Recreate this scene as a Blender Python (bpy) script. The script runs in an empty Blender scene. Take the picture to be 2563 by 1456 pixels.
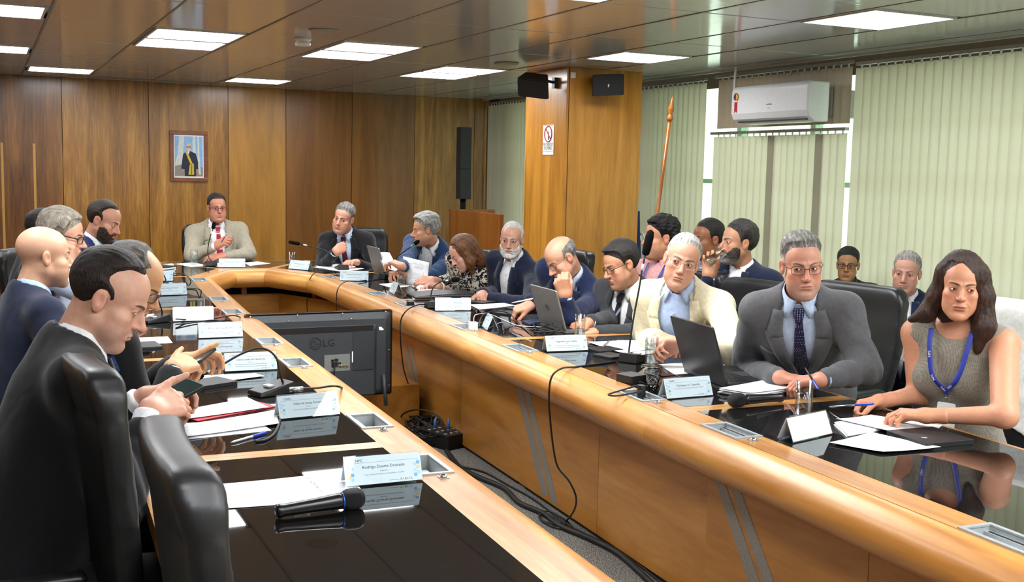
import bpy, bmesh, math, random
import numpy as np
from mathutils import Vector, Matrix
random.seed(4)
SC = bpy.context.scene
# ---------------------------------------------------------------- camera, solved from the ceiling grid and wall joints
FPX = 2764.58; _yaw, _pit, _rol = .445727, .107864, .021864
_F = Vector((math.sin(_yaw)*math.cos(_pit), math.cos(_yaw)*math.cos(_pit), -math.sin(_pit)))
_R0 = Vector((math.cos(_yaw), -math.sin(_yaw), 0)); _U0 = _R0.cross(_F)
CF = _F; CR = _R0*math.cos(_rol) + _U0*math.sin(_rol); CU = _U0*math.cos(_rol) - _R0*math.sin(_rol)
CAMP = Vector((0, 0, 1.57))
cam = bpy.data.cameras.new('camera'); cam.sensor_width = 36; cam.lens = FPX/2563*36; cam.clip_start = .05
camo = bpy.data.objects.new('camera', cam); SC.collection.objects.link(camo)
camo.matrix_world = Matrix(((CR.x, CU.x, -CF.x, CAMP.x), (CR.y, CU.y, -CF.y, CAMP.y), (CR.z, CU.z, -CF.z, CAMP.z), (0, 0, 0, 1)))
SC.camera = camo
# ---------------------------------------------------------------- daylight outside, exposure
w = bpy.data.worlds.new('world'); SC.world = w; w.use_nodes = True
w.node_tree.nodes['Background'].inputs[0].default_value = (.86, .95, .90, 1); w.node_tree.nodes['Background'].inputs[1].default_value = 2.3
SC.view_settings.view_transform = 'Standard'; SC.view_settings.look = 'None'; SC.view_settings.exposure = 0.2; SC.view_settings.gamma = 1
SC.view_settings.use_curve_mapping = False
SC.cycles.use_denoising = True
SC.cycles.max_bounces = 8; SC.cycles.diffuse_bounces = 3; SC.cycles.glossy_bounces = 4; SC.cycles.transmission_bounces = 6; SC.cycles.transparent_max_bounces = 24
SC.cycles.caustics_reflective = False; SC.cycles.caustics_refractive = False; SC.cycles.sample_clamp_indirect = 6

# ------------------------------------------------------------------ helpers
PI = math.pi
COL = bpy.context.scene.collection
KS = 0.0425                                   # the table runs askew to the room by this slope
_n = math.hypot(1, KS)
def TXY(u, v): return ((u + KS*v)/_n, (v - KS*u)/_n)      # table frame -> room
TROT = -math.atan(KS)                                     # rotation of table frame about z
def PZ(px, py, z):
    """point of the room at height z that the photograph shows at px, py"""
    d = CF + CR*((px - 1281.5)/FPX) - CU*((py - 728)/FPX)
    return CAMP + d*((z - CAMP.z)/d.z)
def PU(px, py, u):
    d = CF + CR*((px - 1281.5)/FPX) - CU*((py - 728)/FPX)
    return CAMP + d*(u*_n/(d.x - KS*d.y))
def PD(px, py, dep):
    d = CF + CR*((px - 1281.5)/FPX) - CU*((py - 728)/FPX)
    return CAMP + d*dep
def PX(px, py, X):
    d = CF + CR*((px - 1281.5)/FPX) - CU*((py - 728)/FPX)
    return CAMP + d*(X/d.x)
def PY(px, py, Y):
    d = CF + CR*((px - 1281.5)/FPX) - CU*((py - 728)/FPX)
    return CAMP + d*(Y/d.y)

def link(name, me, m=None, parent=None, smooth=False, kind=None):
    o = bpy.data.objects.new(name, me); COL.objects.link(o)
    if m is not None and not me.materials: me.materials.append(m)
    if smooth and len(me.polygons):
        me.polygons.foreach_set('use_smooth', np.ones(len(me.polygons), bool))
    if parent is not None: o.parent = parent
    if kind: o['kind'] = kind
    return o
def mesh(name, verts, faces, m=None, parent=None, smooth=False, kind=None):
    me = bpy.data.meshes.new(name); me.from_pydata([tuple(v) for v in verts], [], faces); me.update()
    return link(name, me, m, parent, smooth, kind)
def tag(o, label, cat, group=None):
    o['label'] = label; o['category'] = cat
    if group: o['group'] = group
    return o
def thing(name, label, cat, loc=(0, 0, 0), rz=0.0, group=None):
    o = bpy.data.objects.new(name, None); COL.objects.link(o); o.empty_display_size = .05
    o.location = loc; o.rotation_euler = (0, 0, rz)
    return tag(o, label, cat, group)
def dup(root, loc, rz, label, group=None):
    r = root.copy(); COL.objects.link(r); r.location = loc; r.rotation_euler = (0, 0, rz); r['label'] = label
    if group: r['group'] = group
    for ch in list(root.children):
        c = ch.copy(); COL.objects.link(c); c.parent = r
        for g in ch.children:
            d = g.copy(); COL.objects.link(d); d.parent = c
    return r

class MB:
    """collects simple solids into one mesh"""
    def __init__(s): s.v = []; s.f = []; s.mi = []; s.cur = 0
    def add(s, vs, fs):
        b = len(s.v); s.v += [tuple(v) for v in vs]; s.f += [tuple(i + b for i in f) for f in fs]; s.mi += [s.cur]*len(fs); return s
    def box(s, lo, hi, M=None):
        x0, y0, z0 = lo; x1, y1, z1 = hi
        vs = [Vector(p) for p in ((x0,y0,z0),(x1,y0,z0),(x1,y1,z0),(x0,y1,z0),(x0,y0,z1),(x1,y0,z1),(x1,y1,z1),(x0,y1,z1))]
        if M is not None: vs = [M @ v for v in vs]
        return s.add(vs, [(0,3,2,1),(4,5,6,7),(0,1,5,4),(1,2,6,5),(2,3,7,6),(3,0,4,7)])
    def rbox(s, lo, hi, r, M=None, n=3, axis=2):
        """box with four rounded edges along axis"""
        lo = list(lo); hi = list(hi); a, b = [i for i in range(3) if i != axis]
        pts = []
        for cx, cy, a0 in ((hi[a]-r, hi[b]-r, 0), (lo[a]+r, hi[b]-r, 90), (lo[a]+r, lo[b]+r, 180), (hi[a]-r, lo[b]+r, 270)):
            for k in range(n+1):
                t = math.radians(a0 + 90*k/n); pts.append((cx + r*math.cos(t), cy + r*math.sin(t)))
        N = len(pts); vs = []
        for z in (lo[axis], hi[axis]):
            for p in pts:
                q = [0, 0, 0]; q[a] = p[0]; q[b] = p[1]; q[axis] = z; vs.append(Vector(q))
        if M is not None: vs = [M @ v for v in vs]
        fs = [(i, (i+1) % N, N+(i+1) % N, N+i) for i in range(N)] + [tuple(range(N-1, -1, -1)), tuple(range(N, 2*N))]
        return s.add(vs, fs)
    def tube(s, pts, r, n=8, cap=True, close=False):
        pts = [Vector(p) for p in pts]; N = len(pts)
        rr = r if hasattr(r, '__len__') else [r]*N
        vs = []; up = Vector((0, 0, 1)); prev = None
        for i, p in enumerate(pts):
            t = (pts[(i+1) % N] - pts[i-1]) if close else (pts[min(i+1, N-1)] - pts[max(i-1, 0)])
            t = t.normalized() if t.length > 1e-9 else Vector((0,0,1))
            if prev is None:
                a = t.cross(up); a = a.normalized() if a.length > 1e-3 else Vector((1, 0, 0))
            else:
                a = prev - t*prev.dot(t); a = a.normalized() if a.length > 1e-6 else prev
            prev = a; b = t.cross(a)
            for k in range(n):
                th = 2*PI*k/n; vs.append(p + (a*math.cos(th) + b*math.sin(th))*rr[i])
        fs = []
        for i in range(N if close else N-1):
            j = (i+1) % N
            for k in range(n): fs.append((i*n+k, i*n+(k+1) % n, j*n+(k+1) % n, j*n+k))
        if cap and not close: fs += [tuple(range(n-1, -1, -1)), tuple((N-1)*n+k for k in range(n))]
        return s.add(vs, fs)
    def lathe(s, prof, n=24, M=None, cap=True):
        """prof: list of (r, z)"""
        vs = []
        for r, z in prof:
            for k in range(n):
                t = 2*PI*k/n; vs.append(Vector((r*math.cos(t), r*math.sin(t), z)))
        if M is not None: vs = [M @ v for v in vs]
        fs = [(i*n+k, i*n+(k+1) % n, (i+1)*n+(k+1) % n, (i+1)*n+k) for i in range(len(prof)-1) for k in range(n)]
        if cap: fs += [tuple(range(n-1, -1, -1)), tuple((len(prof)-1)*n+k for k in range(n))]
        return s.add(vs, fs)
    def prism(s, poly, z0, z1, M=None):
        N = len(poly); vs = [Vector((p[0], p[1], z)) for z in (z0, z1) for p in poly]
        if M is not None: vs = [M @ v for v in vs]
        return s.add(vs, [(i, (i+1) % N, N+(i+1) % N, N+i) for i in range(N)] + [tuple(range(N-1, -1, -1)), tuple(range(N, 2*N))])
    def build(s, name, m, parent=None, smooth=False, kind=None, bevel=0, auto=False):
        me = bpy.data.meshes.new(name); me.from_pydata(s.v, [], s.f)
        ms = m if isinstance(m, (list, tuple)) else [m]
        for x in ms: me.materials.append(x)
        if len(ms) > 1: me.polygons.foreach_set('material_index', s.mi)
        me.update()
        o = link(name, me, None, parent, smooth or auto, kind)
        if auto: me.set_sharp_from_angle(angle=math.radians(35))
        if bevel:
            b = o.modifiers.new('bevel', 'BEVEL'); b.width = bevel; b.segments = 2; b.limit_method = 'ANGLE'; b.angle_limit = math.radians(40)
        return o
def rot(ax, deg): return Matrix.Rotation(math.radians(deg), 4, ax)
def frame(o, x, y, z):
    return Matrix(((x[0], y[0], z[0], o[0]), (x[1], y[1], z[1], o[1]), (x[2], y[2], z[2], o[2]), (0, 0, 0, 1)))
def bez(pts, n=8):
    """smooth curve through points"""
    pts = [Vector(p) for p in pts]; out = []
    for i in range(len(pts)-1):
        p0 = pts[max(i-1, 0)]; p1 = pts[i]; p2 = pts[i+1]; p3 = pts[min(i+2, len(pts)-1)]
        for k in range(n):
            t = k/n
            out.append(.5*((2*p1) + (p2-p0)*t + (2*p0-5*p1+4*p2-p3)*t*t + (3*p1-p0-3*p2+p3)*t**3))
    out.append(pts[-1]); return out

# ------------------------------------------------------------------ materials
MATS = {}
def lin(c):
    if isinstance(c, str):
        c = c.lstrip('#'); c = [int(c[i:i+2], 16)/255 for i in (0, 2, 4)]
    return tuple(x/12.92 if x <= .04045 else ((x+.055)/1.055)**2.4 for x in c[:3]) + (1,)
def NT(name):
    m = bpy.data.materials.new(name); m.use_nodes = True; nt = m.node_tree
    return m, nt, nt.nodes['Principled BSDF']
def nd(nt, t, **kw):
    n = nt.nodes.new(t)
    for k, v in kw.items():
        if k.startswith('i_'):
            key = k[2:].replace('_', ' ')
            (n.inputs[int(key)] if key.isdigit() else n.inputs[key]).default_value = v
        else: setattr(n, k, v)
    return n
def ramp(nt, fac, stops):
    r = nd(nt, 'ShaderNodeValToRGB'); e = r.color_ramp.elements
    while len(e) < len(stops): e.new(.5)
    for x, (p, c) in zip(e, stops): x.position = p; x.color = c if len(c) == 4 else lin(c)
    nt.links.new(fac, r.inputs[0]); return r
def bump(nt, h, strength, dist=.01):
    b = nd(nt, 'ShaderNodeBump'); b.inputs['Strength'].default_value = strength; b.inputs['Distance'].default_value = dist
    nt.links.new(h, b.inputs['Height']); nt.links.new(b.outputs[0], nt.nodes['Principled BSDF'].inputs['Normal']); return b
def coords(nt, scale=(1, 1, 1), kind='Object', rotz=0):
    tc = nd(nt, 'ShaderNodeTexCoord'); mp = nd(nt, 'ShaderNodeMapping'); mp.inputs['Scale'].default_value = scale
    mp.inputs['Rotation'].default_value = (0, 0, rotz)
    nt.links.new(tc.outputs[kind], mp.inputs[0]); return mp.outputs[0]
def plain(name, c, rough=.5, metal=0, spec=.5, var=.08, scale=40, bmp=0, bscale=None, coat=0, kind='Object', sheen=0):
    """one colour with slight procedural variation"""
    if name in MATS: return MATS[name]
    m, nt, b = NT(name); c = lin(c)
    n = nd(nt, 'ShaderNodeTexNoise'); n.inputs['Scale'].default_value = scale; n.inputs['Detail'].default_value = 3
    nt.links.new(coords(nt, kind=kind), n.inputs['Vector'])
    r = ramp(nt, n.outputs['Fac'], [(.3, tuple(x*(1-var) for x in c[:3])+(1,)), (.7, tuple(min(1, x*(1+var)) for x in c[:3])+(1,))])
    nt.links.new(r.outputs[0], b.inputs['Base Color'])
    b.inputs['Roughness'].default_value = rough; b.inputs['Metallic'].default_value = metal
    b.inputs['Specular IOR Level'].default_value = spec; b.inputs['Coat Weight'].default_value = coat
    b.inputs['Sheen Weight'].default_value = sheen
    if bmp:
        n2 = nd(nt, 'ShaderNodeTexNoise'); n2.inputs['Scale'].default_value = bscale or scale*4; n2.inputs['Detail'].default_value = 4
        nt.links.new(coords(nt, kind=kind), n2.inputs['Vector']); bump(nt, n2.outputs['Fac'], bmp, .004)
    MATS[name] = m; return m
def wood(name, c0, c1, c2, scale=(1, 1, 1), kind='Object', rough=.3, coat=.3, rotz=0, per=True, dist=1.2, grain=1.0):
    """veneer: long bands plus fine streaks along local z of the mapped coordinates"""
    if name in MATS: return MATS[name]
    m, nt, b = NT(name); v = coords(nt, scale, kind, rotz)
    if per:
        oi = nd(nt, 'ShaderNodeObjectInfo'); ad = nd(nt, 'ShaderNodeVectorMath'); ad.operation = 'ADD'
        cx = nd(nt, 'ShaderNodeCombineXYZ'); mu = nd(nt, 'ShaderNodeMath', operation='MULTIPLY'); mu.inputs[1].default_value = 37.0
        nt.links.new(oi.outputs['Random'], mu.inputs[0])
        for i in range(3): nt.links.new(mu.outputs[0], cx.inputs[i])
        nt.links.new(v, ad.inputs[0]); nt.links.new(cx.outputs[0], ad.inputs[1]); v = ad.outputs[0]
    n1 = nd(nt, 'ShaderNodeTexNoise', i_Scale=1.0, i_Detail=5.0, i_Roughness=.55, i_Distortion=dist); nt.links.new(v, n1.inputs['Vector'])
    n2 = nd(nt, 'ShaderNodeTexNoise', i_Scale=9.0, i_Detail=4.0, i_Roughness=.6); nt.links.new(v, n2.inputs['Vector'])
    mx = nd(nt, 'ShaderNodeMix', data_type='FLOAT'); mx.inputs[0].default_value = .38*grain
    nt.links.new(n1.outputs['Fac'], mx.inputs[2]); nt.links.new(n2.outputs['Fac'], mx.inputs[3])
    r = ramp(nt, mx.outputs[0], [(.32, c0), (.5, c1), (.68, c2)])
    nt.links.new(r.outputs[0], b.inputs['Base Color'])
    b.inputs['Roughness'].default_value = rough; b.inputs['Coat Weight'].default_value = coat; b.inputs['Coat Roughness'].default_value = .2
    MATS[name] = m; return m
def vcol(name, rough=.5, sheen=0, bmp=0, bscale=300, spec=.5, sss=0, nz=.06, nscale=60):
    """colour from the mesh's colour attribute (skin tone, lips, brows)"""
    if name in MATS: return MATS[name]
    m, nt, b = NT(name); a = nd(nt, 'ShaderNodeVertexColor', layer_name='Col')
    n = nd(nt, 'ShaderNodeTexNoise', i_Scale=nscale, i_Detail=3.0); nt.links.new(coords(nt), n.inputs['Vector'])
    mr = nd(nt, 'ShaderNodeMapRange'); mr.inputs[1].default_value = .3; mr.inputs[2].default_value = .7
    mr.inputs[3].default_value = 1-nz; mr.inputs[4].default_value = 1+nz; nt.links.new(n.outputs['Fac'], mr.inputs[0])
    vm = nd(nt, 'ShaderNodeVectorMath', operation='SCALE'); nt.links.new(a.outputs[0], vm.inputs[0]); nt.links.new(mr.outputs[0], vm.inputs['Scale'])
    nt.links.new(vm.outputs[0], b.inputs['Base Color']); b.inputs['Roughness'].default_value = rough
    b.inputs['Sheen Weight'].default_value = sheen; b.inputs['Specular IOR Level'].default_value = spec
    if sss:
        b.inputs['Subsurface Weight'].default_value = sss; b.inputs['Subsurface Radius'].default_value = (.012, .004, .002); b.inputs['Subsurface Scale'].default_value = 1.0
    if bmp:
        n2 = nd(nt, 'ShaderNodeTexNoise', i_Scale=bscale, i_Detail=3.0); nt.links.new(coords(nt), n2.inputs['Vector']); bump(nt, n2.outputs['Fac'], bmp, .002)
    MATS[name] = m; return m
def hairmat(name, rough):
    if name in MATS: return MATS[name]
    m, nt, b = NT(name); a = nd(nt, 'ShaderNodeVertexColor', layer_name='Col')
    n = nd(nt, 'ShaderNodeTexNoise', i_Scale=1.0, i_Detail=3.0, i_Distortion=.4); nt.links.new(coords(nt, (420, 330, 90)), n.inputs['Vector'])
    mr = nd(nt, 'ShaderNodeMapRange'); mr.inputs[1].default_value = .25; mr.inputs[2].default_value = .75; mr.inputs[3].default_value = .45; mr.inputs[4].default_value = 1.6; nt.links.new(n.outputs['Fac'], mr.inputs[0])
    vm = nd(nt, 'ShaderNodeVectorMath', operation='SCALE'); nt.links.new(a.outputs[0], vm.inputs[0]); nt.links.new(mr.outputs[0], vm.inputs['Scale'])
    nt.links.new(vm.outputs[0], b.inputs['Base Color']); b.inputs['Roughness'].default_value = rough; b.inputs['Specular IOR Level'].default_value = .4
    bump(nt, n.outputs['Fac'], .9, .004); MATS[name] = m; return m
def glassy(name, c='#ffffff', rough=0.0, ior=1.45):
    if name in MATS: return MATS[name]
    m, nt, b = NT(name); b.inputs['Base Color'].default_value = lin(c); b.inputs['Roughness'].default_value = rough
    b.inputs['Transmission Weight'].default_value = 1; b.inputs['IOR'].default_value = ior; MATS[name] = m; return m
def glow(name, c, s):
    if name in MATS: return MATS[name]
    m, nt, b = NT(name); b.inputs['Base Color'].default_value = lin(c); b.inputs['Emission Color'].default_value = lin(c)
    b.inputs['Emission Strength'].default_value = s; MATS[name] = m; return m
def text(s, size, M, m, parent, name='lettering', align='CENTER', ext=.0002):
    cu = bpy.data.curves.new(name, 'FONT'); cu.body = s; cu.size = size; cu.align_x = align; cu.align_y = 'CENTER'; cu.extrude = ext; cu.resolution_u = 2
    cu.materials.append(m); o = bpy.data.objects.new(name, cu); COL.objects.link(o); o.matrix_local = M; o.parent = parent; return o

# ------------------------------------------------------------------ implicit surfaces (people)
f32 = np.float32
def A3(p): return np.asarray(tuple(p), f32)
def s_ell(P, c, r, R=None):
    q = P - A3(c)
    if R is not None: q = q @ R                     # R columns = local axes
    r = A3(r); k0 = np.sqrt(((q/r)**2).sum(1)) + 1e-9; k1 = np.sqrt(((q/(r*r))**2).sum(1)) + 1e-9
    return k0*(k0-1)/k1
def s_cone(P, a, b, r1, r2):
    a = A3(a); b = A3(b); ba = b-a; L2 = float(ba@ba) + 1e-12
    pa = P-a; t = np.clip((pa@ba)/L2, 0, 1)
    return np.sqrt(((pa - t[:, None]*ba)**2).sum(1)) - (r1 + (r2-r1)*t)
def s_sph(P, c, r): return np.sqrt(((P-A3(c))**2).sum(1)) - r
def smin(a, b, k):
    h = np.maximum(k-np.abs(a-b), 0)/k; return np.minimum(a, b) - h*h*k*.25
def smax(a, b, k): return -smin(-a, -b, k)
def waves(P, f, seed, n=5):
    rs = np.random.RandomState(seed); o = 0
    for i in range(n):
        d = rs.normal(size=3); d /= np.linalg.norm(d); o = o + np.sin((P@(d*f*rs.uniform(.6, 1.6)).astype(f32)) + rs.uniform(0, 6.3))
    return o/n
def surf(fn, lo, hi, h, band=2.2):
    """block-sparse surface nets: fn(P)->signed distance"""
    lo = np.array(lo, float); hi = np.array(hi, float); B = 4
    nb = np.ceil((hi-lo)/(h*B)).astype(int) + 1; n = nb*B
    cc = np.stack(np.meshgrid(*[lo[i] + (np.arange(nb[i])+.5)*h*B - .5*h for i in range(3)], indexing='ij'), -1).reshape(-1, 3).astype(f32)
    cd = fn(cc)
    act = np.abs(cd) < h*B*.87*band
    D = np.repeat(np.repeat(np.repeat(np.where(cd < 0, -1., 1.).astype(f32).reshape(nb), B, 0), B, 1), B, 2)
    ai = np.argwhere(act.reshape(nb))
    off = np.stack(np.meshgrid(*[np.arange(B)]*3, indexing='ij'), -1).reshape(-1, 3)
    idx = (ai[:, None, :]*B + off[None]).reshape(-1, 3)
    vals = fn((lo + idx*h).astype(f32))
    D[idx[:, 0], idx[:, 1], idx[:, 2]] = vals
    for ax in range(3):                                     # closed at the border
        s = [slice(None)]*3
        for e in (0, -1):
            s[ax] = e; D[tuple(s)] = np.maximum(D[tuple(s)], 1e-3)
    I = D < 0
    cnt = np.zeros(np.array(D.shape)-1, np.int8)
    sl = [(slice(None, -1) , slice(1, None))]*3
    for i in (0, 1):
        for j in (0, 1):
            for k in (0, 1): cnt += I[sl[0][i], sl[1][j], sl[2][k]]
    cell = np.argwhere((cnt > 0) & (cnt < 8))
    if len(cell) == 0: return np.zeros((0, 3)), np.zeros((0, 4), int)
    vid = -np.ones(cnt.shape, np.int32); vid[cell[:, 0], cell[:, 1], cell[:, 2]] = np.arange(len(cell))
    corners = np.array([(i, j, k) for i in (0, 1) for j in (0, 1) for k in (0, 1)])
    cv = np.stack([D[cell[:, 0]+c[0], cell[:, 1]+c[1], cell[:, 2]+c[2]] for c in corners], 1)
    acc = np.zeros((len(cell), 3)); w = np.zeros(len(cell))
    for a in range(8):
        for b in range(a+1, 8):
            if np.abs(corners[a]-corners[b]).sum() != 1: continue
            x = (cv[:, a] < 0) != (cv[:, b] < 0)
            t = np.where(x, cv[:, a]/np.where(x, cv[:, a]-cv[:, b], 1), 0)
            acc += x[:, None]*(corners[a] + t[:, None]*(corners[b]-corners[a])); w += x
    V = lo + (cell + acc/w[:, None])*h
    Q = []
    for ax in range(3):
        o1, o2 = [(1, 2), (2, 0), (0, 1)][ax]
        s0 = [slice(None)]*3; s1 = [slice(None)]*3; s0[ax] = slice(None, -1); s1[ax] = slice(1, None)
        a = I[tuple(s0)]; b = I[tuple(s1)]
        e = np.argwhere(a != b)
        e = e[(e[:, o1] > 0) & (e[:, o2] > 0) & (e[:, o1] < cnt.shape[o1]) & (e[:, o2] < cnt.shape[o2])]
        ins = a[e[:, 0], e[:, 1], e[:, 2]]
        def g(d1, d2):
            q = e.copy(); q[:, o1] -= d1; q[:, o2] -= d2; return vid[q[:, 0], q[:, 1], q[:, 2]]
        q = np.stack([g(1, 1), g(0, 1), g(0, 0), g(1, 0)], 1)
        q = np.where(ins[:, None], q, q[:, ::-1])
        Q.append(q[(q >= 0).all(1)])
    return V, np.concatenate(Q)
def relax(V, Q, it=1, f=.5):
    for _ in range(it):
        acc = np.zeros_like(V); w = np.zeros(len(V))
        for i in range(4):
            np.add.at(acc, Q[:, i], V[Q[:, (i+1) % 4]]); np.add.at(w, Q[:, i], 1)
            np.add.at(acc, Q[:, i], V[Q[:, (i-1) % 4]]); np.add.at(w, Q[:, i], 1)
        V = V + (acc/np.maximum(w, 1)[:, None] - V)*f
    return V
def np_mesh(name, V, Q, m, parent=None, col=None):
    me = bpy.data.meshes.new(name); nf = len(Q)
    me.vertices.add(len(V)); me.vertices.foreach_set('co', np.ascontiguousarray(V, f32).ravel())
    me.loops.add(nf*4); me.polygons.add(nf)
    me.polygons.foreach_set('loop_start', np.arange(0, nf*4, 4, dtype=np.int32)); me.loops.foreach_set('vertex_index', np.ascontiguousarray(Q, np.int32).ravel())
    me.update(); me.validate()
    if col is not None:
        a = me.color_attributes.new('Col', 'FLOAT_COLOR', 'POINT')
        a.data.foreach_set('color', np.concatenate([col, np.ones((len(col), 1))], 1).astype(f32).ravel())
    return link(name, me, m, parent, True)
def march(fn, O, D, n=28, start=0.0, off=.0):
    """sphere-trace points O along unit D to the surface fn = off"""
    O = np.array(O, f32); D = np.array(D, f32); t = np.full(len(O), start, f32)
    for _ in range(n): t = t + np.clip(fn(O + t[:, None]*D) - off, -.03, .05)*.85
    return O + t[:, None]*D

def thin_fresnel(nt, base, top):
    lw = nd(nt, 'ShaderNodeLayerWeight'); lw.inputs['Blend'].default_value = .5
    p = nd(nt, 'ShaderNodeMath', operation='POWER'); p.inputs[1].default_value = 3.5; nt.links.new(lw.outputs['Facing'], p.inputs[0])
    m = nd(nt, 'ShaderNodeMath', operation='MULTIPLY_ADD'); m.inputs[1].default_value = top; m.inputs[2].default_value = base; nt.links.new(p.outputs[0], m.inputs[0]); return m.outputs[0]
def lens_mat():
    m = bpy.data.materials.new('spectacle_lens'); m.use_nodes = True; nt = m.node_tree; nt.nodes.remove(nt.nodes['Principled BSDF'])
    t = nd(nt, 'ShaderNodeBsdfTransparent'); g = nd(nt, 'ShaderNodeBsdfGlossy'); g.inputs['Roughness'].default_value = .02
    x = nd(nt, 'ShaderNodeMixShader'); nt.links.new(thin_fresnel(nt, .035, .55), x.inputs[0]); nt.links.new(t.outputs[0], x.inputs[1]); nt.links.new(g.outputs[0], x.inputs[2]); nt.links.new(x.outputs[0], nt.nodes['Material Output'].inputs[0]); return m
LENS = lens_mat()
def thin_mat(name, ior, c, top=.8):
    m = bpy.data.materials.new(name); m.use_nodes = True; nt = m.node_tree; nt.nodes.remove(nt.nodes['Principled BSDF'])
    t = nd(nt, 'ShaderNodeBsdfTransparent'); t.inputs[0].default_value = c; g = nd(nt, 'ShaderNodeBsdfGlossy'); g.inputs['Roughness'].default_value = .02
    x = nd(nt, 'ShaderNodeMixShader'); nt.links.new(thin_fresnel(nt, .04 if ior > 1.3 else .02, top), x.inputs[0]); nt.links.new(t.outputs[0], x.inputs[1]); nt.links.new(g.outputs[0], x.inputs[2]); nt.links.new(x.outputs[0], nt.nodes['Material Output'].inputs[0]); return m
def cloth(name, c, rough=.85, var=.1, weave=900, sheen=.15, fold=.5, pat=None):
    """woven cloth: slight mottling, weave relief and soft folds; pat(nt, base) may recolour it"""
    name = 'cloth_'+name
    if name in MATS: return MATS[name]
    m, nt, b = NT(name); c = lin(c); v = coords(nt)
    n = nd(nt, 'ShaderNodeTexNoise', i_Scale=60.0, i_Detail=3.0); nt.links.new(v, n.inputs['Vector'])
    r = ramp(nt, n.outputs['Fac'], [(.3, tuple(x*(1-var) for x in c[:3])+(1,)), (.7, tuple(min(1, x*(1+var)) for x in c[:3])+(1,))])
    out = r.outputs[0]
    if pat: out = pat(nt, out, v)
    nt.links.new(out, b.inputs['Base Color']); b.inputs['Roughness'].default_value = rough; b.inputs['Specular IOR Level'].default_value = .2; b.inputs['Sheen Weight'].default_value = sheen
    n2 = nd(nt, 'ShaderNodeTexNoise', i_Scale=float(weave), i_Detail=2.0); nt.links.new(v, n2.inputs['Vector'])
    n3 = nd(nt, 'ShaderNodeTexNoise', i_Scale=9.0, i_Detail=1.5, i_Distortion=.7, i_Roughness=.4); nt.links.new(v, n3.inputs['Vector'])
    b1 = nd(nt, 'ShaderNodeBump'); b1.inputs['Strength'].default_value = fold; b1.inputs['Distance'].default_value = .02; nt.links.new(n3.outputs['Fac'], b1.inputs['Height'])
    b2 = nd(nt, 'ShaderNodeBump'); b2.inputs['Strength'].default_value = .2; b2.inputs['Distance'].default_value = .002; nt.links.new(n2.outputs['Fac'], b2.inputs['Height'])
    nt.links.new(b1.outputs[0], b2.inputs['Normal']); nt.links.new(b2.outputs[0], b.inputs['Normal'])
    MATS[name] = m; return m
def dots(c2, scale=70, size=.24, c3=None):
    def f(nt, base, v):
        vo = nd(nt, 'ShaderNodeTexVoronoi', i_Scale=float(scale), i_Randomness=.15); nt.links.new(v, vo.inputs['Vector'])
        lt = nd(nt, 'ShaderNodeMath', operation='LESS_THAN'); lt.inputs[1].default_value = size; nt.links.new(vo.outputs['Distance'], lt.inputs[0])
        mx = nd(nt, 'ShaderNodeMix', data_type='RGBA'); mx.inputs[7].default_value = lin(c2); nt.links.new(lt.outputs[0], mx.inputs[0]); nt.links.new(base, mx.inputs[6]); return mx.outputs[2]
    return f
def stripes(c2, freq=14, cut=.55, rotv=(0, .8, .6)):
    def f(nt, base, v):
        d = nd(nt, 'ShaderNodeVectorMath', operation='DOT_PRODUCT'); d.inputs[1].default_value = rotv; nt.links.new(v, d.inputs[0])
        mu = nd(nt, 'ShaderNodeMath', operation='MULTIPLY'); mu.inputs[1].default_value = freq; nt.links.new(d.outputs['Value'], mu.inputs[0])
        fr = nd(nt, 'ShaderNodeMath', operation='FRACT'); nt.links.new(mu.outputs[0], fr.inputs[0])
        gt = nd(nt, 'ShaderNodeMath', operation='GREATER_THAN'); gt.inputs[1].default_value = cut; nt.links.new(fr.outputs[0], gt.inputs[0])
        mx = nd(nt, 'ShaderNodeMix', data_type='RGBA'); mx.inputs[7].default_value = lin(c2); nt.links.new(gt.outputs[0], mx.inputs[0]); nt.links.new(base, mx.inputs[6]); return mx.outputs[2]
    return f
def blobs(c2, scale=38, cut=.5):
    def f(nt, base, v):
        n = nd(nt, 'ShaderNodeTexNoise', i_Scale=float(scale), i_Detail=.5, i_Distortion=1.2); nt.links.new(v, n.inputs['Vector'])
        gt = nd(nt, 'ShaderNodeMath', operation='GREATER_THAN'); gt.inputs[1].default_value = cut; nt.links.new(n.outputs['Fac'], gt.inputs[0])
        mx = nd(nt, 'ShaderNodeMix', data_type='RGBA'); mx.inputs[7].default_value = lin(c2); nt.links.new(gt.outputs[0], mx.inputs[0]); nt.links.new(base, mx.inputs[6]); return mx.outputs[2]
    return f

# ------------------------------------------------------------------ the room
CZ = 2.44; BY = 12.6; WX = 6.0; BX = 5.66; CX = 5.56; LX = -2.7; NY = -2.6
def carpet():
    m, nt, b = NT('carpet'); v = coords(nt)
    n = nd(nt, 'ShaderNodeTexNoise', i_Scale=170.0, i_Detail=2.0); nt.links.new(v, n.inputs['Vector'])
    n2 = nd(nt, 'ShaderNodeTexNoise', i_Scale=2.2, i_Detail=3.0); nt.links.new(v, n2.inputs['Vector'])
    r = ramp(nt, n.outputs['Fac'], [(.34, '#3d3d3c'), (.5, '#75746f'), (.66, '#b3b0a8')])
    mx = nd(nt, 'ShaderNodeMix', data_type='RGBA', blend_type='MULTIPLY'); mx.inputs[0].default_value = .5
    r2 = ramp(nt, n2.outputs['Fac'], [(.3, '#c9c7c2'), (.7, '#ffffff')]); nt.links.new(r.outputs[0], mx.inputs[6]); nt.links.new(r2.outputs[0], mx.inputs[7])
    nt.links.new(mx.outputs[2], b.inputs['Base Color']); b.inputs['Roughness'].default_value = .95; b.inputs['Specular IOR Level'].default_value = .1
    bump(nt, n.outputs['Fac'], .6, .006); return m
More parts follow.
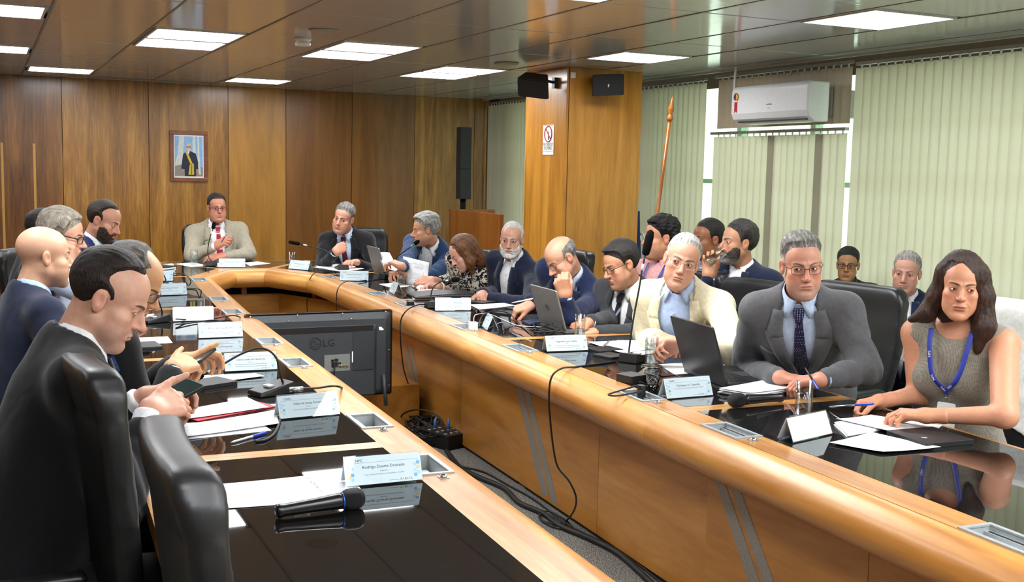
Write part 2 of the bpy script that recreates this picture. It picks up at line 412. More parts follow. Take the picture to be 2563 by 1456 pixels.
MB().box((LX, NY, -.1), (WX, BY+.2, 0)).build('floor', carpet(), kind='structure')
# -- ceiling: glossy metal tiles on a bar grid
def ceil_mat():
    m, nt, b = NT('ceiling_metal'); v = coords(nt, (1, 1, 1))
    n = nd(nt, 'ShaderNodeTexNoise', i_Scale=7.0, i_Detail=1.0); nt.links.new(coords(nt, (1.0, 5.0, 1.0)), n.inputs['Vector'])
    b.inputs['Base Color'].default_value = lin('#b9bfc6'); b.inputs['Roughness'].default_value = .11; b.inputs['Specular IOR Level'].default_value = .55; b.inputs['Metallic'].default_value = .0
    bump(nt, n.outputs['Fac'], .035, .02); return m
CM = ceil_mat(); BAR = plain('bar_paint', '#8f8c86', .4)
ceil = MB().box((LX, NY, CZ+.035), (CX, BY+.1, CZ+.12)).build('ceiling', plain('ceiling_void', '#2a2826', .9), kind='structure')
GX = [1.0 + .6275*i for i in range(-6, 8)]; GY = [6.29 + 1.24*i for i in range(-7, 6)]
LIGHTS = {}                                                      # (i, j) -> halves lit
def cell(x, y): return (min(range(len(GX)), key=lambda i: abs(GX[i]-x)), min(range(len(GY)), key=lambda j: abs(GY[j]-y)))
for x, y in ((1.0, 7.53), (2.255, 7.53), (3.51, 8.77), (1.0, 3.81), (1.6275, 3.81), (2.255, 3.81), (-.255, 3.81), (3.51, 1.33), (1.0, .09), (2.255, .09), (3.51, .09), (-.255, .09), (1.0, -1.15), (2.255, -1.15), (3.51, -1.15), (-1.51, 7.53)): LIGHTS[cell(x, y)] = (1, 1)
for x, y, h_ in ((4.1375, 3.81, (0, 1)), (4.1375, 6.29, (0, 1)), (.3725, 11.25, (1, 0)), (2.255, 11.25, (1, 0)), (-.255, 6.29, (0, 1)), (-.255, 8.77, (0, 1)), (-1.51, 3.81, (1, 0))): LIGHTS[cell(x, y)] = h_
GLOW = glow('led_panel', '#fbfdff', 17.0)
tmesh = {}
def tile(x0, y0, x1, y1):
    w_, l_ = round(x1-x0, 3), round(y1-y0, 3)
    if (w_, l_) not in tmesh:
        me = bpy.data.meshes.new('tile'); a = .003; h2 = .006
        vs = [(a, a, h2), (w_-a, a, h2), (w_-a, l_-a, h2), (a, l_-a, h2), (a+.006, a+.006, 0), (w_-a-.006, a+.006, 0), (w_-a-.006, l_-a-.006, 0), (a+.006, l_-a-.006, 0)]
        me.from_pydata(vs, [], [(7, 6, 5, 4), (0, 4, 5, 1), (1, 5, 6, 2), (2, 6, 7, 3), (3, 7, 4, 0), (0, 1, 2, 3)]); me.materials.append(CM); tmesh[(w_, l_)] = me
    o = link('tile', tmesh[(w_, l_)], None, ceil); o.location = (x0, y0, CZ + random.uniform(0, .0015)); o.rotation_euler = (random.uniform(-.0015, .0015), random.uniform(-.0015, .0015), 0)
led0 = None; LEDP = []
ORD = ['first', 'second', 'third', 'fourth', 'fifth', 'sixth', 'seventh', 'eighth', 'ninth', 'tenth', 'eleventh', 'twelfth', 'thirteenth', 'fourteenth', 'fifteenth', 'sixteenth']
def place_leds():
    global led0
    ys = sorted({round(y, 2) for x, y in LEDP}, reverse=True)
    for x, y in LEDP:
        r = ys.index(round(y, 2)); k = sorted(q[0] for q in LEDP if round(q[1], 2) == ys[r]).index(x)
        lab = f'square lit ceiling panel, {ORD[k]} from the left in the {ORD[r]} row from the panelled wall'
        if led0 is None:
            led0 = thing('ceiling_light', lab, 'light', (x, y, CZ), 0, 'ceiling light panels')
            fr = MB(); a, b = .29, .275
            for lo, hi in (((-a, -a, -.006), (a, -b, .02)), ((-a, b, -.006), (a, a, .02)), ((-a, -b, -.006), (-b, b, .02)), ((b, -b, -.006), (a, b, .02))): fr.box(lo, hi)
            fr.build('frame', plain('white_trim', '#e8e8e6', .4), led0); MB().rbox((-b, -b, -.004), (b, b, .004), .012).build('diffuser', GLOW, led0)
        else: dup(led0, (x, y, CZ), 0, lab, 'ceiling light panels')
for i in range(len(GX)):
    for j in range(len(GY)):
        x0, y0 = GX[i], GY[j]; x1 = x0 + .6275; y1 = y0 + 1.24
        if x0 > CX-.1 or y0 > BY: continue
        y1 = min(y1, BY); x1 = min(x1, CX)
        L_ = LIGHTS.get((i, j))
        if not L_: tile(x0, y0, x1, y1); continue
        for h_ in (0, 1):
            if L_[h_]: LEDP.append((x0 + .314, y0 + .31 + .62*h_))
            else: tile(x0, y0 + .62*h_, x1, y0 + .62*(h_+1))
place_leds()
for x in GX:
    if LX < x < CX:
        o = MB().box((-.006, NY, -.002), (.006, BY, .006)).build('bar', BAR, ceil); o.location = (x, 0, CZ)
# -- back wall in veneer panels
W1 = wood('veneer_golden', '#63400f', '#996722', '#c8933c', (7, 7, .5), rough=.28, coat=.35)
W2 = wood('veneer_honey', '#956624', '#b07b2e', '#c28f3e', (4, 4, .55), rough=.3, coat=.3, grain=.7)
W3 = wood('veneer_brown', '#6a4216', '#845420', '#98662c', (5, 5, .4), rough=.3, coat=.3, grain=.6)
W4 = wood('veneer_red', '#4a260c', '#7d4e1a', '#a67128', (6, 6, .4), rough=.28, coat=.35)
DARK = plain('shadow_gap', '#140c06', .8)
wb = MB().box((LX, BY+.03, 0), (WX, BY+.2, CZ+.2)).build('wall_back', DARK, kind='structure')
xs = [LX, -2.0, -1.0, -.1, .75, 1.62, 2.47, 3.12, 3.9, 4.68, 5.46, 5.66]
for i, mt in enumerate((W1, W1, W1, W4, W1, W1, W2, W3, W3, W1, W1)):
    MB().box((xs[i]+.003, BY, .0), (xs[i+1]-.003, BY+.03, CZ)).build('panel', mt, wb)
for x in (.17, .475):                                            # pale lipping strips on the leftmost panel in view
    MB().box((x-.012, BY-.004, .0), (x+.012, BY+.0, 1.75)).build('lipping', plain('pale_lipping', '#c29245', .35), wb)
wl = MB().box((LX-.15, NY, 0), (LX, BY, CZ+.2)).build('wall_left', W1, kind='structure')
wn = MB().box((LX, NY-.15, 0), (WX, NY, CZ+.2)).build('wall_near', plain('cream_wall', '#cfc6b4', .7), kind='structure')
# -- window wall on the right: parapet, lintel, mullions, green-tinted panes
CON = plain('window_wall', '#a9a596', .8)
wr = MB()
wr.box((WX, NY, 0), (WX+.2, BY, .55)); wr.box((WX, NY, 2.42), (WX+.2, BY, 2.9)); wr.box((CX, NY, 2.62), (WX+.2, BY, 2.7))
for a, b in ((BY-.65, BY+.2), (9.0, 9.9), (NY, -.6)): wr.box((WX, a, .55), (WX+.2, b, 2.42))
wr = wr.build('wall_right', CON, kind='structure')
FRM = plain('window_frame_paint', '#a8cdb4', .4)
def pane_mat():
    m = bpy.data.materials.new('tinted_pane'); m.use_nodes = True; nt = m.node_tree; nt.nodes.remove(nt.nodes['Principled BSDF'])
    t = nd(nt, 'ShaderNodeBsdfTransparent'); t.inputs[0].default_value = (.90, .97, .885, 1); g = nd(nt, 'ShaderNodeBsdfGlossy'); g.inputs['Roughness'].default_value = .03
    x = nd(nt, 'ShaderNodeMixShader'); x.inputs[0].default_value = .08
    nt.links.new(t.outputs[0], x.inputs[1]); nt.links.new(g.outputs[0], x.inputs[2]); nt.links.new(x.outputs[0], nt.nodes['Material Output'].inputs[0]); return m
PANE = pane_mat(); wn_ = 0
for y0, y1, n in ((9.9, BY-.65, 2), (6.1, 9.0, 3), (2.6, 6.1, 3), (-.6, 2.6, 3)):
    wn_ += 1; fr = MB(); fr.box((WX+.03, y0, .55), (WX+.1, y1, .6)); fr.box((WX+.03, y0, 2.37), (WX+.1, y1, 2.42)); fr.box((WX+.03, y0, 1.5), (WX+.1, y1, 1.54))
    for k in range(n+1):
        yy = y0 + (y1-y0)*k/n; fr.box((WX+.025, yy-.03, .55), (WX+.105, yy+.03, 2.42))
    f = fr.build('window_%d' % wn_, FRM, kind='structure')
    for k in range(n):
        for z0, z1 in ((.6, 1.5), (1.54, 2.37)):
            MB().box((WX+.06, y0+(y1-y0)*k/n+.03, z0), (WX+.066, y0+(y1-y0)*(k+1)/n-.03, z1)).build('pane', PANE, f)
# pelmet board behind the ceiling edge, pale edge trim, dark band over the blinds
MB().box((CX, NY, CZ-.012), (CX+.025, BY, CZ+.03)).build('trim_1', plain('pale_trim', '#c9d4cb', .3), kind='structure')
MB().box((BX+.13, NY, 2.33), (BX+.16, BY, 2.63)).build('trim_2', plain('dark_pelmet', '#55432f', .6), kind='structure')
# -- column clad in veneer
PW = wood('veneer_column', '#96611e', '#bb802e', '#d29a44', (6, 6, .5), rough=.3, coat=.3, grain=.7)
col = MB().box((4.42, 8.25, 0), (5.14, 8.98, CZ+.2)).build('column', DARK, kind='structure')
MB().box((4.40, 8.235, .02), (4.42, 8.985, CZ)).build('panel', PW, col)
MB().box((4.425, 8.23, .02), (5.13, 8.25, CZ)).build('panel', PW, col)
MB().box((4.40, 8.98, .02), (5.13, 9.0, CZ)).build('panel', PW, col)
# -- vertical blinds
def blind_mat(name, c, c2, tr):
    m, nt, b = NT(name); n = nd(nt, 'ShaderNodeTexNoise', i_Scale=3.0, i_Detail=3.0); nt.links.new(coords(nt), n.inputs['Vector'])
    r = ramp(nt, n.outputs['Fac'], [(.3, c), (.7, c2)]); nt.links.new(r.outputs[0], b.inputs['Base Color']); b.inputs['Roughness'].default_value = .8; b.inputs['Specular IOR Level'].default_value = .15
    t = nd(nt, 'ShaderNodeBsdfTranslucent'); nt.links.new(r.outputs[0], t.inputs[0]); x = nd(nt, 'ShaderNodeMixShader'); x.inputs[0].default_value = tr
    o = nt.nodes['Material Output']; nt.links.new(b.outputs[0], x.inputs[1]); nt.links.new(t.outputs[0], x.inputs[2]); nt.links.new(x.outputs[0], o.inputs[0]); return m
BL = blind_mat('blind_fabric', '#e8e5d2', '#f0eedf', .5); BL2 = blind_mat('blind_beige', '#cbbda8', '#d6cab6', .32); BL3 = blind_mat('blind_dull', '#a09c84', '#aaa68e', .15)
RAIL = plain('blind_rail', '#8d8a80', .4, .3); HOOK = plain('hook_plastic', '#dfe6e0', .4)
slm = {}
def slat_mesh(h_, w_, mt):
    k = (round(h_, 3), w_, mt.name)
    if k not in slm:
        vs = []; n = 5
        for z in (0, -h_):
            for q in range(n):
                y = (q/(n-1)-.5)*w_; vs.append((.010*(1-(2*y/w_)**2) - .005, y, z))
        f = [(q, q+1, n+q+1, n+q) for q in range(n-1)]
        b = len(vs); vs += [(x-.0012, y, z) for x, y, z in vs]; f += [tuple(b+i for i in reversed(t)) for t in f]
        me = bpy.data.meshes.new('slat'); me.from_pydata(vs, [], f); me.materials.append(mt); slm[k] = me
    return slm[k]
def blind(label, y0, y1, z0, z1, sp, ang, x=None, mt=None, skip=None, dull=(), wv=.089):
    k_ = BX/5.2; x = BX if x is None else BX + .02; y0 *= k_; y1 *= k_; z1 = 1.57 + (z1-1.57)*k_; z0 = max(.1, z0)
    t = thing('vertical_blind', label, 'blind', (x, y0, z1), 0, 'vertical blinds')
    MB().box((-.02, 0, .0), (.02, y1-y0, .022)).build('head_rail', RAIL, t)
    n = int((y1-y0)/sp); hk = MB()
    for k in range(n):
        y = (k+.5)*sp
        if skip and skip(y0+y): continue
        o = link('slat', slat_mesh(z1-z0-.02, wv, BL3 if k in dull else (mt or BL)), None, t, True)
        o.location = (random.uniform(-.003, .003), y, -.02); o.rotation_euler = (0, 0, math.radians(ang + random.uniform(-4, 4)))
        hk.box((-.004, y-.006, -.03), (.004, y+.006, .0))
    hk.build('hooks', HOOK, t, kind='stuff'); return t
blind('ridged grey-green vertical blind left of the wooden column', 10.2, 11.62, .5, 2.32, .078, 34)
blind('pale vertical blind between wooden column and air conditioner', 7.39, 8.9, .3, 2.32, .080, 16)
blind('short beige vertical blind hanging behind the air conditioner', 5.76, 7.28, 1.97, 2.33, .080, 8, 5.24, BL2)
blind('pale vertical blind below the air conditioner', 5.76, 7.28, .3, 1.89, .080, 10, None, None, None, (3, 10))
blind('broad pale vertical blind at the right edge of the room', 1.5, 5.69, .2, 2.31, .080, 12)

def unit(v): v = np.asarray(v, float); return v/np.linalg.norm(v)
def sst(x, a, b): t = np.clip((x-a)/(b-a), 0, 1); return t*t*(3-2*t)

# ------------------------------------------------------------------ the U-shaped table, in sections
TW = wood('table_wood', '#8f5b28', '#b07b40', '#c8965c', (9, .8, 9), rough=.34, coat=.2, grain=.8)
TW2 = wood('bullnose_wood', '#925c22', '#b87d36', '#cf9b52', (5, .55, 5), rough=.40, coat=.18, grain=.7, dist=2.0)
TW3 = wood('table_panel_wood', '#965f22', '#b47a30', '#c88f46', (3.5, .7, 5), rough=.35, coat=.25, grain=.7)
TS = wood('strip_wood', '#9a672b', '#b98545', '#d0a05e', (1.2, 9, 9), rough=.32, coat=.25)
def black_glass():
    m, nt, b = NT('black_glass'); b.inputs['Base Color'].default_value = (.006, .0055, .0055, 1); b.inputs['Roughness'].default_value = .015
    b.inputs['IOR'].default_value = 1.52; b.inputs['Specular IOR Level'].default_value = .75
    n = nd(nt, 'ShaderNodeTexNoise', i_Scale=3.0, i_Detail=2.0); nt.links.new(coords(nt), n.inputs['Vector']); mr = nd(nt, 'ShaderNodeMapRange'); mr.inputs[3].default_value = .01; mr.inputs[4].default_value = .035
    nt.links.new(n.outputs['Fac'], mr.inputs[0]); nt.links.new(mr.outputs[0], b.inputs['Roughness']); return m
BG = black_glass(); STEEL = plain('brushed_steel', '#a9a9a6', .35, .8); BOXM = plain('box_aluminium', '#a3a9ab', .4, .3); WHITE = plain('white_plastic', '#e9e9e6', .35); BLACK = plain('black_plastic', '#0f0f10', .4)
STRIPE = plain('grey_inlay', '#98948c', .4, .3, var=.12, scale=90)
PL = [(1.985, -.2), (1.985, 1.59), (1.985, 3.27), (1.985, 4.95), (1.978, 6.63), (1.92, 8.32), (1.66, 8.87), (1.345, 8.87), (1.085, 8.32), (1.027, 6.48), (1.02, 4.8), (1.02, 3.12), (1.02, 1.44), (1.02, -.2)]
SEG = []
LAB = ['near end section of the right table arm, mostly out of frame', 'right table section in front of the woman in the grey dress', 'right table section with the open black laptop', 'right table section with the grey laptop and white charger', 'right table section under the black portfolio',
       'short far right corner section of the table', 'head section of the table before the man in beige', 'short far left corner section of the table', 'left table section farthest from camera, below the bearded man',
       'left table section behind the glare-white card', 'left table section with the red folder', 'left table section with the handheld microphone', 'near end section of the left table arm, out of frame']
def seg_frames():
    n = len(PL)-1; ds = [unit([PL[i+1][0]-PL[i][0], PL[i+1][1]-PL[i][1]]) for i in range(n)]
    for i in range(n):
        A, B = PL[i], PL[i+1]; L = math.hypot(B[0]-A[0], B[1]-A[1]); d = ds[i]
        def k(a, b): return math.tan(math.asin(max(-1, min(1, a[0]*b[1]-a[1]*b[0])))/2)
        kA = k(ds[i-1], d) if i else 0; kB = k(d, ds[i+1]) if i < n-1 else 0
        SEG.append(dict(A=A, d=d, L=L, kA=kA, kB=kB, x=(d[1], -d[0])))
seg_frames()
def tloc(P):
    """room point -> (segment, o, y) on the table"""
    u = (P[0]-KS*P[1])/_n; v = (P[1]+KS*P[0])/_n; best = None
    for i, s in enumerate(SEG):
        y = (u-s['A'][0])*s['d'][0] + (v-s['A'][1])*s['d'][1]; o = (u-s['A'][0])*s['x'][0] + (v-s['A'][1])*s['x'][1]
        if -.02 + -s['kA']*max(o, 0) <= y <= s['L'] + s['kB']*max(o, 0)+.02 and -.2 < o < 1.0:
            if best is None or abs(o-.05) < abs(best[1]-.05): best = (i, o, y)
    return best
BOXPX = [(1071, 1163), (925, 1054), (738, 908), (660, 855), (559, 781), (514, 749), (446, 701), (1829, 1078), (2520, 1350), (1606, 990), (1292, 872), (1183, 818), (1028, 762), (946, 735), (831, 693)]
BOXES = {}
for q in BOXPX:
    r_ = tloc(PZ(q[0], q[1], .75))
    if r_: BOXES.setdefault(r_[0], []).append(r_[2])
BOXES.setdefault(0, []).append(.5)
for k_ in BOXES: BOXES[k_].sort()
def seg_part(s, prof, z_of=None, y0=None, y1=None):
    """prisms along a section: prof = [(o, z)...] closed, mitred at both ends unless y0/y1 given"""
    m = MB(); n = len(prof); vs = []
    for end in (0, 1):
        for o, z in prof:
            if end == 0: y = (-s['kA']*o) if y0 is None else y0
            else: y = (s['L'] + s['kB']*o) if y1 is None else y1
            vs.append((o, y, z))
    m.add(vs, [(i, n+i, n+(i+1) % n, (i+1) % n) for i in range(n)] + [tuple(range(n)), tuple(range(2*n-1, n-1, -1))]); return m
def power_box(t, y):
    f = MB(); a, b = .0525, .1025; ia, ib = .040, .090; x0 = .0525
    for lo, hi in (((x0-a, y-b, .748), (x0+a, y-ib, .7545)), ((x0-a, y+ib, .748), (x0+a, y+b, .7545)), ((x0-a, y-ib, .748), (x0-ia, y+ib, .7545)), ((x0+ia, y-ib, .748), (x0+a, y+ib, .7545))): f.box(lo, hi)
    for lo, hi in (((x0-ia-.002, y-ib, .704), (x0-ia, y+ib, .75)), ((x0+ia, y-ib, .704), (x0+ia+.002, y+ib, .75)), ((x0-ia, y-ib-.002, .704), (x0+ia, y-ib, .75)), ((x0-ia, y+ib, .704), (x0+ia, y+ib+.002, .75))): f.box(lo, hi)
    f.box((x0-ia, y-ib, .702), (x0+ia, y+ib, .706)); f.box((x0+.020, y-ib, .728), (x0+ia, y+ib, .740))
    p = f.build('power_box', BOXM, t)
    so = MB()
    for k in (-1, 0, 1): so.rbox((x0-.030, y+k*.05-.020, .706), (x0+.012, y+k*.05+.020, .716), .006)
    so.build('socket', WHITE, p, kind='stuff')
    MB().box((x0+.024, y-ib+.01, .7395), (x0+.030, y+ib-.01, .7415)).build('slot', BLACK, p)
def xlr(t, y, x0=.045):
    p = MB(); p.rbox((x0-.013, y-.016, .7495), (x0+.013, y+.016, .7525), .003); q = p.build('microphone_socket', STEEL, t)
    MB().lathe([(.0105, .7525), (.0105, .758), (.0085, .758), (.0085, .7535), (.001, .7535)], 14, Matrix.Translation((x0, y, 0))).build('socket_ring', plain('chrome', '#c8c8c8', .15, 1), q, True)
for i, s in enumerate(SEG):
    A = s['A']; wx, wy = TXY(*A); t = thing('conference_table', 'table: ' + LAB[i] if False else LAB[i], 'table', (wx, wy, 0), TROT + math.atan2(s['d'][1], s['d'][0]) - PI/2, None)
    s['root'] = t; arm = i <= 4 or i >= 8; SW = .036
    bn = [(.0 - .085*math.sin(PI*k/14), .677 + .0722*math.cos(PI*k/14)) for k in range(15)]
    seg_part(s, bn + [(.0115, .605), (.0115, .749)]).build('bullnose', TW2, t, auto=True)
    seg_part(s, [(.108, .70), (.80, .70), (.80, .741), (.108, .741)][::-1]).build('top_board', TW, t)
    ys = BOXES.get(i, []); cuts = []
    for y in ys: cuts.append((y-.091, y+.091))
    prev = None
    for a, b in cuts + [(None, None)]:
        seg_part(s, [(-.001, .70), (.107, .70), (.107, .7505), (-.001, .7505)][::-1], y0=prev, y1=a).build('inner_band', TW, t)
        prev = b
    for y in ys: power_box(t, y)
    for y in ys: xlr(t, y + (.135 if i >= 8 else -.135) * (1 if arm else 0) + (0 if arm else .16))
    m1 = seg_part(s, [(.107, .741), (.80, .741), (.80, .7508), (.107, .7508)][::-1])
    def strip(end):
        m = MB(); y = lambda o, e: ((-s['kA']*o) if end == 0 else s['L'] + s['kB']*o) + (e if end == 0 else -e)
        q = [(.107, y(.107, .0008)), (.80, y(.80, .0008)), (.80, y(.80, SW)), (.107, y(.107, SW))]
        if end: q = q[::-1]
        m.prism(q, .741, .7506).build('end_strip', TS, t)
    strip(0); strip(1)
    yA = lambda o: -s['kA']*o + SW; yB = lambda o: s['L'] + s['kB']*o - SW
    MB().prism([(.108, yA(.108)), (.782, yA(.782)), (.782, yB(.782)), (.108, yB(.108))], .741, .7512).build('glass_panel', BG, t)
    MB().prism([(.782, yA(.782)), (.80, yA(.80)), (.80, yB(.80)), (.782, yB(.782))], .741, .7506).build('outer_edge', TW, t)
    if arm:
        half = s['L']*.5
        seg_part(s, [(.19, .02), (.215, .02), (.215, .70), (.19, .70)][::-1], y1=half-.0015).build('front_panel', TW3, t)
        seg_part(s, [(.19, .02), (.215, .02), (.215, .70), (.19, .70)][::-1], y0=half+.0015).build('front_panel', TW3, t)
    else:
        seg_part(s, [(.19, .02), (.215, .02), (.215, .53), (.19, .53)][::-1]).build('front_panel', TW3, t)
        seg_part(s, [(.30, .40), (.31, .40), (.31, .70), (.30, .70)][::-1]).build('back_board', DARK, t)
    for y in ((.15, s['L']-.15) if arm else (s['L']*.5,)): MB().box((.215, y-.02, .0), (.70, y+.02, .70)).build('support', TW3, t)
    MB().box((.20, .05, 0), (.24, s['L']-.05, .02)).build('plinth', DARK, t)
# slanted grey inlays on the right front panels
def inlay(top, bot, wpx):
    for (tx, ty), (bx, by) in zip(top, bot):
        pts = []
        for (px, py), w_ in (((tx, ty), wpx), ((bx, by), wpx*1.25)): pts += [PU(px-w_/2, py, 2.17), PU(px+w_/2, py, 2.17)]
        lo = [tloc((p.x, p.y)) for p in pts]; i = lo[0][0]; s = SEG[i]; M_ = s['root']
        ys = [((p.x-KS*p.y)/_n - s['A'][0])*s['d'][0] + ((p.y+KS*p.x)/_n - s['A'][1])*s['d'][1] for p in pts]; zs = [p.z for p in pts]
        q = [(ys[0], min(zs[0], .66)), (ys[1], min(zs[1], .66)), (ys[3], max(zs[3], .03)), (ys[2], max(zs[2], .03))]
        vs = [(.1885, y, z) for y, z in q] + [(.1905, y, z) for y, z in q]
        mesh('inlay', vs, [(0, 1, 2, 3), (7, 6, 5, 4), (0, 4, 5, 1), (1, 5, 6, 2), (2, 6, 7, 3), (3, 7, 4, 0)], STRIPE, M_)
inlay([(1297, 970), (1317, 980)], [(1362, 1240), (1387, 1262)], 13)
inlay([(1798, 1200), (1838, 1222)], [(1890, 1470), (1935, 1495)], 22)
inlay([(1018, 862), (1030, 868)], [(1048, 1030), (1064, 1042)], 7)

# ------------------------------------------------------------------ leather chairs
def leather():
    m, nt, b = NT('black_leather'); v = coords(nt)
    n = nd(nt, 'ShaderNodeTexNoise', i_Scale=5.0, i_Detail=3.0); nt.links.new(v, n.inputs['Vector'])
    r = ramp(nt, n.outputs['Fac'], [(.3, '#101112'), (.7, '#1b1c1e')]); nt.links.new(r.outputs[0], b.inputs['Base Color'])
    mr = nd(nt, 'ShaderNodeMapRange'); mr.inputs[3].default_value = .28; mr.inputs[4].default_value = .5; nt.links.new(n.outputs['Fac'], mr.inputs[0]); nt.links.new(mr.outputs[0], b.inputs['Roughness'])
    vo = nd(nt, 'ShaderNodeTexVoronoi', i_Scale=700.0); nt.links.new(v, vo.inputs['Vector']); bump(nt, vo.outputs['Distance'], .08, .0015); return m
LEATHER = leather(); DARKMETAL = plain('dark_metal', '#1c1c1e', .35, .6)
def rb(q, hx, hy, hz, r):
    d = np.stack([np.abs(q[:, 0])-hx+r, np.abs(q[:, 1])-hy+r, np.abs(q[:, 2])-hz+r], 1); return np.sqrt((np.maximum(d, 0)**2).sum(1)) + np.minimum(d.max(1), 0) - r
def back_sdf(P):
    x, y, z = P[:, 0], P[:, 1], P[:, 2]; t = np.clip((z-.36)/.74, 0, 1)
    w = .205 + .065*sst(t, 0, .75) - .012*sst(t, .8, 1); yc = -.225 - .085*t**1.3 + .020*(x/.27)**2 - .010*np.sin(t*3.1)
    th = .030 + .004*t + .009*np.exp(-((t-.955)/.075)**2)
    dx = np.abs(x)-w+.07; dz = np.abs(z-.73)-.37+.07; d2 = np.sqrt(np.maximum(dx, 0)**2 + np.maximum(dz, 0)**2) + np.minimum(np.maximum(dx, dz), 0) - .07
    dy = np.abs(y-yc) - th + .0
    a = d2 + .022; b = dy + .022; d = np.sqrt(np.maximum(a, 0)**2 + np.maximum(b, 0)**2) + np.minimum(np.maximum(a, b), 0) - .022
    seam = .004*np.exp(-((t-.85)/.012)**2)*(y < yc) + .003*np.exp(-((t-.28)/.01)**2)*(y < yc) + .004*np.exp(-((np.abs(x)-w+.012)/.006)**2)
    return d + seam
def make_chair(label):
    t = thing('office_chair', label, 'chair', (0, 0, 0), 0, 'black leather chairs')
    V, Q = surf(back_sdf, (-.36, -.42, .30), (.36, -.05, 1.16), .011); np_mesh('backrest', relax(V, Q, 1, .4), Q, LEATHER, t)
    V, Q = surf(lambda P: rb(P - A3((0, .02, .455)), .255, .255, .055, .05) + .006*np.exp(-((np.abs(P[:, 0])-.17)/.02)**2), (-.3, -.3, .36), (.3, .34, .55), .014); np_mesh('seat', relax(V, Q, 1, .4), Q, LEATHER, t)
    for sx in (-1, 1):
        MB().tube(bez([(sx*.24, .10, .42), (sx*.295, .13, .50), (sx*.30, .12, .625), (sx*.30, -.02, .645), (sx*.29, -.15, .62), (sx*.25, -.21, .52)], 5), .014, 8).build('armrest', DARKMETAL, t, True)
        V, Q = surf(lambda P: rb(P - A3((sx*.30, .04, .655)), .028, .13, .016, .014), (sx*.30-.05, -.12, .62), (sx*.30+.05, .2, .69), .010); np_mesh('arm_pad', V, Q, LEATHER, t)
    MB().lathe([(.045, .36), (.045, .39), (.028, .38), (.028, .10), (.05, .09), (.05, .06)], 14).build('gas_column', DARKMETAL, t, True)
    for k in range(5):
        a = 2*PI*k/5 + .3; c, s_ = math.cos(a), math.sin(a)
        m = MB(); m.tube([(.03*c, .03*s_, .085), (.17*c, .17*s_, .075), (.30*c, .30*s_, .062)], [.028, .022, .017], 8); l = m.build('leg', DARKMETAL, t, True)
        MB().lathe([(.012, -.014), (.027, -.012), (.027, .012), (.012, .014)], 12, Matrix.Translation((.30*c, .30*s_, .027)) @ Matrix.Rotation(a, 4, 'Z') @ rot('Y', 90)).build('caster', BLACK, l, True)
    return t
CH0 = None
def chair(label, x, y, heading, hz=1.0):
    """heading: degrees, 0 = faces +y, 90 = faces +x"""
    global CH0
    rz = -math.radians(heading)
    if CH0 is None: CH0 = make_chair(label); CH0.location = (x, y, 0); CH0.rotation_euler = (0, 0, rz); return CH0
    c = dup(CH0, (x, y, 0), rz, label, 'black leather chairs'); c.scale = (1, 1, hz); return c

# ------------------------------------------------------------------ things on the tables, on the walls and on the floor
TOP = .7512
ACR = thin_mat('acrylic', 1.3, (.98, .99, .99, 1), .25)
def printed():
    m, nt, b = NT('printed_paper'); v = coords(nt); sp = nd(nt, 'ShaderNodeSeparateXYZ'); nt.links.new(v, sp.inputs[0])
    def M(op, a, bb):
        n = nd(nt, 'ShaderNodeMath', operation=op)
        for i, q in enumerate((a, bb)):
            if isinstance(q, (int, float)): n.inputs[i].default_value = q
            else: nt.links.new(q, n.inputs[i])
        return n.outputs[0]
    ln = M('LESS_THAN', M('FRACT', M('MULTIPLY', sp.outputs[1], 115.0), 0), .42)
    n = nd(nt, 'ShaderNodeTexNoise', i_Scale=1.0, i_Detail=1.0); nt.links.new(coords(nt, (190, 55, 1)), n.inputs['Vector']); wd = M('GREATER_THAN', n.outputs['Fac'], .46)
    n2 = nd(nt, 'ShaderNodeTexNoise', i_Scale=1.0, i_Detail=1.0); nt.links.new(coords(nt, (9, 21, 1)), n2.inputs['Vector']); bl = M('GREATER_THAN', n2.outputs['Fac'], .47)
    ok = M('MULTIPLY', M('MULTIPLY', ln, wd), M('MULTIPLY', bl, M('MULTIPLY', M('LESS_THAN', M('ABSOLUTE', sp.outputs[0], 0), .085), M('LESS_THAN', M('ABSOLUTE', sp.outputs[1], 0), .125))))
    mx = nd(nt, 'ShaderNodeMix', data_type='RGBA'); mx.inputs[6].default_value = lin('#eef0f3'); mx.inputs[7].default_value = lin('#8d959e'); nt.links.new(M('MULTIPLY', ok, .8), mx.inputs[0])
    nt.links.new(mx.outputs[2], b.inputs['Base Color']); b.inputs['Roughness'].default_value = .7; return m
PAPER = printed(); PLAINP = plain('white_paper', '#f0f2f4', .7, var=.02)
INK = plain('ink', '#333b44', .7); INK2 = plain('grey_ink', '#8a959c', .7); CARDP = plain('card_paper', '#d3e3ec', .6, var=.03, scale=8); CARD_GLARE = plain('card_glare_white', '#e9eef1', .6, var=.02)
SQ1 = plain('square_blue', '#6ea6d6', .6); SQ2 = plain('square_pale', '#a9cde3', .6); SQ3 = plain('square_yellow', '#e2c27c', .6)
RED = plain('red_print', '#b3202a', .5); GREEN = plain('green_print', '#3c8a45', .5); YEL = plain('yellow_print', '#d9bb2e', .5)
RUBBER = plain('cable_rubber', '#111112', .55); BLUEP = plain('blue_plastic', '#1f3fbf', .3); SILV = plain('silver_metal', '#b9bcbe', .25, .9); FOAM = plain('foam', '#0d0d0e', .95, spec=.1, bmp=.6, bscale=900)
def Zp(px, py, z=TOP): return PZ(px, py, z)
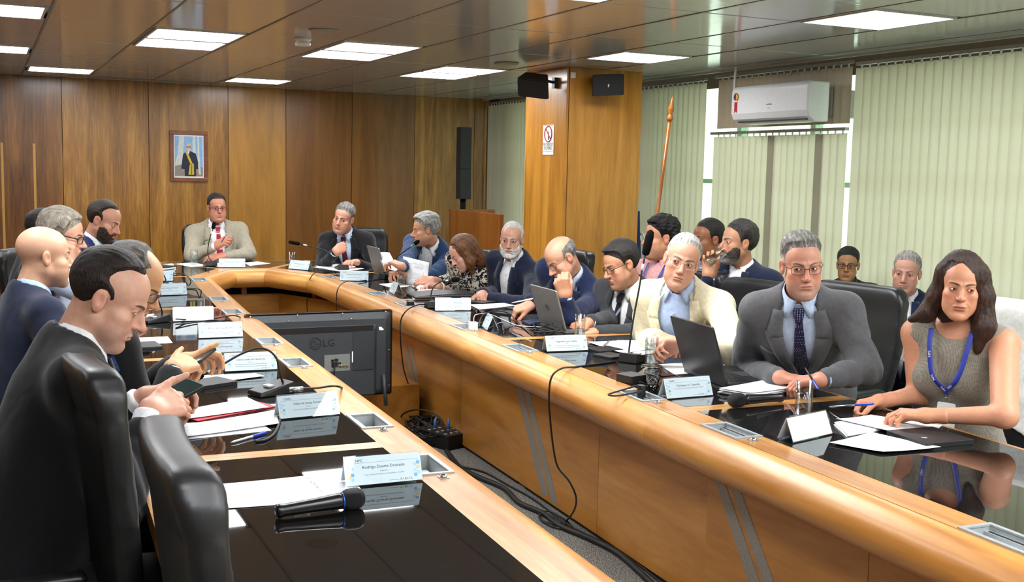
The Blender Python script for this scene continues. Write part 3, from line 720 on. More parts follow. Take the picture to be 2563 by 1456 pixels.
# -- name cards in clear holders
def name_card(label, lpx, rpx, lines, blank=False, w=.205, flip=False, top='CNPC'):
    a = Zp(*lpx); b = Zp(*rpx); d = b-a; d.z = 0; ang = math.atan2(d.y, d.x); mid = (a+b)/2
    t = thing('name_card', label, 'name card', (mid.x, mid.y, TOP), ang, 'name cards on the tables')
    H, D = .072, .062                                        # local: x along, front face leans back from y=0 to y=D/2
    th = math.atan2(H, D/2); hd_ = MB()
    L = math.hypot(H, D/2)
    F = frame((0, 0, .002), (1, 0, 0), (0, math.cos(th), math.sin(th)), (0, -math.sin(th), math.cos(th)))      # on the front face: x, up, out
    Bk = frame((0, D, .002), (-1, 0, 0), (0, -math.cos(th), math.sin(th)), (0, math.sin(th), math.cos(th)))
    for Mx in (F, Bk): hd_.box((-w/2-.003, 0, .0006), (w/2+.003, L+.002, .0020), Mx); hd_.box((-w/2-.003, 0, -.0020), (w/2+.003, L+.001, -.0008), Mx)
    hd_.box((-w/2-.003, 0, 0), (w/2+.003, D, .0012)); hd_.build('holder', ACR, t)
    ins = MB()
    for Mx in (F, Bk): ins.cur = 0; ins.box((-w/2, .003, -.0007), (w/2, L-.002, .0004), Mx)
    ins.build('insert', CARD_GLARE if blank else CARDP, t)  # unprinted white insert: ceiling glare washing out the print, put into the colour
    if blank: return t
    mo = MB(); k = 0
    for sx in (-1, 1):
        for (cx, cy) in ((.094, .050), (.094, .038), (.094, .024), (.085, .046), (.085, .030), (.085, .018)):
            mo.cur = (0, 2, 1, 1, 1, 0)[k % 6] if sx > 0 else (1, 1, 2, 1, 0, 1)[k % 6]; k += 1; s_ = .0042
            mo.box((sx*cx-s_, cy-s_, .0004), (sx*cx+s_, cy+s_, .00065), F)
    mo.cur = 3; mo.box((-w/2+.01, .0595, .0004), (w/2-.008, .0600, .00065), F)
    bars = [(i, float(s_[1:])*.001) for i, s_ in enumerate(lines) if s_.startswith('#')]
    for i, bw in bars: mo.cur = 6; yb = .0475 if i == 0 else .0365 - .0085*(i-1); mo.box((-bw/2, yb-.0010*(2 if i == 0 else 1), .0004), (bw/2, yb+.0010*(2 if i == 0 else 1), .00065), F)
    mo.cur = 6; mo.box((.012, .0085, .0004), (.040, .0097, .00065), F)
    mo.build('card_motif', [SQ1, SQ2, SQ3, INK, GREEN, YEL, INK2], t, kind='stuff')
    for q, ch_ in enumerate('BRASIL'): text(ch_, .0085, F @ Matrix.Translation((.0445 + q*.0058, .0098, .0006)), (GREEN, YEL, INK, RED, GREEN, INK)[q], t, 'lettering')
    text(top, .0098, F @ Matrix.Translation((-w/2+.034, .0655, .0006)), INK, t, 'lettering')
    if not lines[0].startswith('#'): text(lines[0], min(.0150, .245/max(len(lines[0]), 1)), F @ Matrix.Translation((0, .0475, .0006)), INK, t, 'lettering')
    y = .0365
    for s_, z_ in zip(lines[1:], (.0062, .0056, .0056)):
        if not s_.startswith('#'): text(s_, min(z_, .30/max(len(s_), 1)), F @ Matrix.Translation((0, y, .0006)), INK2, t, 'lettering'); y -= .0085
    return t
CC = 'Casa Civil da Presidência da República - CC/PR'
name_card('clear name card reading Rodrigo Duarte Dourado'.replace('Rodrigo Duarte Dourado', 'CNPC nearest the camera, beside the handheld microphone'), (870, 1222), (1057, 1204), ['Rodrigo Duarte Dourado', 'Suplente', CC])
name_card('clear name card in front of the papers and blue pen', (699, 1052), (851, 1037), ['Felipe de Souza Ferreira', 'Titular', CC])
name_card('clear name card behind the gooseneck microphone, third from the camera', (566, 932), (692, 926), ['Otavio Lobão de Mendonça', 'Suplente', '#130', '#126'])
name_card('clear name card just nearer than the glare-white card', (499, 848), (607, 844), ['Bruno de Sousa Rocha', 'Suplente', '#120', '#70'])
name_card('name card painted white with glare on the left table', (437, 806), (532, 803), [], True)
name_card('clear name card just beyond the glare-white card', (388, 741), (466, 738), ['Alcinei Cardoso Rodrigues', 'Suplente', '#100'])
name_card('farthest clear name card on the left table, by the book', (362, 704), (426, 704), ['Leonardo Pena Pinheiro', 'Suplente', '#100'])
name_card('clear name card in front of the man in beige suit', (549, 670), (613, 670), ['Wolney Queiroz Maciel', 'Presidente', '#60'])
name_card('clear name card in front of the man with dark red tie', (722, 673), (770, 677), ['Paulo Roberto dos Santos', 'Titular', '#110'])
name_card('clear name card beside the cable at the far right bend', (853, 703), (919, 704), ['Narlon Gutierre Nogueira', 'Titular', '#95'])
name_card('small turned name card by the water glass and grey laptop', (968, 727), (992, 741), ['#80', '#25', '#90'], w=.17)
name_card('clear name card beside the black portfolio', (1093, 778), (1176, 778), ['Luis Ricardo Marcondes', 'Titular', '#120', '#50'])
name_card('clear turned name card behind the white charger', (1203, 813), (1222, 832), ['#80', '#25', '#90'], w=.17)
name_card('clear name card in front of the cream jacket papers', (1369, 882), (1472, 878), ['Reginaldo José Camilo', 'Titular', '#125', '#125'])
name_card('clear name card beside the open black laptop', (1668, 1001), (1787, 991), ['Christian A. Catunda', 'Coordenador-Geral de Normas de Atuária - PREVIC'])
name_card('name card painted white with glare in front of the woman in grey', (1975, 1112), (2094, 1085), [], True)
# -- water glasses
GL = thin_mat('drinking_glass', 1.5, (.97, .985, .98, 1)); WAT = thin_mat('water', 1.25, (.93, .955, .955, 1))
g0 = None
def tumbler(label, pos, s=1.0, full=.75, M=None):
    t = thing('water_glass', label, 'glass', pos, 0, 'water glasses')
    r, h_ = .029*s, .125*s
    MB().lathe([(.001, .001), (r*.93, .001), (r, .006), (r, h_), (r-.0016, h_), (r-.0016, .012), (.001, .010)], 28, None, cap=False).build('tumbler', GL, t, True)
    if full: MB().lathe([(.001, .0105), (r-.0022, .0125), (r-.0022, h_*full), (.001, h_*full)], 28, None, cap=False).build('water', WAT, t, True)
    return t
for lab, px, s, f_ in (('glass of water half full beside the beige suit microphone', (486, 661), .98, .5), ('glass of water behind the name card at the corner', (731, 668), .98, .75), ('glass of water before the raised white papers', (1003, 713), .95, .6),
                       ('nearly empty glass beside the woman in patterned blouse', (1140, 727), .95, .3), ('tall glass of water behind the grey laptop', (1406, 800), 1.0, .85), ('glass of water beside the hands typing on the laptop', (1451, 844), .92, .72),
                       ('glass of water on a coaster beside the tangled cable', (1630, 917), 1.0, .8), ('glass of water on a coaster in front of the woman', (2010, 1046), 1.0, .68)):
    p = Zp(*px); tumbler(lab, (p.x, p.y, TOP + (.004 if 'coaster' in lab else .0005)), s, f_)
for lab, px in (('round steel coaster under the glass by the tangled cable', (1630, 917)), ('round steel coaster under the glass near the woman', (2010, 1046))):
    p = Zp(*px); t = MB().lathe([(.001, 0), (.045, 0), (.047, .004), (.044, .003), (.001, .0028)], 28, None, cap=False).build('coaster', plain('chrome', '#c8c8c8', .15, 1), None, True); t.location = (p.x, p.y, TOP); tag(t, lab, 'coaster', 'coasters')
# -- sheets, stacks, folders: corners read off the table plane
def sheet(name, label, cat, px, z=TOP, th=.0006, m=None, curl=0, group=None, n=6, lift=None):
    P = [np.array(PZ(x, y, z if not lift else z + lift[i])) for i, (x, y) in enumerate(px)]
    c = sum(P)/4; ex = unit(P[1]-P[0]); ey = np.cross((0, 0, 1), ex); ey = unit(ey); ez = np.cross(ex, ey)
    R = np.stack([ex, ey, ez], 1); vs = []; q = [(p-c) @ R for p in P]
    for i in range(n+1):
        for j in range(n+1):
            u, v = i/n, j/n; p = (1-u)*(1-v)*q[0] + u*(1-v)*q[1] + u*v*q[2] + (1-u)*v*q[3]
            p = p + np.array([0, 0, curl*((2*u-1)**2*.5 + .5*(2*v-1)**2*(1 if j > n/2 else .2)) + th*.5]); vs.append(p)
    top = [(i*(n+1)+j, (i+1)*(n+1)+j, (i+1)*(n+1)+j+1, i*(n+1)+j+1) for i in range(n) for j in range(n)]
    o = mesh(name, vs, top, m or PAPER, None, True); o.matrix_world = Matrix.Translation(Vector(c)) @ Matrix([list(r) for r in R]).to_4x4()
    md = o.modifiers.new('thick', 'SOLIDIFY'); md.thickness = th; md.offset = 0
    tag(o, label, cat, group); return o
GS = 'papers on the tables'
def papers(L):
    for i, (lab, px, kw) in enumerate(L): sheet('paper', lab, 'paper', px, group=GS, **kw)
PBLUE = plain('pale_blue_paper', '#dfe9f3', .7, var=.02)
papers([
 ('long white printed sheet beside the nearest handheld microphone', [(527, 1214), (760, 1192), (905, 1248), (540, 1276)], dict(curl=.002)),
 ('white sheet tucked behind the nearest name card', [(762, 1192), (868, 1184), (905, 1225), (805, 1232)], dict(z=TOP+.0012)),
 ('white printed sheet lying on the red folder', [(432, 1030), (622, 996), (672, 1020), (470, 1049)], dict(z=TOP+.006, curl=.002)),
 ('top white sheet of the loose papers near the blue pen', [(447, 1066), (690, 1027), (698, 1062), (462, 1096)], dict(z=TOP+.004, curl=.004)),
 ('lower white sheet of the loose papers near the blue pen', [(440, 1060), (640, 1050), (680, 1078), (470, 1100)], dict(curl=.001)),
 ('white sheet left of the third name card', [(492, 940), (640, 935), (662, 942), (500, 962)], dict(z=TOP+.002, curl=.003)),
 ('white sheet under the black notebook at the left table', [(470, 948), (560, 936), (585, 950), (490, 966)], dict()),
 ('white sheet behind the black leather folder', [(310, 846), (420, 842), (432, 858), (318, 864)], dict(curl=.001)),
 ('white sheet near the bald man at left table', [(300, 794), (385, 785), (392, 796), (302, 803)], dict(curl=.001)),
 ('white sheet left of the glass before the beige suit', [(438, 660), (482, 656), (520, 664), (478, 668)], dict()),
 ('white sheet behind the name card of the beige suit man', [(515, 658), (560, 656), (600, 664), (548, 668)], dict(z=TOP+.001)),
 ('white sheet at the right hand side of beige suit man', [(610, 657), (645, 654), (678, 659), (625, 665)], dict()),
 ('upper sheet in front of the man in dark red tie', [(790, 665), (845, 660), (860, 667), (800, 672)], dict(z=TOP+.003, curl=.002)),
 ('lower wide sheet in front of the man in dark red tie', [(782, 668), (880, 664), (912, 672), (858, 680)], dict()),
 ('white sheet between the glass and the turned name card', [(948, 711), (990, 707), (1030, 716), (985, 722)], dict(curl=.002)),
 ('crumpled grey leaflet under the raised white papers', [(1030, 717), (1068, 712), (1090, 722), (1050, 730)], dict(curl=.012)),
 ('grey sheet sticking out from the black portfolio', [(1024, 735), (1060, 722), (1110, 728), (1035, 750)], dict(curl=.002, z=TOP+.001)),
 ('white sheet lying on top of the black portfolio', [(1043, 726), (1090, 722), (1112, 730), (1075, 736)], dict(z=TOP+.022)),
 ('white sheets in front of the white bearded man', [(1174, 762), (1262, 758), (1292, 765), (1200, 775)], dict(z=TOP+.0005, curl=.002)),
 ('white sheet behind the black notebook of the bearded man', [(1195, 753), (1225, 750), (1240, 757), (1205, 760)], dict()),
 ('large white sheet in front of the cream jacket man', [(1470, 856), (1560, 852), (1640, 872), (1560, 886)], dict(z=TOP+.003, curl=.004)),
 ('second white sheet in front of the cream jacket man', [(1545, 852), (1620, 851), (1692, 876), (1600, 890)], dict(curl=.003, z=TOP+.001)),
 ('white sheet behind the open black laptop', [(1648, 912), (1712, 907), (1730, 934), (1690, 938)], dict(curl=.001)),
 ('pale sheet between cream jacket and black laptop', [(1800, 913), (1830, 908), (1852, 916), (1822, 922)], dict()),
 ('topmost sheet of the pile beside the handheld microphone', [(1800, 972), (1930, 948), (1990, 970), (1880, 985)], dict(z=TOP+.022, curl=.003)),
 ('curled white sheet under the writing hand of the woman', [(2092, 1050), (2180, 1040), (2358, 1068), (2318, 1101)], dict(z=TOP+.010, curl=.006)),
 ('folded white leaflet in front of the seated woman', [(2075, 1109), (2180, 1083), (2355, 1122), (2210, 1134)], dict(z=TOP+.004, curl=.005)),
])
def stack(name, label, cat, px, n, gap, m=None, jit=5, z=TOP):
    """a pile: an Empty with its leaves as parts"""
    c = sum((PZ(x, y, z) for x, y in px), Vector())/4; t = thing(name, label, cat, (c.x, c.y, z))
    for k in range(n):
        dx, dy = random.uniform(-jit, jit), random.uniform(-jit, jit)*.4
        P = [PZ(x+dx, y+dy, z) - Vector((c.x, c.y, z)) for x, y in px]
        mb = MB(); mb.prism([(p.x, p.y) for p in P][::-1], gap*k, gap*k + gap*.75); mb.build('sheet', m or PLAINP, t)
    return t
stack('paper_pile', 'thick pile of white papers by the handheld microphone on the right', 'papers', [(1800, 985), (1925, 958), (1990, 980), (1885, 999)], 7, .0029)
stack('notebook', 'spiral notebook under the sheets in front of the woman', 'notebook', [(2088, 1062), (2165, 1046), (2235, 1072), (2120, 1092)], 4, .0022, None, 2)
stack('notebook', 'thin blue notebook behind the grey laptop charger cables', 'notebook', [(1306, 806), (1342, 801), (1362, 808), (1326, 815)], 3, .003, plain('navy_cover', '#27364f', .5), 1)
stack('paper_pile', 'small pile of white books at the left table far end', 'papers', [(372, 676), (432, 668), (440, 678), (395, 684)], 4, .008, PLAINP, 2)
stack('paper_pile', 'little pile of white sheets by the bald man', 'papers', [(330, 752), (355, 748), (362, 760), (335, 764)], 5, .004, PLAINP, 2)
DL = plain('black_cover', '#151517', .45, bmp=.2, bscale=500)
def slab(name, label, cat, px, h_, m, z=TOP, r=.006, group=None):
    P = [PZ(x, y, z) for x, y in px]; c = sum(P, Vector())/4; ex = (P[1]-P[0]).normalized(); ang = math.atan2(ex.y, ex.x)
    R = Matrix.Rotation(-ang, 3, 'Z'); q = [R @ (p-c) for p in P]; lo = [min(v[i] for v in q) for i in (0, 1)]; hi = [max(v[i] for v in q) for i in (0, 1)]
    w_ = (abs(q[1].x-q[0].x)+abs(q[2].x-q[3].x))/2; l_ = (abs(q[3].y-q[0].y)+abs(q[2].y-q[1].y))/2
    o = MB().rbox((-w_/2, -l_/2, 0), (w_/2, l_/2, h_), r).build(name, m, None, bevel=.0012); o.location = (c.x, c.y, z); o.rotation_euler = (0, 0, ang); tag(o, label, cat, group); return o
slab('folder', 'red folder under the printed sheet', 'folder', [(430, 1035), (640, 998), (682, 1024), (478, 1054)], .004, plain('red_folder', '#c43a44', .5), r=.003)
slab('notebook', 'black elastic-band notebook beside the seated phone user', 'notebook', [(488, 958), (556, 948), (576, 962), (488, 982)], .014, DL)
slab('folder', 'black leather folder lying by the second man at left', 'folder', [(312, 862), (385, 858), (406, 868), (330, 880)], .010, DL)
slab('tablet', 'black tablet in front of the white bearded man', 'tablet', [(1170, 752), (1205, 748), (1235, 756), (1195, 764)], .008, DL)
slab('phone', 'black phone lying by the bald man with glasses, left one', 'phone', [(1245, 783), (1278, 779), (1306, 786), (1270, 792)], .009, DL)
slab('phone', 'black phone case lying near the grey laptop, farther one', 'phone', [(1278, 772), (1310, 770), (1338, 780), (1305, 786)], .010, DL)
slab('phone', 'black phone next to the papers of the cream jacket man', 'phone', [(1475, 873), (1530, 868), (1548, 878), (1492, 886)], .009, DL)
slab('phone', 'second black phone beside the tall microphone base', 'phone', [(1500, 888), (1545, 882), (1552, 896), (1512, 902)], .009, DL)
slab('pencil_case', 'flat black case at the right edge of the woman papers', 'case', [(2255, 1085), (2375, 1075), (2382, 1112), (2290, 1130)], .016, DL)
slab('book', 'dark phone lying on the farthest left books', 'phone', [(388, 667), (420, 663), (428, 669), (398, 673)], .008, DL, TOP+.032)
# black leather portfolio, slightly open wedge
def portfolio():
    c = Zp(1100, 742); t = thing('portfolio', 'black leather zip portfolio lying in front of patterned blouse woman', 'portfolio', (c.x, c.y, TOP), math.radians(-8))
    V, Q = surf(lambda P: rb(P - A3((0, 0, .016)), .20, .145, .016, .012) + .012*np.clip(-(P[:, 0])/.2, 0, 1)*(P[:, 2] > .012), (-.23, -.17, -.01), (.23, .17, .05), .010); np_mesh('cover', V, Q, LEATHER, t)
    MB().tube([(-.19, -.14, .017), (.19, -.14, .017), (.195, .13, .017)], .003, 6).build('zip', plain('zip_metal', '#6b6b6b', .4, .7), t)
portfolio()
# -- pens
def pen(label, a, b, body, cap, group='pens'):
    a, b = Vector(a), Vector(b); d = (b-a); L = d.length; q = d.to_track_quat('Z', 'Y'); t = thing('pen', label, 'pen', tuple(a), 0, group); t.rotation_mode = 'QUATERNION'; t.rotation_quaternion = q
    MB().lathe([(.0005, 0), (.0012, .004), (.0035, .014), (.0038, L*.62)], 8).build('barrel', body, t, True); MB().lathe([(.0042, L*.60), (.0046, L*.64), (.0044, L-.006), (.002, L)], 8).build('cap', cap, t, True); return t
CLEARP = plain('clear_plastic', '#cfd6de', .2)
z_ = TOP+.005; pen('blue capped ballpoint pen lying by the loose papers', PZ(577, 1107, z_), PZ(668, 1081, z_), CLEARP, BLUEP)
pen('silver pen lying on the papers of the cream jacket man', PZ(1508, 868, TOP+.010), PZ(1524, 853, TOP+.010), SILV, SILV)
# -- handheld microphones
def handmic(label, a, b, ring=True):
    """a: tail, b: head end; points on the table"""
    a, b = Vector(a), Vector(b); t = thing('handheld_microphone', label, 'microphone', tuple(a), 0, 'handheld microphones'); d = b-a; L = d.length; t.rotation_mode = 'QUATERNION'; t.rotation_quaternion = d.to_track_quat('Z', 'Y')
    MB().lathe([(.012, 0), (.0165, .002), (.0165, .012), (.0150, .018), (.0165, L*.40), (.0195, L*.70), (.0195, L*.735)], 24).build('body', plain('mic_body', '#0d0d0e', .28), t, True)
    if ring: MB().lathe([(.0200, L*.735), (.0204, L*.738), (.0204, L*.745), (.0200, L*.748)], 24).build('ring', plain('blue_ring', '#1d5fb8', .3), t, True)
    MB().lathe([(.0200, L*.748), (.0235, L*.775), (.0255, L*.80), (.0262, L*.86), (.0250, L*.93), (.0200, L*.975), (.010, L*.997), (.001, L)], 24).build('grille', plain('mic_grille', '#141415', .5, .3, bmp=.9, bscale=1200), t, True); return t
handmic('black handheld microphone with blue ring nearest the camera', PZ(690, 1280, TOP+.0175), PZ(912, 1243, TOP+.026))
handmic('black handheld microphone lying by the pile of papers', PZ(1957, 994, TOP+.0175), PZ(1826, 1002, TOP+.026), False)
# -- gooseneck microphones
def gooseneck(label, base, head_deg, pts, foam=.10, dend=0.0, lit=False, bs=1.0, ring=.62, rf=.0135):
    """base: pixel of the foot on the table; pts: neck and tip pixels, spread in depth by dend"""
    B = Zp(*base); D0 = (B-CAMP).dot(CF); t = thing('gooseneck_microphone', label, 'microphone', (B.x, B.y, TOP), 0, 'gooseneck microphones'); a = math.radians(head_deg); R = Matrix.Rotation(a, 4, 'Z')
    b = MB(); w_, l_ = .046*bs, .075*bs
    vs = [Vector(p) for p in ((-w_, -l_, .002), (w_, -l_, .002), (w_, l_, .002), (-w_, l_, .002), (-w_*.92, -l_*.95, .018*bs), (w_*.92, -l_*.95, .018*bs), (w_*.92, l_*.9, .044*bs), (-w_*.92, l_*.9, .044*bs))]
    b.add([R @ v for v in vs], [(0, 3, 2, 1), (4, 5, 6, 7), (0, 1, 5, 4), (1, 2, 6, 5), (2, 3, 7, 6), (3, 0, 4, 7)]); b.build('foot', BLACK, t, bevel=.003)
    k = MB(); k.box((-.018*bs, -.025*bs, .0285*bs), (.018*bs, .0, .0345*bs), R); k.build('button', plain('grey_button', '#c9ccce', .4), t)
    P = [R @ Vector((0, l_*.62, .040*bs))]
    for i, (px, py) in enumerate(pts): P.append(PD(px, py, D0 + dend*(i+1)/len(pts)) - Vector((B.x, B.y, TOP)))
    C_ = bez(P, 8); n = len(C_); 
    L_ = [0]
    for i in range(1, n): L_.append(L_[-1] + (C_[i]-C_[i-1]).length)
    fi = next(i for i in range(n) if L_[i] >= L_[-1]-foam) if L_[-1] > foam else n//2
    fi = min(max(fi, 1), n-2)
    MB().tube(C_[:fi+1], .0042*(1 if bs >= 1 else .9), 8).build('neck', RUBBER, t, True)
    MB().tube([C_[0]-Vector((0, 0, .01)), C_[0], C_[1]], [.009, .007, .0045], 10).build('neck_base', BLACK, t, True)
    m = max(fi-3, int(n*ring)); MB().tube([C_[m-1], C_[m], C_[min(m+1, n-1)]], .0052, 8).build('collar', WHITE if not lit else SILV, t, True)
    e = C_[fi:]; d = (e[-1]-e[0]); tip = [e[0] + d*f_ for f_ in (0, .06, .25, .7, .92, 1.0)]
    MB().tube(tip, [rf*.55, rf*.85, rf, rf, rf*.8, rf*.25], 14).build('windscreen', FOAM, t, True)
    if lit: MB().tube([e[0]-d*.10, e[0]-d*.0], .0075, 12).build('lit_ring', glow('green_led', '#37ff63', 4), t, True)
    return t
gooseneck('gooseneck microphone bent towards the man with the phone', (680, 985), -70, [(702, 940), (690, 893), (655, 871), (605, 885), (540, 922), (490, 946), (425, 978)], .13, -.10)
gooseneck('gooseneck microphone with low base beside the glare-white card', (388, 806), -62, [(403, 770), (392, 745), (370, 735), (345, 738)], .06, -.1, bs=.95)
gooseneck('gooseneck microphone rising by the farther left name cards', (395, 720), -60, [(415, 700), (405, 682), (385, 674), (365, 674)], .06, -.1, bs=.9)
gooseneck('gooseneck microphone beside the farthest left name card', (402, 679), -60, [(398, 668), (388, 652), (372, 644)], .05, -.1, bs=.8)
gooseneck('upright gooseneck microphone before the man in beige suit', (526, 664), 180, [(520, 635), (524, 600), (533, 573), (537, 555)], .062, .0, bs=1.0, rf=.016)
gooseneck('gooseneck microphone reaching left before the dark red tie', (855, 674), 175, [(834, 655), (830, 640), (815, 627), (790, 620), (755, 611), (722, 605)], .098, .0, rf=.015)
gooseneck('lit green gooseneck microphone at the mouth of the speaking man', (975, 697), 100, [(962, 680), (972, 664), (1000, 638), (1030, 616), (1048, 603)], .075, -.42, True, rf=.015)
gooseneck('short gooseneck microphone standing on the black portfolio side', (1085, 768), 170, [(1079, 745), (1083, 722), (1097, 708), (1122, 701), (1150, 699)], .055, .0, rf=.015)
gooseneck('tall straight gooseneck microphone beside the cream jacket man', (1590, 903), 120, [(1574, 880), (1585, 800), (1600, 720), (1610, 660), (1630, 575)], .135, .0, rf=.019)
# -- laptops
def laptop(label, P0, P1, depth_dir, lid_up, w_, d_, h_, mb_, ml, logo=None, keys=True):
    """P0-P1: hinge line left to right seen from the user; depth_dir towards the user"""
    P0, P1 = Vector(P0), Vector(P1); x = (P1-P0).normalized(); y = Vector(depth_dir).normalized(); y = (y - x*y.dot(x)).normalized(); y.z = 0; z = Vector((0, 0, 1)); c = (P0+P1)/2; c.z = TOP
    t = thing('laptop', label, 'laptop', tuple(c)); M = frame((0, 0, 0), x, y, x.cross(y)); 
    if M[2][2] < 0: M = frame((0, 0, 0), -x, y, (-x).cross(y))
    b = MB().rbox((-w_/2, 0, .002), (w_/2, d_, .018), .008, M).build('base', mb_, t)
    if keys:
        k = MB(); n_ = 14
        for r_ in range(5):
            for q in range(n_): k.box((-w_*.44 + q*w_*.88/n_ + .002, .03+r_*.019, .018), (-w_*.44 + (q+1)*w_*.88/n_ - .002, .03+r_*.019+.015, .0195), M)
        k.build('keys', BLACK, t, kind='stuff')
        MB().box((-.05, .145, .018), (.05, .205, .0185), M).build('touchpad', plain('touchpad', '#3a3a3c', .4), t)
    up = Vector(lid_up).normalized(); lm = frame(tuple((M @ Vector((0, .004, .016)))), M.to_3x3().col[0], up, M.to_3x3().col[0].cross(up))
    l = MB().rbox((-w_/2, 0, -.004), (w_/2, h_, .004), .008, lm).build('lid', ml, t)
    sg = 1 if lm.to_3x3().col[2].dot(M.to_3x3().col[1]) > 0 else -1; MB().box((-w_/2+.008, .012, min(sg*.0042, sg*.0048)), (w_/2-.008, h_-.008, max(sg*.0042, sg*.0048)), lm).build('screen', plain('screen_dark', '#15181c', .15), t)
    if logo: logo(l, lm, h_, -sg)
    return t
GREYL = plain('laptop_grey', '#7e7c78', .4, .5); BLKL = plain('laptop_black', '#141416', .4); DLOG = plain('dark_logo', '#26272a', .3)
def round_logo(l, lm, h_, sg):
    ml = lm @ Matrix.Translation((0, h_*.5, sg*.0040)); r = MB(); r.tube([ml @ Vector((.017*math.cos(2*PI*k/24), .017*math.sin(2*PI*k/24), 0)) for k in range(24)], .0016, 6, close=True)
    r.box((-.0075, -.009, -.0006), (-.0045, .009, .0006), ml); r.box((.0045, -.009, -.0006), (.0075, .009, .0006), ml @ rot('Z', 0)); r.box((-.012, -.0015, -.0006), (.012, .0015, .0006), ml @ rot('Z', 35)); r.build('logo', DLOG, l)
def small_logo(l, lm, h_, sg):
    ml = lm @ Matrix.Translation((0, h_*.62, sg*.0040)); r = MB(); r.box((-.013, -.006, -.0005), (-.009, .006, .0005), ml); r.box((.0, -.006, -.0005), (.004, .006, .0005), ml); r.box((.0, .003, -.0005), (.012, .006, .0005), ml); r.build('logo', SILV, l)

def hv(deg): a = math.radians(deg); return Vector((math.sin(a), math.cos(a), 0))
def lap(label, px, user, open_, w_, d_, h_, mb_, ml, logo):
    c = Zp(*px); y = hv(user); x = hv(user-90); o = math.radians(open_)
    return laptop(label, c - x*w_/2, c + x*w_/2, y, tuple(y*math.cos(o) + Vector((0, 0, math.sin(o)))), w_, d_, h_, mb_, ml, logo)
lap('open grey laptop with round logo before the typing man', (1382, 824), 93, 107, .33, .225, .215, GREYL, GREYL, round_logo)
lap('open black laptop on the right table, lid towards camera', (1762, 950), 97, 108, .36, .245, .235, BLKL, BLKL, None)
lap('far grey laptop beside the speaking man raised papers', (950, 690), 92, 106, .32, .22, .215, GREYL, GREYL, small_logo)
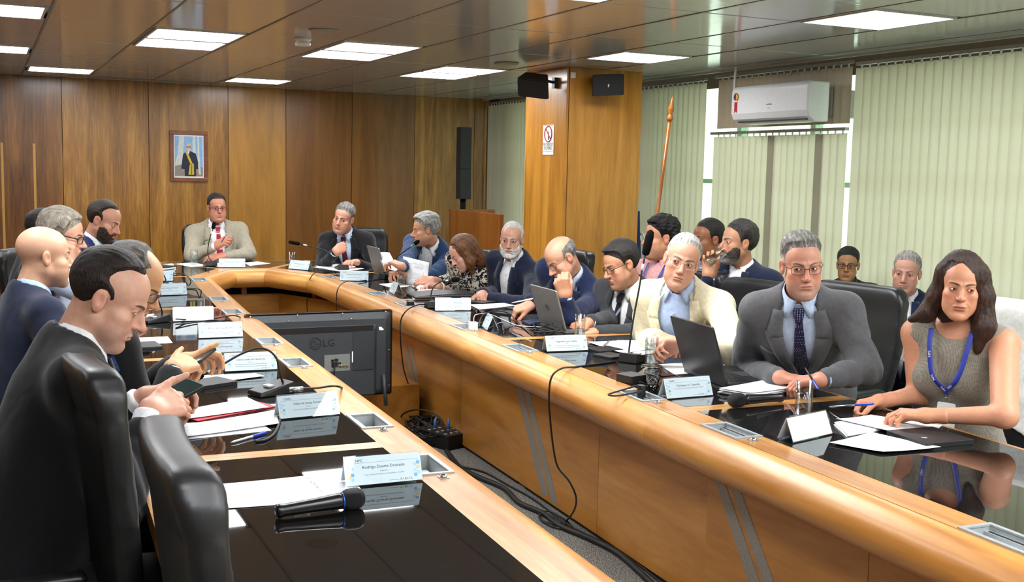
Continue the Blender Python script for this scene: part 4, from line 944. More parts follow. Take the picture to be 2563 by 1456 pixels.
# -- flat television standing on a wooden plinth inside the table ring
TY = 5.98
def TVp(px, py, dy=0.0): return PY(px, py, TY-dy)
def television():
    A, B, C_ = TVp(611, 788), TVp(981, 772), TVp(980, 984); x0, x1, z1, z0 = A.x, B.x, (A.z+B.z)/2, C_.z
    t = thing('television', 'large black flat television seen from behind on a wooden plinth', 'television', ((x0+x1)/2, TY, 0)); O = Vector(((x0+x1)/2, TY, 0))
    SH = plain('tv_shell', '#2b2f33', .55, bmp=.15, bscale=800); L = lambda px, py, dy=.05: TVp(px, py, dy) - O
    MB().rbox((x0-O.x, -.012, z0), (x1-O.x, .014, z1), .012, None, 4, 1).build('bezel', plain('tv_gloss', '#0b0b0c', .12), t, bevel=.003)
    MB().box((x0-O.x+.015, .0141, z0+.02), (x1-O.x-.015, .0155, z1-.015)).build('screen', plain('screen_dark', '#15181c', .15), t)
    s1 = MB(); a, b, c, d = x0-O.x+.012, x1-O.x-.012, z0+.01, z1-.012; e = .035
    s1.add([(a, -.012, c), (b, -.012, c), (b, -.012, d), (a, -.012, d), (a+e, -.032, c+e*.5), (b-e, -.032, c+e*.5), (b-e, -.032, d-e), (a+e, -.032, d-e)], [(0, 1, 5, 4), (1, 2, 6, 5), (2, 3, 7, 6), (3, 0, 4, 7), (4, 5, 6, 7)]); s1.build('back_shell', SH, t, bevel=.012)
    p, q = L(660, 835), L(944, 990); pz = L(944, 812).z; hump = MB(); e = .02
    a, b, c, d = p.x, q.x, max(q.z, z0+.012), pz
    hump.add([(a, -.032, c), (b, -.032, c), (b, -.032, d), (a, -.032, d), (a+e, -.056, c), (b-e, -.056, c), (b-e, -.056, d-e), (a+e, -.056, d-e)], [(0, 1, 5, 4), (1, 2, 6, 5), (2, 3, 7, 6), (3, 0, 4, 7), (4, 5, 6, 7)]); hump.build('back_hump', SH, t, bevel=.006)
    def plate(name, px0, py0, px1, py1, m, y=-.0575, y2=-.0555, parent=t):
        u, v = L(px0, py0), L(px1, py1); return MB().box((u.x, y, v.z), (v.x, y2, u.z)).build(name, m, parent)
    plate('vent_slot', 669, 824, 934, 827, BLACK); plate('side_cover', 883, 829, 934, 922, plain('tv_cover', '#25292d', .5), -.0605)
    pp = plate('port_panel', 811, 888, 875, 926, plain('port_grey', '#6c706c', .5)); pm = MB()
    for (a_, b_, c_, d_) in ((828, 899, 834, 904), (836, 897, 845, 902), (829, 906, 843, 916), (845, 906, 852, 909)): u, v = L(a_, b_), L(c_, d_); pm.box((u.x, -.064, v.z), (v.x, -.057, u.z))
    pm.build('port', BLACK, pp, kind='stuff'); pm = MB()
    for cx in (848, 853, 860, 868):
        u = L(cx, 914); pm.lathe([(.006, 0), (.006, .008), (.003, .008)], 10, Matrix.Translation((u.x, -.057, u.z)) @ rot('X', 90))
    pm.build('jack', plain('brass', '#b99a55', .3, .9), pp, True, kind='stuff')
    plate('sticker', 880, 879, 883, 906, WHITE); pm = MB(); 
    for cx, cy in ((627, 793), (745, 789), (858, 785), (966, 780), (723, 804), (880, 798), (881, 954), (974, 875), (803, 934), (974, 964)):
        u = L(cx, cy, .035); pm.lathe([(.005, 0), (.004, .003), (.001, .003)], 8, Matrix.Translation((u.x, -.033, u.z)) @ rot('X', 90))
    pm.build('screw', SILV, t, True, kind='stuff')
    c = L(788, 859); r = .032; lg = MB(); EMB = plain('tv_emblem', '#17191b', .5)
    pt = lambda a_, k=1: (c.x + r*k*math.cos(a_), -.0585, c.z + r*k*math.sin(a_))
    lg.tube([pt(2*PI*k/32) for k in range(32)], .0013, 6, close=True); lg.tube([pt(math.radians(a_), .66) for a_ in range(80, 361, 20)], .0013, 6); lg.tube([pt(0, .66), (c.x+.004, -.0585, c.z)], .0013, 6); lg.tube([(c.x, -.0585, c.z+.013), (c.x, -.0585, c.z-.012), (c.x+.009, -.0585, c.z-.012)], .0013, 6); lg.lathe([(.0035, 0), (.001, .002)], 8, Matrix.Translation((c.x-.011, -.058, c.z+.009)) @ rot('X', 90))
    lg.build('emblem', EMB, t)
    u = L(822, 858); text('LG', .058, Matrix.Translation((u.x, -.0580, u.z)) @ rot('X', 90), EMB, t, 'lettering', ext=.0005)
    f0, f1 = L(960, 936), L(963, 1011)
    for x_ in (f0.x, -f0.x*.96): MB().tube([(x_, -.05, f0.z), (x_, -.075, (f0.z+f1.z)/2), (x_+.003, -.085, max(f1.z, .192))], [.012, .010, .012], 8).build('foot', SH, t, True)
    MB().tube(bez([L(837, 912, .07), L(837, 930, .075), L(836, 950, .07), L(837, 975, .065), L(838, 1000, .05)], 5), .004, 6).build('signal_cable', RUBBER, t, True)
    st = MB(); u = L(957, 822); st.prism([(-.016, -.006), (-.004, -.010), (.014, .006), (.010, .012), (-.012, .010)], 0, .0008, frame((u.x, -.0335, u.z), (1, 0, 0), (0, 0, -1), (0, -1, 0))); st.build('torn_label', WHITE, t)
    return z0
tz = television()
a_ = PZ(1047, 1064, 0)
o = MB().box((1.30, a_.y, 0), (2.385, a_.y+.62, max(tz-.02, .17))).build('plinth', TW3, None, bevel=.004); tag(o, 'low wooden plinth under the television inside the table ring', 'plinth')
# -- stage box with cables
def crossbox():
    c = PZ(1112, 1112, 0); t = thing('stage_box', 'small black metal audio box with blue plugs on the carpet', 'audio box', (c.x, c.y, 0), math.radians(20))
    MB().rbox((-.09, -.13, 0), (.09, .13, .085), .008).build('housing', plain('box_black', '#141416', .4, .3), t, bevel=.003); pb = MB(); pr = MB()
    for i in range(4):
        for j in range(3):
            x, y = -.06+.04*i, -.08+.07*j; pr.lathe([(.012, .085), (.012, .088), (.008, .088)], 10, Matrix.Translation((x, y, 0)))
            if (i+j) % 3 == 0 and j > 0: pb.tube([(x, y, .086), (x, y, .125), (x+.006, y, .15)], [.009, .009, .005], 8)
    pr.build('socket', SILV, t, True, kind='stuff'); pb.build('plug', plain('blue_plug', '#3a78c0', .4), t, True, kind='stuff')
crossbox()
# -- cables
def cable(label, pts, r=.0035, n=8, m=None, group='black cables'):
    P = bez(pts, n); c = P[0].copy(); o = MB().tube([p - c for p in P], r, 7).build('cable', m or RUBBER, None, True); o.location = c; return tag(o, label, 'cable', group)
Z = lambda px, py, z=TOP+.004: PZ(px, py, z)
F_ = lambda px, py, z=.012: PZ(px, py, z)
UR = 1.885
cable('thick black cable bundle running along the carpet to the camera', [F_(1118, 1128), F_(1150, 1168), F_(1200, 1195), F_(1262, 1222), F_(1300, 1258), F_(1360, 1285), F_(1400, 1315), F_(1470, 1345), F_(1540, 1380), F_(1600, 1430), F_(1660, 1490), F_(1740, 1580)], .014)
cable('thin black cable beside the thick floor bundle', [F_(1116, 1130, .008), F_(1140, 1162, .008), F_(1210, 1180, .008), F_(1275, 1215, .008), F_(1330, 1245, .008), F_(1385, 1285, .008), F_(1430, 1318, .008), F_(1520, 1362, .008), F_(1590, 1405, .008), F_(1680, 1480, .008)], .005)
cable('black microphone cable hanging over the near right bullnose', [Z(1540, 904), Z(1500, 910), Z(1440, 918), Z(1405, 922, .775), PU(1380, 945, UR), PU(1374, 1000, UR), PU(1378, 1060, 1.90), PU(1385, 1120, 1.93), PU(1396, 1168, 1.97), PU(1425, 1205, 2.0), PU(1442, 1245, 2.03), PU(1436, 1278, 2.07), F_(1415, 1304, .012), F_(1385, 1310, .010), F_(1355, 1300, .008), F_(1352, 1284, .008), F_(1378, 1280, .012), F_(1422, 1306, .014), F_(1424, 1322, .010), F_(1385, 1318, .008), F_(1350, 1296, .012), F_(1366, 1286, .016), F_(1408, 1306, .014), F_(1412, 1324, .012)], .0042)
cable('black microphone cable hanging beside the television', [Z(1085, 763), Z(1050, 762, .765), Z(1020, 775, .77), PU(1004, 800, UR), PU(1002, 840, UR), PU(1006, 890, 1.92), PU(1012, 930, 2.0), PU(1028, 975, 2.08), PU(1048, 1010, 2.12), F_(1058, 1040), F_(1075, 1062)], .004)
cable('thin black cable hanging at the far right bend', [Z(948, 698), Z(900, 703, .762), Z(865, 705, .775), PU(846, 722, 1.84), PU(842, 752, 1.87), PU(843, 790, 2.0), PU(845, 830, 2.1)], .0035)
def PV(px, py, v):
    d = CF + CR*((px - 1281.5)/FPX) - CU*((py - 728)/FPX); return CAMP + d*(v*_n/(d.y + KS*d.x))
cable('thin black cable hanging from the far corner section', [Z(838, 678), Z(800, 680, .765), Z(782, 688, .775), PV(772, 710, 8.42), PV(770, 740, 8.5), PV(768, 760, 8.5), PV(770, 790, 8.5), PV(774, 830, 8.4)], .0035)
cable('thin black cable hanging from the middle of the head section', [Z(510, 664), Z(518, 672, .77), PV(525, 688, 8.62), PV(528, 705, 8.60), PV(526, 725, 8.68), PV(525, 745, 8.75)], .0035)
cable('thin black cable bent over the far left corner', [Z(432, 686), Z(455, 684, .765), Z(472, 694, .78), PV(480, 710, 8.0)], .0035)
cable('thin black cable crossing the left table under card', [Z(466, 722), Z(490, 722, .757), Z(502, 726, .77), PU(512, 735, 1.1)], .0035)
cable('upper black cable crossing the left table behind the glare-white card', [Z(440, 798, .775), Z(480, 800, .757), Z(530, 798, .757), Z(575, 790, .765), Z(597, 792, .775), PU(610, 803, 1.09), PU(618, 815, 1.12)], .0035)
cable('lower black cable crossing the left table behind the glare-white card', [Z(440, 812, .762), Z(480, 808, .757), Z(530, 801, .757), Z(566, 805, .757)], .0035)
cable('black cable with silver plug on the left table', [Z(745, 972, .775), Z(790, 971, .765), Z(830, 966, .77), Z(850, 968, .785), PU(862, 976, 1.10), PU(872, 985, 1.13)], .0042)
cable('black cable lying by the card and blue pen', [Z(703, 1030), Z(698, 1060), Z(686, 1085), Z(664, 1100), Z(640, 1104)], .0042)
o = MB().tube([(0, 0, 0), (.05, 0, 0)], .0095, 12).build('cable_plug', SILV, None, True); p = Z(724, 975, .775); o.location = p; tag(o, 'silver plug at the foot of the nearest gooseneck microphone', 'plug')
cable('white charging cable rising from the white cube charger', [Z(1186, 806, .80), Z(1187, 792, .81), Z(1196, 786, .81), Z(1225, 786, .79), Z(1260, 800, .757), Z(1300, 815, .757), Z(1360, 817, .757)], .002, m=WHITE)
cable('black power cord arching from the outlet to the grey laptop', [Z(1199, 818, .785), Z(1202, 800, .80), Z(1212, 786, .815), Z(1240, 778, .82), Z(1275, 785, .79), Z(1300, 812, .757), Z(1340, 838, .757), Z(1390, 832, .757)], .003)
mess = [Z(1336, 815)]
for k in range(26): mess.append(Z(1372 + 38*math.sin(k*1.7) + 4*math.sin(k*5.1), 818 + 13*math.cos(k*1.31), TOP + .005 + .03*abs(math.sin(k*.9))))
cable('tangled black cables on the grey laptop', mess, .0025)
br = slab('power_adapter', 'black power adapter brick with coiled cord', 'adapter', [(1557, 950), (1592, 945), (1604, 957), (1566, 965)], .030, plain('adapter', '#1b1a1b', .45), r=.008)
mess = [Z(1600, 955, .77)]
for k in range(22): mess.append(Z(1633 + 17*math.sin(k*2.2), 948 + 15*math.cos(k*1.9), TOP + .006 + .034*abs(math.sin(k*1.3))))
mess += [Z(1660, 942, .77), Z(1690, 940, .762), Z(1712, 950, .757)]
cable('coiled black cord beside the black power adapter', mess, .003)
cable('loop of black power cord resting on the right outlet box', [Z(1603, 962, .765), Z(1570, 972, .765), Z(1530, 984, .765), Z(1524, 988, .762), Z(1545, 990, .762), Z(1585, 983, .765), Z(1607, 978, .785)], .0035)
mess = []
for k in range(60): mess.append(F_(1062 + 42*math.sin(k*2.4) + 12*math.sin(k*.7), 1068 + 28*math.cos(k*1.73), .01 + .07*abs(math.sin(k*.53))))
cable('heap of tangled black cables beside the plinth on the carpet', mess, .005, 6)
cable('black cable arching along the plinth end', [F_(1000, 1052, .03), PU(1010, 1035, 2.0), PU(1040, 1025, 2.05), PU(1075, 1030, 2.08), PU(1105, 1050, 2.1), F_(1118, 1090, .06)], .005)
def plug(label, px, w_, h_, m, z=.735):
    p = PZ(px[0], px[1], z); o = MB().rbox((-w_/2, -w_/2, 0), (w_/2, w_/2, h_), w_*.2).build('charger', m, None, bevel=.002); o.location = p; o.rotation_euler = (0, 0, TROT); tag(o, label, 'charger')
plug('white cube charger plugged into the right outlet box', (1184, 832), .042, .055, WHITE); plug('small black plug beside the white charger', (1199, 830), .024, .05, BLACK); plug('square black charger in the outlet box near the portfolio', (1027, 770), .04, .04, BLACK); plug('black plug standing in the outlet near the coiled cord', (1605, 996), .026, .05, BLACK)
# -- on the walls
def portrait():
    A, B, C_ = PY(424, 326, BY), PY(518, 327, BY), PY(521, 455, BY); x0, x1, z1, z0 = A.x, B.x+.005, A.z, C_.z
    t = thing('framed_portrait', 'framed portrait of a man with yellow green sash on panelled wall', 'picture', ((x0+x1)/2, BY, (z0+z1)/2)); w_, h_ = (x1-x0)/2, (z1-z0)/2; f = .042
    FW = wood('frame_wood', '#5d2f12', '#7a4119', '#8f5223', (6, 6, 3)); m = MB()
    for lo, hi in (((-w_, -.02, h_-f), (w_, -.001, h_)), ((-w_, -.02, -h_), (w_, -.001, -h_+f)), ((-w_, -.02, -h_+f), (-w_+f, -.001, h_-f)), ((w_-f, -.02, -h_+f), (w_, -.001, h_-f))): m.box(lo, hi)
    m.build('frame', FW, t, bevel=.003); iw, ih = w_-f, h_-f
    MB().box((-iw, -.006, -ih), (iw, -.002, ih)).build('mount', PLAINP, t); pw, ph = iw-.012, ih-.016
    def shape(name, poly, m_, y): MB().prism([(x*pw, z*ph) for x, z in poly], 0, .0004, frame((0, y, 0), (1, 0, 0), (0, 0, 1), (0, -1, 0))).build(name, m_, pic)
    pic = MB().box((-pw, -.0068, -ph), (pw, -.0062, ph)).build('print', plain('print_sky', '#8fb6e0', .5), t)
    PALE = plain('print_column', '#cfd6cf', .6); DKB = plain('print_suit', '#1d2238', .6); FL = plain('print_floor', '#8f8a80', .6)
    shape('print_floor', [(-1, -1), (1, -1), (1, -.55), (-.4, -.35), (-1, -.5)], FL, -.0068)
    for p_ in ([(-.68, 1), (-.3, 1), (-.42, .1), (-.5, -.4), (-1, -.5), (-.98, -.3), (-.8, .1)], [(.28, 1), (.46, 1), (.5, .2), (.56, -.7), (.35, -.6), (.26, .2)], [(.62, 1), (.74, 1), (.76, .1), (.86, -.9), (.7, -.9), (.62, .1)]): shape('print_column', p_, PALE, -.0073)
    shape('print_suit', [(-.42, .1), (-.2, .24), (.12, .26), (.5, .14), (.66, -.3), (.66, -.75), (.5, -.76), (.52, -1), (-.3, -1), (-.32, -.64), (-.56, -.64), (-.5, -.3)], DKB, -.0078)
    shape('print_shirt', [(-.14, .24), (.06, .24), (-.04, .08)], PLAINP, -.0083)
    shape('print_sash', [(-.26, .22), (-.12, .24), (.26, -.36), (.12, -.42)], YEL, -.0083); shape('print_sash', [(.06, -.40), (.16, -.36), (.34, -.36), (.36, -.92), (-.04, -.92)], YEL, -.0083); shape('print_sash', [(.14, -.45), (.24, -.45), (.22, -.9), (.12, -.9)], GREEN, -.0087)
    n = 14; shape('print_face', [(-.01 + .19*math.cos(2*PI*k/n), .44 + .17*math.sin(2*PI*k/n)) for k in range(n)], plain('print_skin', '#b98a78', .6), -.0083)
    shape('print_beard', [(-.17, .40), (.15, .40), (.10, .27), (-.02, .23), (-.13, .28)], plain('print_grey', '#c9c4c0', .6), -.0087); shape('print_hair', [(-.20, .46), (-.15, .60), (0, .65), (.14, .60), (.18, .46), (.12, .53), (-.13, .53)], plain('print_grey', '#c9c4c0', .6), -.0087)
    for x_ in (-.46, .58): shape('print_hand', [(x_-.08, -.64), (x_+.08, -.64), (x_+.07, -.8), (x_-.05, -.82)], plain('print_skin', '#b98a78', .6), -.0083)
portrait()
def sign():
    A, B = PX(1361, 313, 4.40), PX(1386, 387, 4.40); y0, y1, z1, z0 = max(A.y, B.y), min(A.y, B.y), A.z, B.z; w_, h_ = (y0-y1)/2, (z1-z0)/2
    t = thing('no_smoking_sign', 'white no smoking sign reading PROIBIDO FUMAR on the column', 'sign', (4.398, (y0+y1)/2, (z0+z1)/2)); Fm = frame((0, 0, 0), (0, -1, 0), (0, 0, 1), (-1, 0, 0))
    MB().rbox((-w_, -h_, 0), (w_, h_, .003), .006, Fm).build('plate', WHITE, t); r = MB(); c = h_*.38; R_ = w_*.66
    r.tube([Fm @ Vector((R_*math.cos(2*PI*k/28), c+R_*math.sin(2*PI*k/28), .0035)) for k in range(28)], R_*.09, 4, close=True); r.tube([Fm @ Vector((-R_*.7, c+R_*.7, .0037)), Fm @ Vector((R_*.7, c-R_*.7, .0037))], R_*.09, 4); r.build('prohibition_ring', RED, t)
    k = MB(); k.box((-R_*.05, c-R_*.75, .003), (R_*.22, c-R_*.10, .0036), Fm); k.tube([Fm @ Vector((R_*.05, c+R_*.0, .0034)), Fm @ Vector((R_*.1, c+R_*.35, .0034))], R_*.05, 4); k.build('cigarette', INK, t)
    text('PROIBIDO', w_*.40, Fm @ Matrix.Translation((0, -h_*.34, .0034)), INK, t); text('FUMAR', w_*.44, Fm @ Matrix.Translation((0, -h_*.58, .0034)), INK, t); 
    for lo, hi in (((-w_*.92, -h_*.8, .003), (w_*.92, -h_*.78, .0034)), ((-w_*.92, h_*.94, .003), (w_*.92, h_*.96, .0034))): MB().box(lo, hi, Fm).build('border_line', INK, t)
sign()
def wall_speaker(label, c, out, aim, roll=0, logo=True):
    """c: centre of the cabinet, out: wall normal, aim: direction the grille faces"""
    c, out, aim = Vector(c), Vector(out).normalized(), Vector(aim).normalized(); t = thing('wall_speaker', label, 'loudspeaker', tuple(c), 0, 'loudspeakers on the column')
    x = Vector((0, 0, 1)).cross(aim).normalized(); z = aim.cross(x); M = frame((0, 0, 0), x, z, aim) @ rot('Z', roll); w_, h_, d_ = .135, .088, .075
    cab = MB(); vs = [(-w_, -h_, .05), (w_, -h_, .05), (w_, h_, .05), (-w_, h_, .05), (-w_*.72, -h_*.85, -d_), (w_*.72, -h_*.85, -d_), (w_*.72, h_*.85, -d_), (-w_*.72, h_*.85, -d_)]; cab.add([M @ Vector(v) for v in vs], [(0, 1, 2, 3), (7, 6, 5, 4), (0, 4, 5, 1), (1, 5, 6, 2), (2, 6, 7, 3), (3, 7, 4, 0)]); cab.build('cabinet', plain('speaker_black', '#17181b', .5), t, bevel=.008)
    MB().rbox((-w_*.96, -h_*.94, .05), (w_*.96, h_*.94, .062), .014, M).build('grille', plain('speaker_grille', '#141518', .6, bmp=.7, bscale=700), t)
    if logo: l = MB(); l.box((-.006, -.002, .062), (.006, .008, .063), M); l.box((-.006, -.014, .062), (.002, -.005, .063), M); l.build('badge', WHITE, t)
    b = MB(); b.tube([M @ Vector((0, 0, -d_)), M @ Vector((0, .0, -d_-.03)), -out*.20 + Vector((0, 0, .03))], .012, 8); q = -out*.205 + Vector((0, 0, .03)); up = Vector((0, 0, 1)); sd = out.cross(up); b.box((-.025, -.045, 0), (.025, .045, .03), frame(q, sd, up, out)); b.build('bracket', BLACK, t)
p = PX(1338, 214, 4.20); wall_speaker('black loudspeaker tilted on the left face of the column', (4.19, p.y*4.19/4.20, p.z), (-1, 0, 0), (-.55, -.55, -.55), -8, False)
p = PY(1519, 211, 8.03); wall_speaker('black loudspeaker on the front face of the column', tuple(p), (0, -1, 0), (-.25, -.85, -.18), 4)
p = PY(1434, 188, 8.225); o = MB().box((-.024, -.006, -.024), (.024, 0, .024)).build('wall_plate', WHITE, None, bevel=.002); o.location = p; tag(o, 'small white square plate high on the column', 'plate')
def air_con():
    X = 5.36; A, B = PX(1832, 214, X), PX(2024, 205, X); C_ = PX(2018, 302, X); y1, y0, z1, z0 = A.y, B.y, (A.z+B.z)/2, C_.z
    t = thing('air_conditioner', 'white split air conditioner hung between the blinds', 'air conditioner', (X, (y0+y1)/2, (z0+z1)/2)); h_, w_ = (z1-z0)/2, (y1-y0)/2
    pr = [(.20, h_), (.03, h_), (.004, h_-.02), (0, h_-.05), (0, -h_*.45), (.02, -h_*.75), (.07, -h_), (.20, -h_)]; M = frame((0, -w_, 0), (1, 0, 0), (0, 0, 1), (0, -1, 0)); M = frame((0, w_, 0), (1, 0, 0), (0, 0, 1), (0, -1, 0))
    AW = plain('ac_white', '#e3e6e8', .3, var=.02); MB().prism(pr, 0, 2*w_, M).build('body', AW, t, bevel=.012)
    MB().box((.012, -w_*.96, -h_*.60), (.022, w_*.96, -h_*.585)).build('panel_gap', INK2, t); MB().box((.03, -w_*.9, -h_*.92), (.075, w_*.88, -h_*.86), ).build('outlet_slot', plain('slot_dark', '#26282a', .6), t)
    Fm = frame((-.0015, 0, 0), (0, -1, 0), (0, 0, 1), (-1, 0, 0)); lb = MB(); cx = -w_*.86
    def disc(m_, r, cy, col): m_.cur = col; m_.lathe([(r, 0), (r, .001), (.001, .001)], 18, Fm @ Matrix.Translation((cx, cy, .0006*(col+1) if col else 0)))
    disc(lb, .032, h_*.45, 0); lb.cur = 1; lb.prism([(cx, h_*.45-.026), (cx+.024, h_*.45-.010), (cx+.024, h_*.45+.012), (cx, h_*.45+.026)], .001, .0022, Fm); lb.cur = 2; lb.prism([(cx, h_*.45+.026), (cx-.024, h_*.45+.012), (cx-.024, h_*.45-.010), (cx, h_*.45-.026)], .001, .0022, Fm)
    lb.cur = 0; lb.prism([(cx-.018, h_*.18), (cx-.018, -h_*.42), (cx, -h_*.30), (cx+.018, -h_*.42), (cx+.018, h_*.18)], 0, .001, Fm); lb.cur = 3; lb.box((cx-.014, h_*.18, 0), (cx+.014, h_*.27, .0012), Fm); lb.build('energy_label', [RED, YEL, INK, WHITE], t)
    text('comfee', .022, Fm @ Matrix.Translation((.02, -h_*.05, .002)), INK, t); text('inverter', .013, Fm @ Matrix.Translation((.02, -h_*.24, .002)), INK2, t)
    MB().box((.06, -w_*.8, -h_*.7), (.62, w_*.8, h_*.7)).build('mounting_plate', BAR, t); c = cable('white drain pipe curving beside the air conditioner', [Vector((5.46, y1-.02, z1-.05)), Vector((5.46, y1+.08, z1-.06)), Vector((5.46, y1+.10, z1+.04)), Vector((5.46, y1+.09, z1+.20))], .011, 8, AW, 'pipes'); c.name = 'drain_pipe'; c['category'] = 'pipe'
air_con()
def column_speaker():
    Y = 11.0; A, B = PY(1148, 318, Y), PY(1173, 498, Y); w_ = (B.x-A.x)/2; z1, z0 = A.z, B.z; x = (A.x+B.x)/2
    t = thing('column_speaker', 'slim black column loudspeaker on a tall pole stand', 'loudspeaker', (x, Y, 0)); zm = z0 + (z1-z0)*.42; m = MB()
    for (za, zb, ya, yb) in ((zm, z1, .0, .0), (z0, zm, -.012, .0)):
        m.add([(-w_, ya-.06, za), (w_, ya-.06, za), (w_, ya+.06, za), (-w_, ya+.06, za), (-w_, yb-.06, zb), (w_, yb-.06, zb), (w_, yb+.06, zb), (-w_, yb+.06, zb)], [(0, 3, 2, 1), (4, 5, 6, 7), (0, 1, 5, 4), (1, 2, 6, 5), (2, 3, 7, 6), (3, 0, 4, 7)])
    m.build('cabinet', plain('speaker_grille', '#141518', .6), t, bevel=.006); MB().lathe([(.036, .05), (.036, z0*.6), (.032, z0*.6), (.032, z0+.01)], 14).build('pole', BLACK, t, True); MB().lathe([(.22, 0), (.22, .015), (.06, .03), (.036, .06)], 28).build('foot', BLACK, t, True)
column_speaker()
# -- wooden lectern screen behind the right table
LW = wood('lectern_wood', '#5a3213', '#7a4719', '#925b26', (5, 5, .5), rough=.3)
t = thing('lectern', 'brown wooden lectern standing behind the right table', 'lectern', (4.3, 9.9, 0)); a1, a2 = PX(1250, 541, 4.3), PX(1124, 521, 4.3)
MB().box((0, a1.y-9.9, 0), (.045, a2.y-9.9, 1.17)).build('front_panel', LW, t, bevel=.003); MB().box((.045, a2.y-9.9-.045, 0), (.5, a2.y-9.9, 1.17)).build('side_panel', LW, t); MB().box((.045, a1.y-9.9+.06, .88), (.5, a2.y-9.9-.05, .92)).build('shelf', LW, t)
t = thing('side_table', 'small light wooden side table beside the lectern', 'table', (4.22, 9.28, 0)); SWD = wood('side_wood', '#8d5620', '#ab6f2d', '#c08840', (5, 2, 5)); MB().box((-.3, -.12, .70), (.06, .22, .74)).build('tabletop', SWD, t, bevel=.003)
for sx, sy in ((-1, -1), (1, -1), (-1, 1), (1, 1)): MB().box((-.12+sx*.15-.02, .05+sy*.14-.02, 0), (-.12+sx*.15+.02, .05+sy*.14+.02, .70)).build('leg', SWD, t)
# -- flag and pole
p1, p0 = PX(1676, 300, 4.9), PX(1645, 535, 4.9); d = (p0-p1)/(p1.z-p0.z); bt = p1 + d*(p1.z-.05)
t = thing('flagpole', 'leaning wooden flagpole with a spear tip before the blinds', 'flagpole', (bt.x, bt.y, 0)); O = Vector((bt.x, bt.y, 0)); tip = p1 - O; FP = wood('pole_wood', '#7a4415', '#99591f', '#b3722d', (9, 9, 2)); M = Matrix.Translation(tip) @ (-d).to_track_quat('Z', 'Y').to_matrix().to_4x4()
MB().tube([bt-O, tip], .016, 12).build('pole', FP, t, True); MB().lathe([(.014, -.01), (.026, .0), (.028, .02), (.018, .038), (.013, .05), (.024, .075), (.022, .10), (.012, .14), (.001, .19)], 14, M).build('finial', FP, t, True); MB().lathe([(.16, 0), (.16, .03), (.05, .06), (.03, .10)], 20).build('foot', FP, t, True)
FB = plain('flag_blue', '#1a2c6e', .7, bmp=.2, bscale=300); t = thing('flag', 'furled dark blue flag hanging beside the wooden column', 'flag', (5.275, 8.50, 0)); V = []; n = 24
for i in range(n+1):
    z = 1.24 - 1.0*i/n
    for k in range(16): a = 2*PI*k/16; r = (.035 + .055*i/n)*(1 + .28*math.sin(a*4 + i*.15)); V.append((r*math.cos(a), r*math.sin(a), z))
mesh('cloth', V, [(i*16+k, (i+1)*16+k, (i+1)*16+(k+1) % 16, i*16+(k+1) % 16) for i in range(n) for k in range(16)], FB, t, True); MB().tube([(0, 0, .04), (0, 0, 1.30)], .012, 10).build('pole', FP, t, True); MB().lathe([(.14, 0), (.14, .03), (.03, .06)], 20).build('foot', FP, t, True)
MB().tube([Vector((.03, -.082, 1.0)) + Vector((.012*math.sin(a_)*-1, .034*math.cos(a_), .045*math.sin(a_))) for a_ in np.linspace(0, 2*PI, 18)[:-1]], .008, 6, close=True).build('flag_letter', WHITE, t, True)
# -- on the ceiling
p = PZ(758, 95, CZ); t = thing('smoke_detector', 'white smoke detector on the ceiling', 'detector', (p.x, p.y, CZ)); MB().lathe([(.055, .0), (.055, -.018), (.045, -.02), (.045, -.03), (.055, -.032), (.052, -.052), (.02, -.056), (.001, -.056)], 24, None).build('housing', WHITE, t, True)
for (px, py), lab in (((812, 75), 'flat round ceiling disc beside the smoke detector'), ((1268, 158), 'flat round ceiling disc close to the column')):
    p = PZ(px, py, CZ); o = MB().lathe([(.10, 0), (.10, -.006), (.085, -.010), (.001, -.010)], 28).build('ceiling_disc', plain('disc_paint', '#a39f8c', .6), None, True); o.location = (p.x, p.y, CZ); tag(o, lab, 'ceiling speaker', 'ceiling discs')
p = PZ(150, 200, CZ); o = MB().box((-.75, -.05, -.006), (.75, .05, .002)).build('air_grille', BAR, None); o.location = (1.55, 12.25, CZ); tag(o, 'long flat air grille in the ceiling by the panelled wall', 'vent')

# ------------------------------------------------------------------ people
def unit(v): v = np.asarray(v, float); return v/np.linalg.norm(v)
def hvec(deg): a = math.radians(deg); return np.array([math.sin(a), math.cos(a), 0.0])     # heading: 0 = +y, 90 = +x
def sst(x, a, b): t = np.clip((x-a)/(b-a), 0, 1); return t*t*(3-2*t)
def rgb(c): return np.array(lin(c)[:3])

